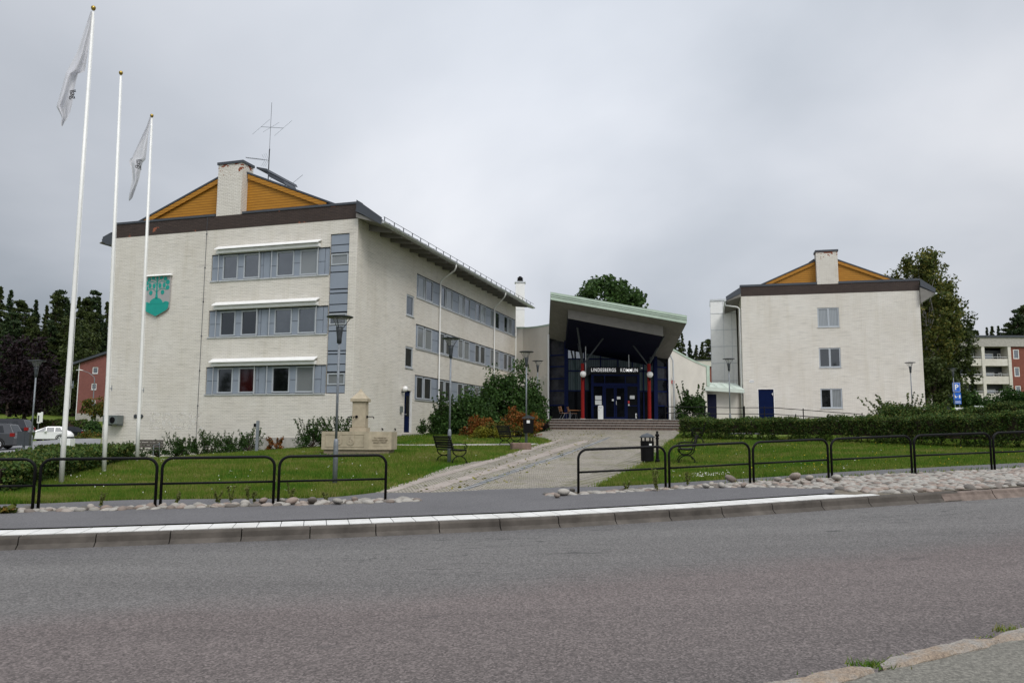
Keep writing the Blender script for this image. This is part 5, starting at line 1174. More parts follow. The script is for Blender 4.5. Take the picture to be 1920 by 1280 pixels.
q = MB(); [q.box(-.55, .45, -.35 + i * .12, -.25 + i * .12, .62, .645) for i in range(6)]; q.build('tabletop', MT['wood_chair'], tbq)
for x in (-.45, .35): q = MB(); q.tube([(x, -.3, 0), (x, -.2, .62), (x, .2, .62), (x, .3, 0)], .014, 6); q.build('leg', MT['galv'], tbq)
kp = root('ticket_pillar', 'pale free-standing round-topped ashtray pillar before the left door panel', 'pillar', (5.93, 52.6, ZT))
q = MB(); q.prism([(-.17, -.1, 0), (.17, -.1, 0), (.17, -.1, .9)] + [(.17 * cos(a), -.1, .9 + .09 * sin(a)) for a in np.linspace(.3, pi - .3, 6)] + [(-.17, -.1, .9)], (0, .2, 0)); q.build('pillar_body', MT['paper'], kp)
q = MB(); q.tube([(-.1, -.11, .84), (0, -.115, .81), (.1, -.11, .84)], .01, 5); q.box(-.13, -.09, -.106, -.1, .62, .66); q.build('slot', MT['lamp_dark'], kp)
bk = root('bicycle_stand', 'small dark curved metal stand beside the right red column', 'stand', (8.55, 53.2, ZT))
q = MB(); q.tube([(0, 0, 0), (-.15, 0, .35), (-.05, 0, .5)], .02, 6); q.tube([(-.12, 0, .28), (.1, 0, .2), (.3, 0, .3)], .02, 6); q.tube([(-.2, 0, .03), (.35, 0, .03)], .02, 6); q.build('frame', MT['iron'], bk)

# ================================================================== terrace and ramp railings
def prail(pts, posts, label, zrails=(.5, .93)):
    b0 = pts[0]; r = root('ramp_railing', label, 'railing', b0, 0, 'black railings on the terrace and ramp')
    rel = lambda p, dz=0: (p[0] - b0[0], p[1] - b0[1], p[2] - b0[2] + dz)
    for h in zrails: q = MB(); q.tube([rel(p, h) for p in pts], .026, 6); q.build('rail', MT['black'], r)
    for i in range(posts + 1):
        k = i / posts * (len(pts) - 1); j = min(int(k), len(pts) - 2); f = k - j; p = [pts[j][a] * (1 - f) + pts[j + 1][a] * f for a in range(3)]
        q = MB(); q.tube([rel(p), rel(p, zrails[-1] + .1)], .036, 6); q.build('post', MT['black'], r)
T1 = lambda px, Y: (at(px, 800, Y)[0], Y, ZT)
prail([T1(1250, 53), T1(1397, 54.5)], 2, 'black two-bar terrace railing behind the round bush, right of the entrance')
a, b, c = T1(1399, 54), T1(1455, 53.8), T1(1620, 53); prail([a, b, (c[0], c[1], .42)], 3, 'black ramp railing sloping down past the blue door')
a, c = T1(1495, 51.5), T1(1560, 51.2); prail([(a[0], a[1], .35), (c[0], c[1], .22)], 1, 'short lower ramp railing in front of the blue door ramp', (.45, .85))

# ================================================================== signs and boxes
ps = root('parking_sign', 'blue P sign with two smaller blue plates below on twin posts, above the hedge', 'sign')
q = MB(); q.box(-.32, .32, -.02, .02, 3.35, 4.15); pn = q.build('sign_plate', MT['sign_blue'], ps)
t = text_mesh('P', .62, 'lettering', MT['white_paint'], pn, .006, .015); t.rotation_euler = (pi / 2, 0, 0); t.location = (0, -.025, 3.74)
q = MB()
for x0, x1, z0, z1 in ((-.30, .30, 4.11, 4.13), (-.30, .30, 3.37, 3.39), (-.30, -.28, 3.37, 4.13), (.28, .30, 3.37, 4.13)): q.box(x0, x1, -.026, -.021, z0, z1)
q.build('sign_border', MT['white_paint'], pn)
q = MB(); q.box(-.30, .34, -.02, .02, 2.70, 3.29); p2_ = q.build('sign_plate', MT['sign_blue'], ps)
q = MB(); q.prism([(-.25, -.03, 2.88), (-.05, -.03, 2.88), (-.05, -.03, 2.98), (-.12, -.03, 3.0), (-.16, -.03, 3.1), (-.25, -.03, 3.1)], (0, .008, 0)); q.box(.16, .28, -.03, -.022, 2.85, 3.1); q.box(.02, .08, -.03, -.022, 2.95, 3.0); q.build('sign_symbol', MT['white_paint'], p2_)
q = MB(); q.box(-.28, .34, -.02, .02, 2.35, 2.66); p3_ = q.build('sign_plate', MT['sign_blue'], ps)
q = MB(); q.box(-.22, .28, -.03, -.022, 2.56, 2.59); [q.box(-.22 + i * .09, -.16 + i * .09, -.03, -.022, 2.43, 2.50) for i in range(6)]; q.build('sign_symbol', MT['white_paint'], p3_)
for x in (-.15, .2): q = MB(); q.tube([(x, .05, 0), (x, .05, 4.1)], .035, 8); q.build('post', MT['galv'], ps)
put(ps, 1799, 782, 66, 0, ps['label'])
ps.location.z = at(1799, 706, 66)[2] - 4.15
ev = root('charging_station', 'white and lime green charging box below the blue parking sign', 'charging station')
q = MB(); q.box(-.34, .02, -.2, .2, .2, 1.5); q.build('green_side', MT['green_paint'], ev); q = MB(); q.box(.021, .34, -.2, .2, .2, 1.5); q.box(-.36, .34, -.21, -.2, 1.3, 1.5); q.build('white_side', MT['paper'], ev)
q = MB(); q.lathe([(.09, 0), (.09, .01)], 12, (0, 0, 0)); q.v = [(x + .2, -.205 - z, y * 1.8 + 1.05) for x, y, z in q.v]; q.build('socket', MT['iron'], ev)
put(ev, 1799, 785, 62, .1, ev['label']); ev.location.z = at(1799, 753, 62)[2] - 1.5
gs = root('notice_board', 'small grey notice board on the grass bank at the right', 'notice board')
q = MB(); q.box(-.42, .42, -.03, .03, .35, 1.1); q.build('board', MT['metal_light'], gs)
for x in (-.36, .36): q = MB(); q.tube([(x, .05, 0), (x, .05, 1.1)], .03, 6); q.build('post', MT['galv'], gs)
put(gs, 1837, 757, 74, 0, gs['label']); gs.location.z = at(1837, 749, 74)[2] - 1.1
# parking meters at the car park edge
pm = root('meter_box', 'small dark grey box on a galvanised post beside the parked estate cars', 'meter')
q = MB(); q.tube([(0, 0, 0), (0, 0, .75)], .05, 8); q.build('post', MT['galv'], pm); q = MB(); q.box(-.22, .05, -.13, .13, .7, 1.25); q.box(.052, .22, -.12, .12, .68, 1.22); q.build('box', [MT['lamp_dark']], pm)
put(pm, 45, 880, 31.5, .2, pm['label'])
dm = root('post_lamp', 'squat white domed lantern on a short post right of the left flagpole', 'lantern')
q = MB(); q.tube([(0, 0, 0), (0, 0, .55)], .05, 8); q.build('post', MT['lamp_dark'], dm); q = MB(); q.box(-.22, .22, -.2, .2, .55, 1.0); q.lathe([(.24, 1.08), (.22, 1.18), (.12, 1.30), (.03, 1.33)], 14); q.build('lantern_head', MT['white_paint'], dm)
q = MB(); q.lathe([(.2, 1.0), (.245, 1.03), (.245, 1.08)], 14); q.build('collar', MT['lamp_dark'], dm); put(dm, 128, 866, 36, 0, dm['label'])
rl = root('car_park_rail', 'thin low metal rail along the near edge of the car park', 'rail'); a_, c_ = at(-60, 858, 34), at(92, 858, 37)
q = MB(); q.tube([(0, 0, .28), (c_[0] - a_[0], c_[1] - a_[1], .28)], .035, 6); q.build('rail', MT['iron'], rl)
for k in (0, .33, .66, 1): q = MB(); q.tube([((c_[0] - a_[0]) * k, (c_[1] - a_[1]) * k, -.2), ((c_[0] - a_[0]) * k, (c_[1] - a_[1]) * k, .3)], .03, 6); q.build('post', MT['galv'], rl)
rl.location = (a_[0], a_[1], gz1(a_[0], a_[1]) + .1)
sl = root('street_lamp', 'tall thin street lamp with a curved arm before the pink brick house', 'street lamp')
q = MB(); q.tube([(0, 0, 0), (0, 0, 6.6), (-.1, 0, 7.0)], [.09, .06, .05], 8); q.build('pole', MT['galv'], sl); q = MB(); q.tube([(-.1, 0, 7.0), (-.9, 0, 7.6), (-1.8, 0, 7.9)], .035, 6); q.build('arm', MT['galv'], sl)
q = MB(); q.tube([(-1.7, 0, 7.9), (-2.1, 0, 7.98), (-2.7, 0, 7.95)], [.06, .14, .07], 8, flat=.6); q.build('lamp_head', MT['paper'], sl); put(sl, 174, 800, 112, 0, sl['label']); sl.location.z = at(174, 712, 112)[2] - 7.9 + .55
si = root('information_sign', 'white and dark information sign on a post behind the parked white car', 'sign')
q = MB(); q.box(-.3, .1, -.03, .03, 1.7, 2.9); q.box(.1, .32, -.03, .03, 1.8, 3.0); q.build('sign_plate', MT['paper'], si); q = MB(); q.box(-.22, -.06, -.04, -.031, 1.85, 2.6); q.build('sign_symbol', MT['lamp_dark'], si)
q = MB(); q.tube([(-.15, 0.04, 0), (-.15, .04, 1.7)], .04, 6); q.build('post', MT['galv'], si); put(si, 76, 808, 92, 0, si['label']); si.location.z = at(76, 785, 92)[2] - 2.9

# ================================================================== cars
def car(name, label, L_, Hh, body, prof, belt, glassx, wheels, px, py, Y, head, group=None, light_red=True):
    """prof: side outline (x from rear 0 to front L, z); body tapers above the belt line"""
    r = root(name, label, 'car', group=group); W2 = .9
    def wy(z): return W2 * (1 - .0) if z <= belt else W2 - (z - belt) / (Hh - belt) * .22
    q = MB(); n = len(prof)
    for sg in (-1, 1): q.quad(*[(x, sg * wy(z), z) for x, z in (prof if sg < 0 else prof[::-1])])
    for i in range(n):
        (x0, z0), (x1, z1) = prof[i], prof[(i + 1) % n]; q.quad((x0, -wy(z0), z0), (x0, wy(z0), z0), (x1, wy(z1), z1), (x1, -wy(z1), z1))
    q.build('body', body, r, bevel=.05)
    for sg in (-1, 1):
        q = MB()
        for g_ in glassx:
            P = [(x, sg * (wy(z) + .012), z) for x, z in g_]; q.prism(P if sg < 0 else P[::-1], (0, -sg * .03, 0))
        q.build('side_window', MT['glass_car'], r)
    rw = [p for p in prof]                            # rear glass
    q = MB(); zr0, zr1 = belt + .02, Hh - .12; xr = lambda z: np.interp(z, [prof[1][1], prof[2][1], prof[3][1]], [prof[1][0], prof[2][0], prof[3][0]])
    q.prism([(xr(zr0) - .015, -.68, zr0), (xr(zr0) - .015, .68, zr0), (xr(zr1) - .015, .56, zr1), (xr(zr1) - .015, -.56, zr1)], (.03, 0, 0)); q.build('rear_window', MT['glass_car'], r)
    for wx in wheels:
        for sg in (-1, 1):
            q = MB(); q.tube([(wx, sg * .70, .33), (wx, sg * .91, .33)], .33, 20); w_ = q.build('wheel', MT['rubber'], r)
            q = MB(); q.tube([(wx, sg * .915, .33), (wx, sg * .925, .33)], .22, 16)
            q.build('rim', MT['metal_light'], w_)
            q = MB()
            for a in np.linspace(0, 2 * pi, 6)[:-1]: q.prism([(wx + .05 * cos(a), sg * .93, .33 + .05 * sin(a)), (wx + .20 * cos(a + .25), sg * .93, .33 + .2 * sin(a + .25)), (wx + .2 * cos(a + .65), sg * .93, .33 + .2 * sin(a + .65))], (0, sg * .006, 0))
            q.build('spoke_gap', MT['rubber'], w_)
            q = MB(); q.tube([(wx - .40 * cos(a), sg * .902, .33 + .40 * sin(a)) for a in np.linspace(0, pi, 12)], .03, 5); q.build('wheel_arch', MT['rubber'], r)
    for sg in (-1, 1):
        q = MB(); q.box(xr(belt - .1) - .03, xr(belt - .1) + .22, sg * .68, sg * .915, belt - .22, belt + .02); q.build('tail_light', MT['red'], r)
        q = MB(); q.box(L_ - .28, L_ - .05, sg * .5, sg * .86, .62, .78); q.build('headlight', MT['acrylic'], r)
        q = MB(); q.prism([(glassx[-1][-1][0] - .1, sg * .9, belt + .02), (glassx[-1][-1][0] + .1, sg * .9, belt + .02), (glassx[-1][-1][0] + .1, sg * .9, belt + .16), (glassx[-1][-1][0] - .08, sg * .9, belt + .16)], (0, sg * .18, 0)); q.build('mirror', body, r)
    q = MB(); q.box(xr(.75) - .03, xr(.75) - .01, -.26, .26, .72, .84); q.build('number_plate', MT['paper'], r)
    q = MB(); q.box(.06, L_ - .1, -.905, .905, .22, .30); q.build('sill', MT['rubber'], r)
    p = at(px, py, Y); r.location = (p[0], p[1], gz1(p[0], p[1])); r.rotation_euler.z = head; return r
grey_paint = simple('grey_car_paint', (.055, .058, .065), .22, .6, .4, var=.03); dark_paint = simple('black_car_paint', (.014, .015, .02), .2, .6, .3, var=.03); wpaint = simple('white_car_paint', (.78, .79, .81), .22, .6, var=.02)
suvp = [(.05, .28), (.0, .72), (.06, 1.0), (.38, 1.62), (.75, 1.70), (2.6, 1.70), (3.45, 1.12), (4.5, .98), (4.78, .72), (4.78, .30)]
suvg = [[(.62, 1.10), (1.35, 1.10), (1.35, 1.54), (.78, 1.54)], [(1.42, 1.08), (2.25, 1.08), (2.25, 1.55), (1.42, 1.55)], [(2.32, 1.08), (3.30, 1.08), (2.62, 1.54), (2.32, 1.55)]]
G1 = 'parked cars in the car park'
car('parked_car', 'dark grey estate car parked at the left edge of the photo, nearest', 4.78, 1.70, grey_paint, suvp, 1.05, suvg, (.95, 3.8), 37, 856, 53.5, radians(193), G1)
car('parked_car', 'dark estate car behind the grey one, its tail showing beside the lamp post', 4.78, 1.70, dark_paint, suvp, 1.05, suvg, (.95, 3.8), 60, 850, 60, radians(195), G1)
hatp = [(.04, .28), (.0, .70), (.05, .95), (.42, 1.40), (.9, 1.48), (1.9, 1.47), (3.05, .98), (3.95, .84), (4.26, .62), (4.26, .28)]
hatg = [[(.62, 1.0), (1.25, .98), (1.25, 1.38), (.85, 1.38)], [(1.32, .98), (1.95, .97), (1.95, 1.38), (1.32, 1.39)], [(2.02, .97), (2.85, .96), (2.12, 1.36), (2.02, 1.37)]]
car('parked_car', 'white hatchback parked side-on behind the left flagpole', 4.26, 1.48, wpaint, hatp, .95, hatg, (.78, 3.4), 133, 841, 77, radians(207), G1)
car('parked_car', 'black hatchback with a red tail light, parked beyond the white car', 4.26, 1.48, dark_paint, hatp, .95, hatg, (.78, 3.4), 150, 840, 80, radians(235), G1)

# ================================================================== vegetation
def leafcloud(C, rad, n, size, seed=0, squash=1.0, flatn=.0, asp=1.5, shell=.0):
    """n leaf quads round each centre C (m,3) with radius rad (m,)"""
    rg = np.random.default_rng(seed); C = np.asarray(C, float); m = len(C); rad = np.broadcast_to(rad, (m,))
    n = np.broadcast_to(n, (m,)).astype(int); idx_ = np.repeat(np.arange(m), n); N_ = len(idx_)
    d = rg.normal(size=(N_, 3)); d /= np.linalg.norm(d, axis=1)[:, None]; r_ = rg.uniform(shell, 1, N_) ** (1 / 2.2)
    P = C[idx_] + d * (r_ * rad[idx_])[:, None] * np.array([1, 1, squash])
    nn = rg.normal(size=(N_, 3)) + d * .7; nn[:, 2] += flatn; nn /= np.linalg.norm(nn, axis=1)[:, None]
    a = np.cross(nn, rg.normal(size=(N_, 3))); a /= np.linalg.norm(a, axis=1)[:, None]; b = np.cross(nn, a)
    sz = size * rg.uniform(.6, 1.3, N_)[:, None]; a = a * sz * .5 * asp; b = b * sz * .5
    V = np.stack([P - a, P - b * .9, P + a, P + b * .9], 1).reshape(-1, 3)
    return V
def cloudmesh(name, V, mat, parent=None):
    return arrmesh(name, V, np.arange(len(V)).reshape(-1, 4), mat, parent)
def limbs(mb, base, tips, r0, rg, seg=4):
    for t_ in tips:
        b = np.array(base, float); t_ = np.array(t_, float); pts = []
        for i in range(seg + 1):
            k = i / seg; p = b + (t_ - b) * k + rg.normal(size=3) * .10 * np.linalg.norm(t_ - b) * (k * (1 - k)); pts.append(tuple(p))
        mb.tube(pts, [r0 * (1 - .8 * i / seg) for i in range(seg + 1)], 5)
def broad_tree(name, label, cat, loc, Ht, cr, cz, ch, leaf, mat, bark='bark', clumps=120, per=90, cl_r=.9, seed=1, trunk_r=.28, group=None, droop=0, sparse=0):
    rg = np.random.default_rng(seed); r = root(name, label, cat, loc, 0, group); C = []
    while len(C) < clumps:
        p = rg.uniform(-1, 1, 3); l = np.linalg.norm(p)
        if l > 1 or l < .35: continue
        if rg.uniform() < sparse and l < .75: continue
        wob = 1 + .16 * sin(3 * atan2(p[1], p[0]) + seed) + .12 * sin(5 * p[2] * 3 + seed)
        C.append((p[0] * cr * wob, p[1] * cr * wob, cz + p[2] * ch))
    C = np.array(C); rr = cl_r * rg.uniform(.6, 1.25, len(C)); V = leafcloud(C, rr, (per * rr / cl_r).astype(int), leaf, seed, .8, .4)
    if droop:
        V2 = []
        for c in C[::2]:
            k = rg.integers(6, 12); z = np.linspace(0, -droop * rg.uniform(.5, 1.2), k); V2.append(leafcloud(np.c_[np.full(k, c[0]) + rg.normal(size=k) * .08, np.full(k, c[1]) + rg.normal(size=k) * .08, c[2] + z], .16, 9, leaf, int(rg.integers(1e6))))
        V = np.concatenate([V] + V2)
    q = MB(); q.tube([(0, 0, -.2), (.05, .03, cz - ch * .8), (0, 0, cz)], [trunk_r, trunk_r * .8, trunk_r * .35], 8)
    limbs(q, (.04, .02, cz - ch * .75), C[rg.choice(len(C), min(22, len(C)), replace=False)], trunk_r * .35, rg); q.build('trunk', MT[bark], r)
    cloudmesh('crown', V, MT[mat], r); return r
def spruce_proto(label, Ht, rb, mat, seed, group):
    rg = np.random.default_rng(seed); r = root('spruce_tree', label, 'tree', group=group); C = []; R_ = []
    for z in np.arange(Ht * .08, Ht, Ht * .026):
        k = 1 - z / Ht; rad = rb * 1.2 * k * rg.uniform(.7, 1.15) + .05; nb = max(4, int(8 * k + 4))
        for a in rg.uniform(0, 2 * pi, nb):
            for f in (.35, .68, .97): C.append((rad * f * cos(a), rad * f * sin(a), z - .22 * rad * f * f + rg.normal() * .12)); R_.append(.17 + .26 * k * f)
    V = leafcloud(C, np.array(R_), 14, .24, seed, .45, .3, 2.0); q = MB(); q.tube([(0, 0, -.5), (0, 0, Ht * .5), (0, 0, Ht)], [.28, .18, .03], 7); q.build('trunk', MT['bark'], r); cloudmesh('crown', V, MT[mat], r); return r
def pine_proto(label, Ht, rb, mat, seed, group):
    rg = np.random.default_rng(seed); r = root('pine_tree', label, 'tree', group=group); C = []; R_ = []
    for i in range(95):
        k = rg.uniform(.28, 1) ** .8; a = rg.uniform(0, 2 * pi); rad = rb * (1.12 - k) ** .75 * rg.uniform(.3, 1.0); C.append((rad * cos(a), rad * sin(a), Ht * k)); R_.append(rg.uniform(.35, .8))
    C.append((0, 0, Ht)); R_.append(.7); V = leafcloud(C, np.array(R_), 70, .25, seed, .5, .2, 2.0)
    q = MB(); q.tube([(0, 0, -.5), (.1, 0, Ht * .5), (0, .1, Ht)], [.26, .2, .05], 7); limbs(q, (.1, 0, Ht * .55), np.array(C)[::6], .09, rg); q.build('trunk', MT['bark'], r); cloudmesh('crown', V, MT[mat], r); return r
# forest beyond the car park, on the left
gF = 'conifers of the wood behind the car park'; LF = 'lower dark conifer inside the left wood, below its skyline'
protos = [spruce_proto(LF, 20, 3.0, 'leaf_conifer', 11, gF), spruce_proto(LF, 20, 3.6, 'leaf_conifer2', 12, gF), pine_proto(LF, 20, 3.4, 'leaf_conifer2', 13, gF), pine_proto(LF, 20, 3.8, 'leaf_conifer', 14, gF)]
used = [False] * 4; rg = np.random.default_rng(5)
def plant(k, x, y, top_px, label=None, group=None, hs=None):
    o = protos[k] if not used[k] else copy_tree(protos[k]); used[k] = True; z = gz1(x, y)
    if top_px is not None:
        px = 960 + F_PX * x / y; zt = at(px, top_px, y)[2]; hs = (zt - z) / 20
    o.location = (x, y, z - .3); w_ = max(.75, min(1.25, hs)); o.scale = (w_ * rg.uniform(.85, 1.2), w_ * rg.uniform(.85, 1.2), hs); o.rotation_euler.z = rg.uniform(0, 6)
    if label: o['label'] = label; o['group'] = group
    return o
ORD = 'first second third fourth fifth sixth seventh eighth ninth tenth eleventh twelfth thirteenth fourteenth fifteenth sixteenth seventeenth eighteenth'.split()
for i, (px, tp) in enumerate([(8, 555), (-12, 548), (28, 575), (45, 590), (57, 572), (78, 582), (95, 560), (106, 556), (118, 572), (138, 566), (152, 570), (165, 556), (176, 566), (192, 574), (205, 572), (220, 580), (-40, 560), (240, 585)]):
    y = 150 + rg.uniform(-14, 14); plant(i % 4, (px - 960) / F_PX * y, y, tp, 'skyline conifer of the left wood, its tip ' + ORD[sorted([8, -12, 28, 45, 57, 78, 95, 106, 118, 138, 152, 165, 176, 192, 205, 220, -40, 240]).index(px)] + ' from the left', gF)
for i in range(26):                                # lower, nearer rank that closes the wood
    y = 133 + rg.uniform(-6, 10); px = -40 + i * 10.5 + rg.uniform(-5, 5); plant(int(rg.integers(0, 4)), (px - 960) / F_PX * y, y, 612 + rg.uniform(-22, 45), LF, gF)
gR = 'conifers behind the link between the blocks'; LR_ = 'dark conifer showing above the low right wing of the hall'
for px, tp in [(1268, 622), (1281, 618), (1295, 632), (1308, 640), (1319, 634), (1331, 630), (1345, 650), (1275, 650), (1300, 660), (1325, 655)]: y = 140 + rg.uniform(-8, 8); plant(int(rg.integers(0, 4)), (px - 960) / F_PX * y, y, tp, 'dark conifer showing above the low right wing, ' + ORD[sorted([1268, 1281, 1295, 1308, 1319, 1331, 1345, 1275, 1300, 1325]).index(px)] + ' from the left', gR)
gT_ = 'conifers behind the balcony block'; LT_ = 'dark tree top above the flat roof of the balcony block'
for px, tp, k in [(1826, 594, 3), (1812, 604, 2), (1858, 600, 0), (1868, 598, 1), (1880, 597, 0), (1900, 592, 2), (1916, 568, 3), (1930, 560, 2), (1840, 606, 1), (1890, 603, 3)]: y = 150 + rg.uniform(-6, 6); plant(k, (px - 960) / F_PX * y, y, tp, 'tree top above the flat roof of the balcony block, ' + ORD[sorted([1826, 1812, 1858, 1868, 1880, 1900, 1916, 1930, 1840, 1890]).index(px)] + ' from the left', gT_)
rb = np.random.default_rng(77)
for i in range(42):                                # a belt of trees across the road; the street-side windows mirror it
    if i < 24: x, y = -52 - (i % 12) * 5.2 + rb.uniform(-1, 1), -2 - (i % 12) * 2.2 - (i // 12) * 7 + rb.uniform(-1, 1)
    elif i < 34: x, y = -30 + (i - 24) * 9 + rb.uniform(-2, 2), -30 + rb.uniform(-4, 4)
    else: x, y = -6 + (i - 34) * 5 + rb.uniform(-1, 1), -26 + rb.uniform(-2, 2)
    plant(i % 4, x, y, None, 'tall conifer on the near side of the road, behind the viewpoint', 'conifers across the road', .58 + rb.uniform(0, .16))
def g3(px, py, Y, dz=0): p = at(px, py, Y); return (p[0], p[1], gz1(p[0], p[1]) + dz)
broad_tree('copper_beech', 'dark purple copper beech behind the parked cars', 'tree', g3(46, 800, 98), 12, 3.6, 6.6, 5.6, .30, 'leaf_beech', clumps=110, per=80, cl_r=1.1, seed=21)
broad_tree('broadleaf_tree', 'yellowish green tree in the wood right of the left flagpole', 'tree', g3(150, 795, 122), 14, 2.6, 8.5, 6.0, .30, 'leaf_conifer2', clumps=60, per=70, cl_r=1.1, seed=22)
broad_tree('broadleaf_tree', 'small yellow-green tree in front of the pink brick house', 'tree', g3(180, 795, 106), 4, 1.6, 2.7, 1.3, .22, 'leaf_mixed', clumps=34, per=50, cl_r=.6, seed=23, trunk_r=.1)
broad_tree('chestnut_tree', 'broad dark green chestnut crown rising behind the green-edged roof', 'tree', (10.6, 86, gz1(10.6, 86)), 16, 4.7, 10.6, 5.2, .30, 'leaf_dark', clumps=170, per=120, cl_r=1.15, seed=24, trunk_r=.4)
broad_tree('birch_tree', 'sparse pale birch crown above the left wing of the hall', 'tree', (at(1014, 700, 110)[0], 110, 1.5), 14, 1.4, 11.6, 2.0, .16, 'leaf_birch', 'birch_bark', clumps=34, per=26, cl_r=.5, seed=25, trunk_r=.12)
broad_tree('birch_tree', 'tall weeping birch right of the smaller brick block', 'tree', (at(1742, 700, 74)[0], 74, gz1(39, 74)), 17, 3.3, 10.2, 6.2, .20, 'leaf_birch', 'birch_bark', clumps=240, per=62, cl_r=.75, seed=26, trunk_r=.25, droop=2.0)
broad_tree('birch_tree', 'darker birch close behind the right corner of the smaller block', 'tree', (at(1765, 700, 80)[0], 80, gz1(43, 80)), 14, 3.2, 7.2, 5.8, .22, 'leaf_conifer2', 'birch_bark', clumps=150, per=80, cl_r=.95, seed=27, trunk_r=.22, droop=1.6)
broad_tree('rowan_tree', 'reddish tinged small tree under the birches at the block corner', 'tree', (at(1752, 700, 70)[0], 70, gz1(37, 70)), 6, 2.2, 3.4, 2.2, .2, 'leaf_conifer2', clumps=60, per=70, cl_r=.7, seed=28, trunk_r=.1)
broad_tree('broadleaf_tree', 'bushy green tree in front of the left balconies', 'tree', (at(1812, 700, 84)[0], 84, gz1(48, 84)), 4, 1.7, 1.5, 1.5, .2, 'leaf_bush', clumps=60, per=80, cl_r=.7, seed=29, trunk_r=.12)
broad_tree('broadleaf_tree', 'dark round tree in front of the brick wall at the right edge', 'tree', (at(1915, 700, 84)[0], 84, gz1(54, 84)), 5, 2.8, 1.7, 1.7, .2, 'leaf_bush', clumps=70, per=80, cl_r=.8, seed=30, trunk_r=.12)
# shrubs and bushes
def bush(name, label, loc, rx, ry, h, leaf, mat, dens, seed, cl=.45, spikes=0, group=None, cat='bush'):
    rg = np.random.default_rng(seed); r = root(name, label, cat, loc, 0, group); C = []; n = int(dens)
    while len(C) < n:
        p = rg.uniform(-1, 1, 3); p[2] = abs(p[2])
        if .45 < np.linalg.norm(p) <= 1: C.append((p[0] * rx, p[1] * ry, .05 + p[2] * (h - cl * .7) * (1 + .18 * sin(p[0] * 7 + seed))))
    C = np.array(C); V = [leafcloud(C, cl * rg.uniform(.6, 1.2, n), 60, leaf, seed, .85, .3)]; q = MB()
    limbs(q, (0, 0, 0), C[rg.choice(n, min(14, n), replace=False)] * .95, .03, rg)
    for i in range(spikes):
        a = rg.uniform(0, 2 * pi); f = rg.uniform(.3, 1); b = np.array([rx * f * cos(a) * .8, ry * f * sin(a) * .8, h * .55]); t_ = b + np.array([cos(a) * rx * .35, sin(a) * ry * .3, h * rg.uniform(.35, .75)]); k = np.linspace(0, 1, 9)[:, None]
        V.append(leafcloud(b + (t_ - b) * k + rg.normal(size=(9, 3)) * .02, .06, 6, leaf, int(rg.integers(1e6)))); q.tube([tuple(b), tuple(t_)], .008, 4)
    q.build('stems', MT['bark'], r); cloudmesh('foliage', np.concatenate(V), MT[mat], r); return r
bush('large_bush', 'largest dark green bush against the side wall, reaching the first-floor windows', g3(955, 808, 47.5), 1.9, 1.7, 4.1, .12, 'leaf_bush', 210, 31, .6)
bush('large_bush', 'dark bush right of the largest one, behind the strapped litter bin', g3(1000, 806, 48.5), .85, 1.3, 3.0, .12, 'leaf_bush', 110, 32, .55)
bush('large_bush', 'dark spreading bush below the downpipe, left of the largest bush', g3(882, 812, 45.5), 1.75, 1.5, 2.5, .11, 'leaf_bush', 190, 33, .55)
bush('large_bush', 'loose-edged bush at the left end of the row along the side wall', g3(833, 813, 45), .75, 1.0, 1.9, .10, 'leaf_bush', 80, 34, .4, spikes=10)
bush('spiraea_bush', 'rusty orange bush behind the farther left bench and the bin', g3(978, 812, 42.5), 1.15, .9, 1.55, .09, 'leaf_orange', 55, 35, .35)
bush('spiraea_bush', 'faded orange and green bush left of the brighter orange one', g3(905, 813, 43), 1.25, .8, 1.15, .09, 'leaf_orange', 40, 36, .3)
bush('low_bush', 'yellow-green low bush behind the farther left bench', g3(925, 819, 41), 1.2, .5, .62, .08, 'leaf_yellow', 44, 37, .25)
bush('low_bush', 'mixed green and yellow bush between the orange bushes', g3(948, 815, 42), 1.5, .6, .95, .08, 'leaf_mixed', 60, 38, .3)
bush('low_bush', 'small dark tuft at the foot of the side wall near the blue door', g3(795, 815, 45.5), .3, .3, .75, .07, 'leaf_bush', 10, 39, .2)
bush('low_bush', 'dark red-leaved low bush left of the terrace steps', g3(1003, 806, 47), .9, .7, .9, .09, 'leaf_beech', 30, 40, .3)
bush('round_bush', 'round dark bush on the terrace in front of the right wing', (at(1299, 785, 55)[0], 55, ZT), 1.05, 1.0, 2.15, .11, 'leaf_bush', 75, 41, .42, spikes=10)
bush('large_bush', 'wide spiky bush before the right end of the smaller block', g3(1700, 790, 50), 2.6, 1.5, 1.75, .10, 'leaf_hedge', 200, 42, .42, spikes=22)
bush('large_bush', 'dark mass of bushes behind the hedge, left of the parking sign', g3(1748, 790, 60), 1.5, 1.4, 1.9, .12, 'leaf_hedge', 90, 43, .5)
bush('large_bush', 'dark bushes in front of the right balconies, right of the parking sign', g3(1832, 768, 78), 2.4, 1.6, 1.6, .14, 'leaf_bush', 80, 44, .6)
bush('large_bush', 'green bush beside the parked black car, below the pink house', g3(175, 812, 84), 1.9, 1.4, 2.0, .16, 'leaf_bush', 50, 45, .6)
bush('low_bush', 'reddish brown low hedge bush right of the parked black car', g3(175, 828, 76), 2.0, 1.0, .95, .12, 'leaf_mixed', 50, 46, .4)
shp = []
gS = 'upright shrubs along the brick front'
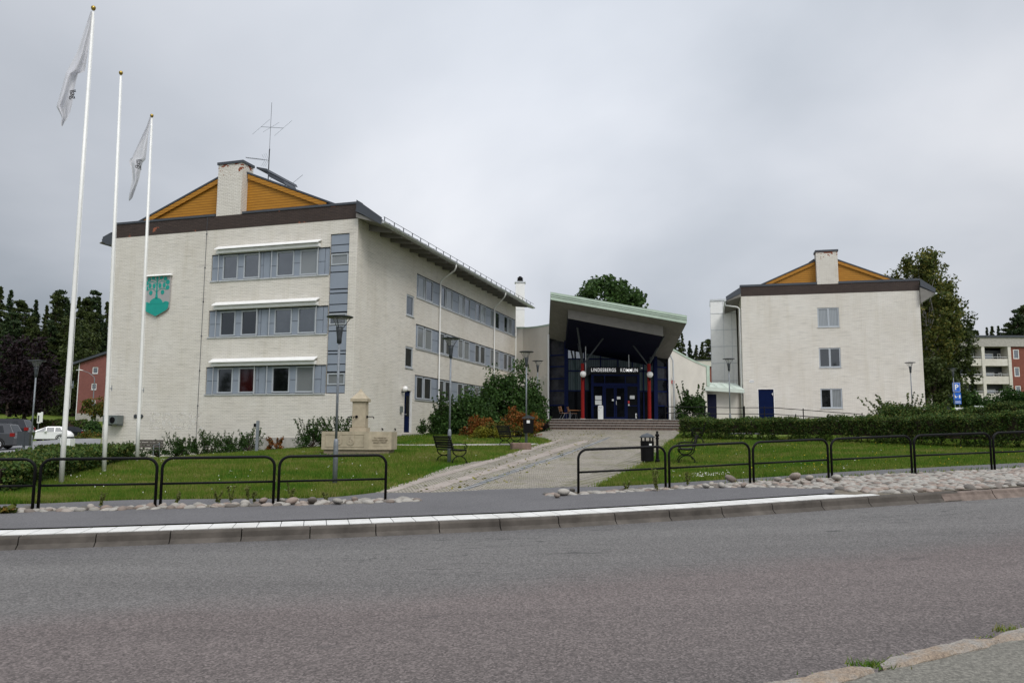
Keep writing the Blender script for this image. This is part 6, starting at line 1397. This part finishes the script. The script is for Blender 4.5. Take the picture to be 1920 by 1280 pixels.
sh_l = [('shrub at the far left corner of the brick front', 222, 872, 42.3, .85), ('shrub left of the old wooden bench', 252, 870, 42.0, .8), ('shrub right of the old wooden bench', 300, 864, 41.6, .95), ('tall arching shrub below the faded lettering', 332, 862, 41.4, 1.25),
        ('shrub left of the lightning conductor', 352, 861, 41.2, .9), ('shrub at the foot of the lightning conductor', 376, 858, 41.0, 1.0), ('shrub just right of the lightning conductor', 398, 857, 40.8, 1.3), ('shrub between the conductor and the tap post', 424, 855, 40.5, 1.05), ('low shrub left of the tap post', 446, 853, 40.3, .9), ('shrub right behind the tap post', 470, 850, 40.0, 1.25)]
for i, (lb, px, py, Y, h) in enumerate(sh_l):
    c = bush('shrub', lb, g3(px, py, Y), .62, .5, h * .76, .05, 'leaf_bush', 20, 50 + i, .22, spikes=14, group=gS, cat='shrub')
bush('shrub', 'dense shrub against the left end of the stone fountain', g3(588, 843, 37.5), .85, .6, 1.15, .06, 'leaf_bush', 44, 70, .26, spikes=16, cat='shrub')
bush('shrub', 'sparse twiggy shrub behind the fountain trough', g3(640, 838, 37.5), 1.1, .4, 1.15, .06, 'leaf_bush', 24, 71, .2, spikes=34, cat='shrub')
bush('shrub', 'small reddish shrub between the tap post and the fountain', g3(520, 846, 38.5), .45, .3, .5, .06, 'leaf_orange', 8, 72, .12, spikes=10, cat='shrub')
# hedges
def hedge(name, label, pts, w_, hs, leaf, mat, dens, seed, gap=0):
    rg = np.random.default_rng(seed); r = root(name, label, 'hedge', (pts[0][0], pts[0][1], gz1(*pts[0]))); o0 = np.array(r.location); V = []; core = MB(); C = []; 
    P = [np.array(p) for p in pts]
    for (p, q_), (h0, h1) in zip(zip(P[:-1], P[1:]), zip(hs[:-1], hs[1:])):
        l = np.linalg.norm(q_ - p); d = (q_ - p) / l; n_ = np.array([-d[1], d[0]]); m = int(l * dens)
        k = rg.uniform(0, 1, m); side = rg.uniform(-1, 1, m); zz_ = rg.uniform(0.04, 1, m); f = rg.integers(0, 3, m); side = np.where(f < 2, np.where(rg.uniform(size=m) < .75, -1, 1) * rg.uniform(.82, 1.02, m), side); zz_ = np.where(f == 2, rg.uniform(.88, 1.05, m), zz_)
        h = h0 + (h1 - h0) * k; bump_ = 1 + .05 * np.sin(k * l * 2.1) + .04 * np.sin(k * l * 5.3 + 1); xyc = p + d * (k * l)[:, None] + n_ * (side * w_ / 2 * (.92 + .16 * zz_) * bump_)[:, None]
        z = gz(xyc[:, 0], xyc[:, 1]) + zz_ * h * bump_
        if gap: keep = ~((zz_ < .38) & (np.sin(k * l * 1.9) + np.sin(k * l * 4.7 + 2) * .8 > .75)); xyc, z = xyc[keep], z[keep]
        C.append(np.c_[xyc, z])
        ns = max(2, int(l / .8))
        for i in range(ns):
            a, b = i / ns, (i + 1) / ns; A_, B_ = p + d * l * a, p + d * l * b; ha, hb = (h0 + (h1 - h0) * a) * .9, (h0 + (h1 - h0) * b) * .9; za, zb_ = gz1(*A_), gz1(*B_); hw = w_ / 2 * .8; lo = .30 if gap else 0
            pr = lambda c, z_, s_: (c[0] + n_[0] * hw * s_ - o0[0], c[1] + n_[1] * hw * s_ - o0[1], z_ - o0[2])
            core.quad(pr(A_, za + lo, -1), pr(B_, zb_ + lo, -1), pr(B_, zb_ + hb, -1), pr(A_, za + ha, -1)); core.quad(pr(A_, za + lo, 1), pr(B_, zb_ + lo, 1), pr(B_, zb_ + hb, 1), pr(A_, za + ha, 1)); core.quad(pr(A_, za + ha, -1), pr(B_, zb_ + hb, -1), pr(B_, zb_ + hb, 1), pr(A_, za + ha, 1))
            if i == 0: core.quad(pr(A_, za + lo, -1), pr(A_, za + lo, 1), pr(A_, za + ha, 1), pr(A_, za + ha, -1))
            m2 = (A_ + B_) / 2; core.tube([(m2[0] - o0[0], m2[1] - o0[1], gz1(*m2) - .1 - o0[2]), (m2[0] - o0[0] + .05, m2[1] - o0[1], gz1(*m2) + ha - o0[2])], .02, 5)
    C = np.concatenate(C); V = leafcloud(C, .11, 7, leaf, seed, 1, .2) - o0; core.build('branches', MT['leaf_hedge'] if 0 else MT['bark'], r); cloudmesh('foliage', V, MT[mat], r); return r
hg = [at(*q)[:2] for q in ((1287, 818, 42.5), (1440, 819, 39.5), (1600, 819, 36.2), (1750, 823, 33), (1900, 829, 30.2), (2080, 838, 27.5))]
hedge('hedge', 'long clipped green hedge across the right lawn', hg, 1.15, [.96, .98, 1.05, 1.12, 1.28, 1.3], .055, 'leaf_hedge', 420, 80, gap=1)
hedge('hedge', 'higher hedge behind the long one at the right edge', [at(*q)[:2] for q in ((1790, 780, 52), (1870, 776, 50), (2010, 776, 46))], 1.6, [1.0, 1.5, 1.9], .09, 'leaf_hedge', 260, 81)
hedge('low_hedge', 'loose low evergreen planting at the foot of the left flagpole', [gp(-90, 938), gp(10, 912), gp(95, 893), gp(180, 876)], 2.3, [.55, .55, .5, .5], .06, 'leaf_hedge', 620, 82)
hedge('low_hedge', 'clipped low hedge between the left and middle flagpoles', [gp(98, 874), gp(145, 871), gp(196, 868)], 1.5, [.62, .6, .62], .07, 'leaf_hedge', 420, 83)
hedge('low_hedge', 'clipped green hedge beyond the car park', [at(*q)[:2] for q in ((-30, 806, 100), (60, 806, 101), (165, 806, 102))], 1.5, [1.1, 1.1, 1.1], .16, 'leaf_hedge', 60, 84)

# ================================================================== background buildings
bl = root('balcony_block', 'three-storey apartment block with white balconies and red brick at the right edge', 'building', (62, 105, 3.0), -.02)
ZB = 3.0; bx = lambda px: at(px, 700, 105)[0] - 62
zz2 = lambda py: at(1860, py, 105)[2]
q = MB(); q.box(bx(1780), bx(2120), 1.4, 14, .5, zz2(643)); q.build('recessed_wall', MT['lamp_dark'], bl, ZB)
q = MB(); hb = [(bx(1896 + 7), bx(1911 + 3), zz2(661), zz2(643)), (bx(1903), bx(1913), zz2(694), zz2(676)), (bx(1903), bx(1913), zz2(729), zz2(711))]
holed(q, PR, bx(1896), bx(2120), .5, zz2(637), hb, .2); q.build('brick_wall', MT['red_brick'], bl, ZB)
for h_ in hb: window(bl, PR, h_[0] + .01, h_[1] - .01, h_[2] + .01, h_[3] - .01, .03, 'glass_mid', ZB, fw=.1, fmat='white_metal')
q = MB(); q.box(bx(1775), bx(2125), -.25, 14.3, zz2(638), zz2(621)); q.build('roof_fascia', MT['concrete'], bl, ZB)
q = MB(); q.box(bx(1770), bx(2130), -.4, 14.4, zz2(621), zz2(617.5)); q.build('roof', MT['roof'], bl, ZB)
for (t_, p0_, b_0) in ((643, 661, 674), (679, 693.5, 708), (711, 725.5, 740)):
    q = MB(); q.box(bx(1785), bx(1893), -.1, 0.0, zz2(b_0), zz2(p0_)); q.box(bx(1785), bx(1893), 0, 1.4, zz2(b_0), zz2(b_0) + .2); bal = q.build('balcony', MT['white_brick'], bl, ZB)
    q = MB(); q.tube([(bx(1785), -.05, zz2(p0_) + .25), (bx(1893), -.05, zz2(p0_) + .25)], .03, 5); q.build('balcony_rail', MT['metal_light'], bal, ZB)
    for a_, c_ in ((1816, 1826), (1828, 1840), (1850, 1857), (1858, 1876), (1884, 1890)): window(bl, PR, bx(a_), bx(c_), zz2(b_0) + .3, zz2(t_ + 6), 1.28, 'glass_mid' if a_ % 4 else 'glass_dark', ZB, fw=.1, fmat='white_metal')
for px in (1845.5, 1894.5): q = MB(); q.box(bx(px) - .2, bx(px) + .2, -.2, 1.4, .5, zz2(638)); q.build('balcony_partition', MT['white_brick'], bl, ZB)
rh = root('brick_house', 'pink brick house with white windows partly hidden behind the middle flagpole', 'building', (at(145, 790, 118)[0], 118, at(150, 793, 118)[2] - .5), -.15); ZH = rh.location.z
hz_ = lambda py: at(165, py, 118)[2]; hx = lambda px: at(px, 740, 118)[0] - rh.location.x
q = MB(); hw_ = [(hx(174.5), hx(186), hz_(711), hz_(698.5)), (hx(174.5), hx(185), hz_(741), hz_(729)), (hx(174.5), hx(185), hz_(772), hz_(760))]; holed(q, PR, 0, 12, ZH, hz_(691), hw_, .2)
q.quad((0, 0, hz_(691)), (12, 0, hz_(691)), (12, 0, hz_(691) + 3.6), ); q.quad((0, 0, ZH), (0, 14, ZH), (0, 14, hz_(691)), (0, 0, hz_(691))); q.build('wall', MT['pink_brick'], rh, ZH)
for h_ in hw_: window(rh, PR, *[a + b for a, b in zip(h_, (.01, -.01, .01, -.01))], .04, 'glass_mid', ZH, fw=.1, fmat='white_metal', sill=True)
q = MB(); q.box(-.03, 12, -.03, 0, ZH - .3, hz_(785)); q.build('plinth', MT['concrete'], rh, ZH)
q = MB(); q.prism([(-.9, -.4, hz_(691) - .25), (12.4, -.4, hz_(691) + 3.75), (12.4, -.4, hz_(691) + 4.1), (-.9, -.4, hz_(691) + .1)], (0, 15, 0)); q.build('roof', MT['roof'], rh, ZH)
q = MB(); q.tube([(-.12, .1, hz_(690)), (-.12, .1, ZH)], .08, 6); q.build('downpipe', MT['white_metal'], rh, ZH)
bh = root('brick_house', 'low red brick building glimpsed between the hall wing and the lift tower', 'building', (at(1310, 700, 110)[0], 110, 2.0))
q = MB(); hz3 = lambda py: at(1326, py, 110)[2]; q.box(0, 12, 0, 10, 1.0, hz3(682)); q.build('wall', MT['red_brick'], bh, 2.0)
q = MB(); q.box(-.2, 12.2, -.2, 10.2, hz3(682), hz3(671)); q.build('roof_fascia', MT['plaster'], bh, 2.0)
q = MB(); q.box(-.3, 12.3, -.3, 10.3, hz3(671), hz3(669.5)); q.build('roof', MT['roof'], bh, 2.0)

# ================================================================== field stones under the railings
def rock(seed, s=(1, 1, 1), sub=2):
    rg = np.random.default_rng(seed); bm = bmesh.new(); bmesh.ops.create_icosphere(bm, subdivisions=sub, radius=1)
    D = rg.normal(size=(6, 3)); D /= np.linalg.norm(D, axis=1)[:, None]; A_ = rg.uniform(-.18, .18, 6)
    for v in bm.verts:
        p = np.array(v.co); k = 1 + sum(a * max(0, float(p @ d)) ** 2 * 1.6 for a, d in zip(A_, D)); v.co = Vector((p[0] * k * s[0], p[1] * k * s[1], p[2] * k * s[2]))
    for f in bm.faces: f.smooth = True
    return bm
rmesh = []
for i in range(8):
    bm = rock(100 + i, (1, .78, .62)); me = bpy.data.meshes.new('cobblestone'); bm.to_mesh(me); bm.free(); me.materials.append(MT['pebble']); me.shade_smooth(); rmesh.append(me)
rs = np.random.default_rng(9); spots = []
def fill(s0, s1, t0f, t1f, dx):
    s = s0
    while s < s1:
        t0, t1 = t0f(s), t1f(s); t = t0 + dx * .35
        while t < t1 - dx * .2: spots.append((s + rs.uniform(-.35, .35) * dx, t + rs.uniform(-.2, .2) * dx, dx * rs.uniform(.46, .64))); t += dx * .82
        s += dx * .98
fill(-10.5, 2.0, lambda s: 15.62, lambda s: 16.12, .19); fill(4.75, 8.2, lambda s: 15.65, lambda s: 16.2, .20)
nstrip = len(spots)
fill(8.3, 23, lambda s: float(np.interp(s, [8.2, 9.2, 10.25, 10.4, 10.8], [15.6, 15.2, 14.1, 13.3, 12.98])), lambda s: 16.22, .175)
V = []; Fs = []; sp = sorted(spots, key=lambda q: xy(q[0], q[1])[1]); ind = sp[:300]; rest = sp[300:]
gC = 'rounded field stones set under the railings'
for i, (s_, t_, r_) in enumerate(ind):
    X, Y = xy(s_, t_); o = bpy.data.objects.new('cobblestone', rmesh[i % 8]); col.objects.link(o); o.location = (X, Y, gz1(X, Y) - r_ * .04); o.rotation_euler = (rs.uniform(-.2, .2), rs.uniform(-.2, .2), rs.uniform(0, 6)); k = r_ * rs.uniform(.9, 1.15); o.scale = (k * rs.uniform(.9, 1.35), k, k * rs.uniform(.6, 1.0))
    tag(o, 'rounded field stone set in the stone bed under the railings', 'stone', gC)
bmr = rock(300, (1, .8, .6), 2); bv = np.array([v.co[:] for v in bmr.verts]); bf = np.array([[v.index for v in f.verts] for f in bmr.faces]); bmr.free(); k0 = 0
RX = np.array([xy(a, b) for a, b, _ in rest]); RZ = gz(RX[:, 0], RX[:, 1])
for (x, y), z, (_, _, r_) in zip(RX, RZ, rest):
    a = rs.uniform(0, 6); c_, s_ = cos(a), sin(a); v = bv * np.array([r_ * rs.uniform(.9, 1.4), r_, r_ * rs.uniform(.5, .9)]); v = np.c_[v[:, 0] * c_ - v[:, 1] * s_, v[:, 0] * s_ + v[:, 1] * c_, v[:, 2]]
    V.append(v + [x, y, z - r_ * .08]); Fs.append(bf + k0); k0 += len(bv)
o = arrmesh('cobblestones', np.concatenate(V), np.concatenate(Fs), MT['pebble'], None, 3); tag(o, kind='stuff'); o.data.shade_smooth()
bould = [(1060, 925, .17), (1077, 918, .12), (1048, 929, .11), (1373, 896, .20), (1338, 903, .12), (1356, 906, .13), (1462, 895, .17), (1481, 893, .10), (1496, 890, .20), (1522, 891, .17), (1508, 897, .10), (1572, 892, .20), (1540, 895, .12), (463, 952, .13), (497, 948, .17), (533, 946, .12), (551, 948, .16), (560, 944, .11), (590, 946, .16), (637, 947, .15), (668, 942, .13), (174, 963, .12), (310, 955, .1), (1398, 905, .12), (1326, 907, .12)]
gB2 = 'loose boulders lying on the stone bed'
for i, (px, py, r_) in enumerate(bould):
    x, y = gp(px, py + 3); o = bpy.data.objects.new('boulder', rmesh[i % 8]); col.objects.link(o); o.location = (x, y, gz1(x, y) + r_ * .45); r_ *= .68; o.scale = (r_, r_, r_ * .9); o.rotation_euler = (sin(i * 3.1) * .3, sin(i * 1.7) * .3, i)
    sd_ = 'left of the square' if px < 900 else 'right of the square'; same = sorted(b[0] for b in bould if (b[0] < 900) == (px < 900)); tag(o, ('large ' if r_ > .13 else 'small ') + 'loose boulder, ' + ORD[same.index(px)] + ' from the left on the stone bed ' + sd_, 'boulder', gB2 + ' ' + sd_)
# tall weeds between the stones
def weed(label, x, y, h, seed):
    rg = np.random.default_rng(seed); r = root('weed', label, 'weed', (x, y, gz1(x, y)), 0, 'tall weeds growing in the stone bed'); q = MB(); V = []
    for i in range(3):
        a = rg.uniform(0, 6); tp = np.array([cos(a) * .07, sin(a) * .07, h * rg.uniform(.6, 1)]); q.tube([(0, 0, 0), tuple(tp * .5), tuple(tp)], .004, 4); k = np.linspace(.25, 1, 9)[:, None]; V.append(leafcloud(tp * k, .03, 4, .035, int(rg.integers(1e6))))
    q.build('stem', MT['leaf_weed'], r); cloudmesh('leaves', np.concatenate(V), MT['leaf_weed'], r)
for i, (px, py, h, lb) in enumerate([(437, 950, .38, 'tall weed in the stone bed, the tallest left of the middle joint'), (413, 951, .28, 'weed just left of the tallest one'), (470, 950, .40, 'weed left of the nearest railing joint'), (480, 951, .30, 'shorter weed leaning beside the railing joint'), (549, 948, .42, 'tall weed right of the railing joint'), (334, 955, .30, 'yellowish weed right of the second railing joint'), (193, 960, .26, 'lone weed in front of the middle flagpole'), (616, 946, .2, 'short weed near the lamp post foot'), (1232, 914, .45, 'grassy weed left of the bin-side railing joint'), (1292, 906, .32, 'weed right of the daisy patch'), (1236, 917, .36, 'weed beside the grassy one at the joint'), (1179, 917, .22, 'weed under the first railing of the square')]): x, y = gp(px, py); weed(lb, x, y, h, 200 + i)
fw = root('weed', 'reddish rosette weed at the left edge of the stone bed', 'weed', (*gp(12, 974), 0)); fw.location.z = gz1(fw.location.x, fw.location.y)
cloudmesh('leaves', leafcloud([(0, 0, .06), (.1, 0, .08), (-.12, 0, .07)], .12, 26, .09, 5, .6), MT['leaf_mixed'], fw)

# ================================================================== turf
rg = np.random.default_rng(3); M0 = 520000
Y = rg.uniform(0, 1, M0) ** 1.5 * 30 + 15.5; X = rg.uniform(-.80, .80, M0) * Y * .86
s_, t_ = st(X, Y); ok = (t_ > 17.0)
fpP = fp_poly; ok &= ~inpoly(X, Y, fpP) & ~inpoly(X, Y, path_poly) & ~inpoly(X, Y, NP)
lx = (X + 8.0576) * cos(thA) - (Y - 40) * sin(thA); ly = (X + 8.0576) * sin(thA) + (Y - 40) * cos(thA); ok &= ~((ly > -.1) & (lx < .15) & (lx > -16))
ok &= ~((Y > 45.2) & (X > 1.5)) & ~((X > 12) & (Y > 42)); ok &= ~((X < -13) & (Y > 30))
X, Y = X[ok], Y[ok]; Z = gz(X, Y) - .05; n = len(X)
pt = np.sin(X * 1.3 + np.sin(Y * .9) * 2) + np.sin(Y * 1.1 + X * .35 + 1.7); hgt = rg.uniform(.045, .10, n) * (1 + .25 * pt / 2) + .05
hgt = hgt * np.where(Y < 20, 1.0, .9); a = rg.uniform(0, 2 * pi, n); w_ = .006 + .00028 * Y; ln = rg.normal(size=(n, 2)) * .028
B = np.stack([np.c_[X - np.cos(a) * w_, Y - np.sin(a) * w_, Z], np.c_[X + np.cos(a) * w_, Y + np.sin(a) * w_, Z], np.c_[X + ln[:, 0], Y + ln[:, 1], Z + hgt]], 1).reshape(-1, 3)
tag(arrmesh('grass', B, np.arange(len(B)).reshape(-1, 3), MT['blade'], None, 3), kind='stuff')
m = 400; k = rg.integers(0, n, m); keep = (np.sin(X[k] * .8) + np.sin(Y[k] * .6 + 2) > -.6); k = k[keep]
xs_, ys_ = X[k], Y[k]
for (px, py, c_) in ((1335, 886, 55), (1325, 890, 40), (95, 908, 50), (100, 890, 35), (320, 872, 25)):
    gx0, gy0 = gp(px, py); xs_ = np.r_[xs_, gx0 + rg.normal(size=c_) * .30]; ys_ = np.r_[ys_, gy0 + rg.normal(size=c_) * .25]
V = leafcloud(np.c_[xs_, ys_, gz(xs_, ys_) + .06], -.0 + .008, 2, .026, 8, 1, 1.5, 1.0); tag(cloudmesh('clover_flowers', V, MT['petal']), kind='stuff')
k = rg.integers(0, n, 900); kk = k[(X[k] > 6)][:260]; V = leafcloud(np.c_[X[kk], Y[kk], gz(X[kk], Y[kk]) + .06], .008, 2, .028, 9, 1, 1.5, 1.0); tag(cloudmesh('yellow_flowers', V, MT['petal_y']), kind='stuff')
# tufts along the edges: near kerb joints and paving edges
V = []
for (px, py, c_, h_) in ((1642, 1253, 60, .055), (1655, 1257, 45, .045), (1900, 1196, 50, .06), (1715, 1243, 20, .04), (1855, 1208, 14, .03), (1560, 1272, 10, .03)):
    d = ray(px, py); K_ = 1.50 / -d[2]; x, y = d[0] * K_, d[1] * K_; xx = x + rg.normal(size=c_) * .07; yy = y + rg.normal(size=c_) * .025; z0 = float(zk(st(x, y)[0])) - .05; l = rg.normal(size=(c_, 2)) * .03
    for i in range(c_): V += [(xx[i] - .005, yy[i], z0), (xx[i] + .005, yy[i], z0), (xx[i] + l[i, 0], yy[i] + l[i, 1], z0 + h_ * rg.uniform(.4, 1))]
tag(arrmesh('kerb_weeds', np.array(V), np.arange(len(V)).reshape(-1, 3), MT['blade'], None, 3), kind='stuff')
V = []
for seg in (PL[:14], PRr[2:], [xy(s, 17.75) for s in (13.5, 17, 22)], [xy(a, 16.25) for a in (9, 12, 15, 18)]):
    for a, b in zip(seg[:-1], seg[1:]):
        l = sqrt((b[0] - a[0]) ** 2 + (b[1] - a[1]) ** 2)
        for i in range(int(l * 38)): k = rg.uniform(); x = a[0] + (b[0] - a[0]) * k + rg.normal() * .09; y = a[1] + (b[1] - a[1]) * k + rg.normal() * .09; z = gz1(x, y) - .02; V += [(x - .012, y, z), (x + .012, y, z), (x + rg.normal() * .03, y + rg.normal() * .03, z + rg.uniform(.04, .11))]
tag(arrmesh('edge_grass', np.array(V), np.arange(len(V)).reshape(-1, 3), MT['blade'], None, 3), kind='stuff')
# fallen leaves and moss clumps on the square
pp = []
while len(pp) < 420:
    px, py = rg.uniform(760, 1180), rg.uniform(806, 920); x, y = gp(px, py) if len(pp) < 0 else (None, None)
    yy_ = rg.uniform(18, 48); k = (yy_ - 18) / 30; xx_ = -2.4 + k * 5.2 + rg.uniform(0, 3.2) * (.6 + .4 * k); pp.append((xx_, yy_))
pp = np.array([p for p in pp if inpoly(np.array([p[0]]), np.array([p[1]]), path_poly)[0]])
V = leafcloud(np.c_[pp, gz(pp[:, 0], pp[:, 1]) + .005], .02, 1, .075, 12, .1, 4, 1.3); tag(cloudmesh('fallen_leaves', V, MT['leaf_yellow']), kind='stuff')
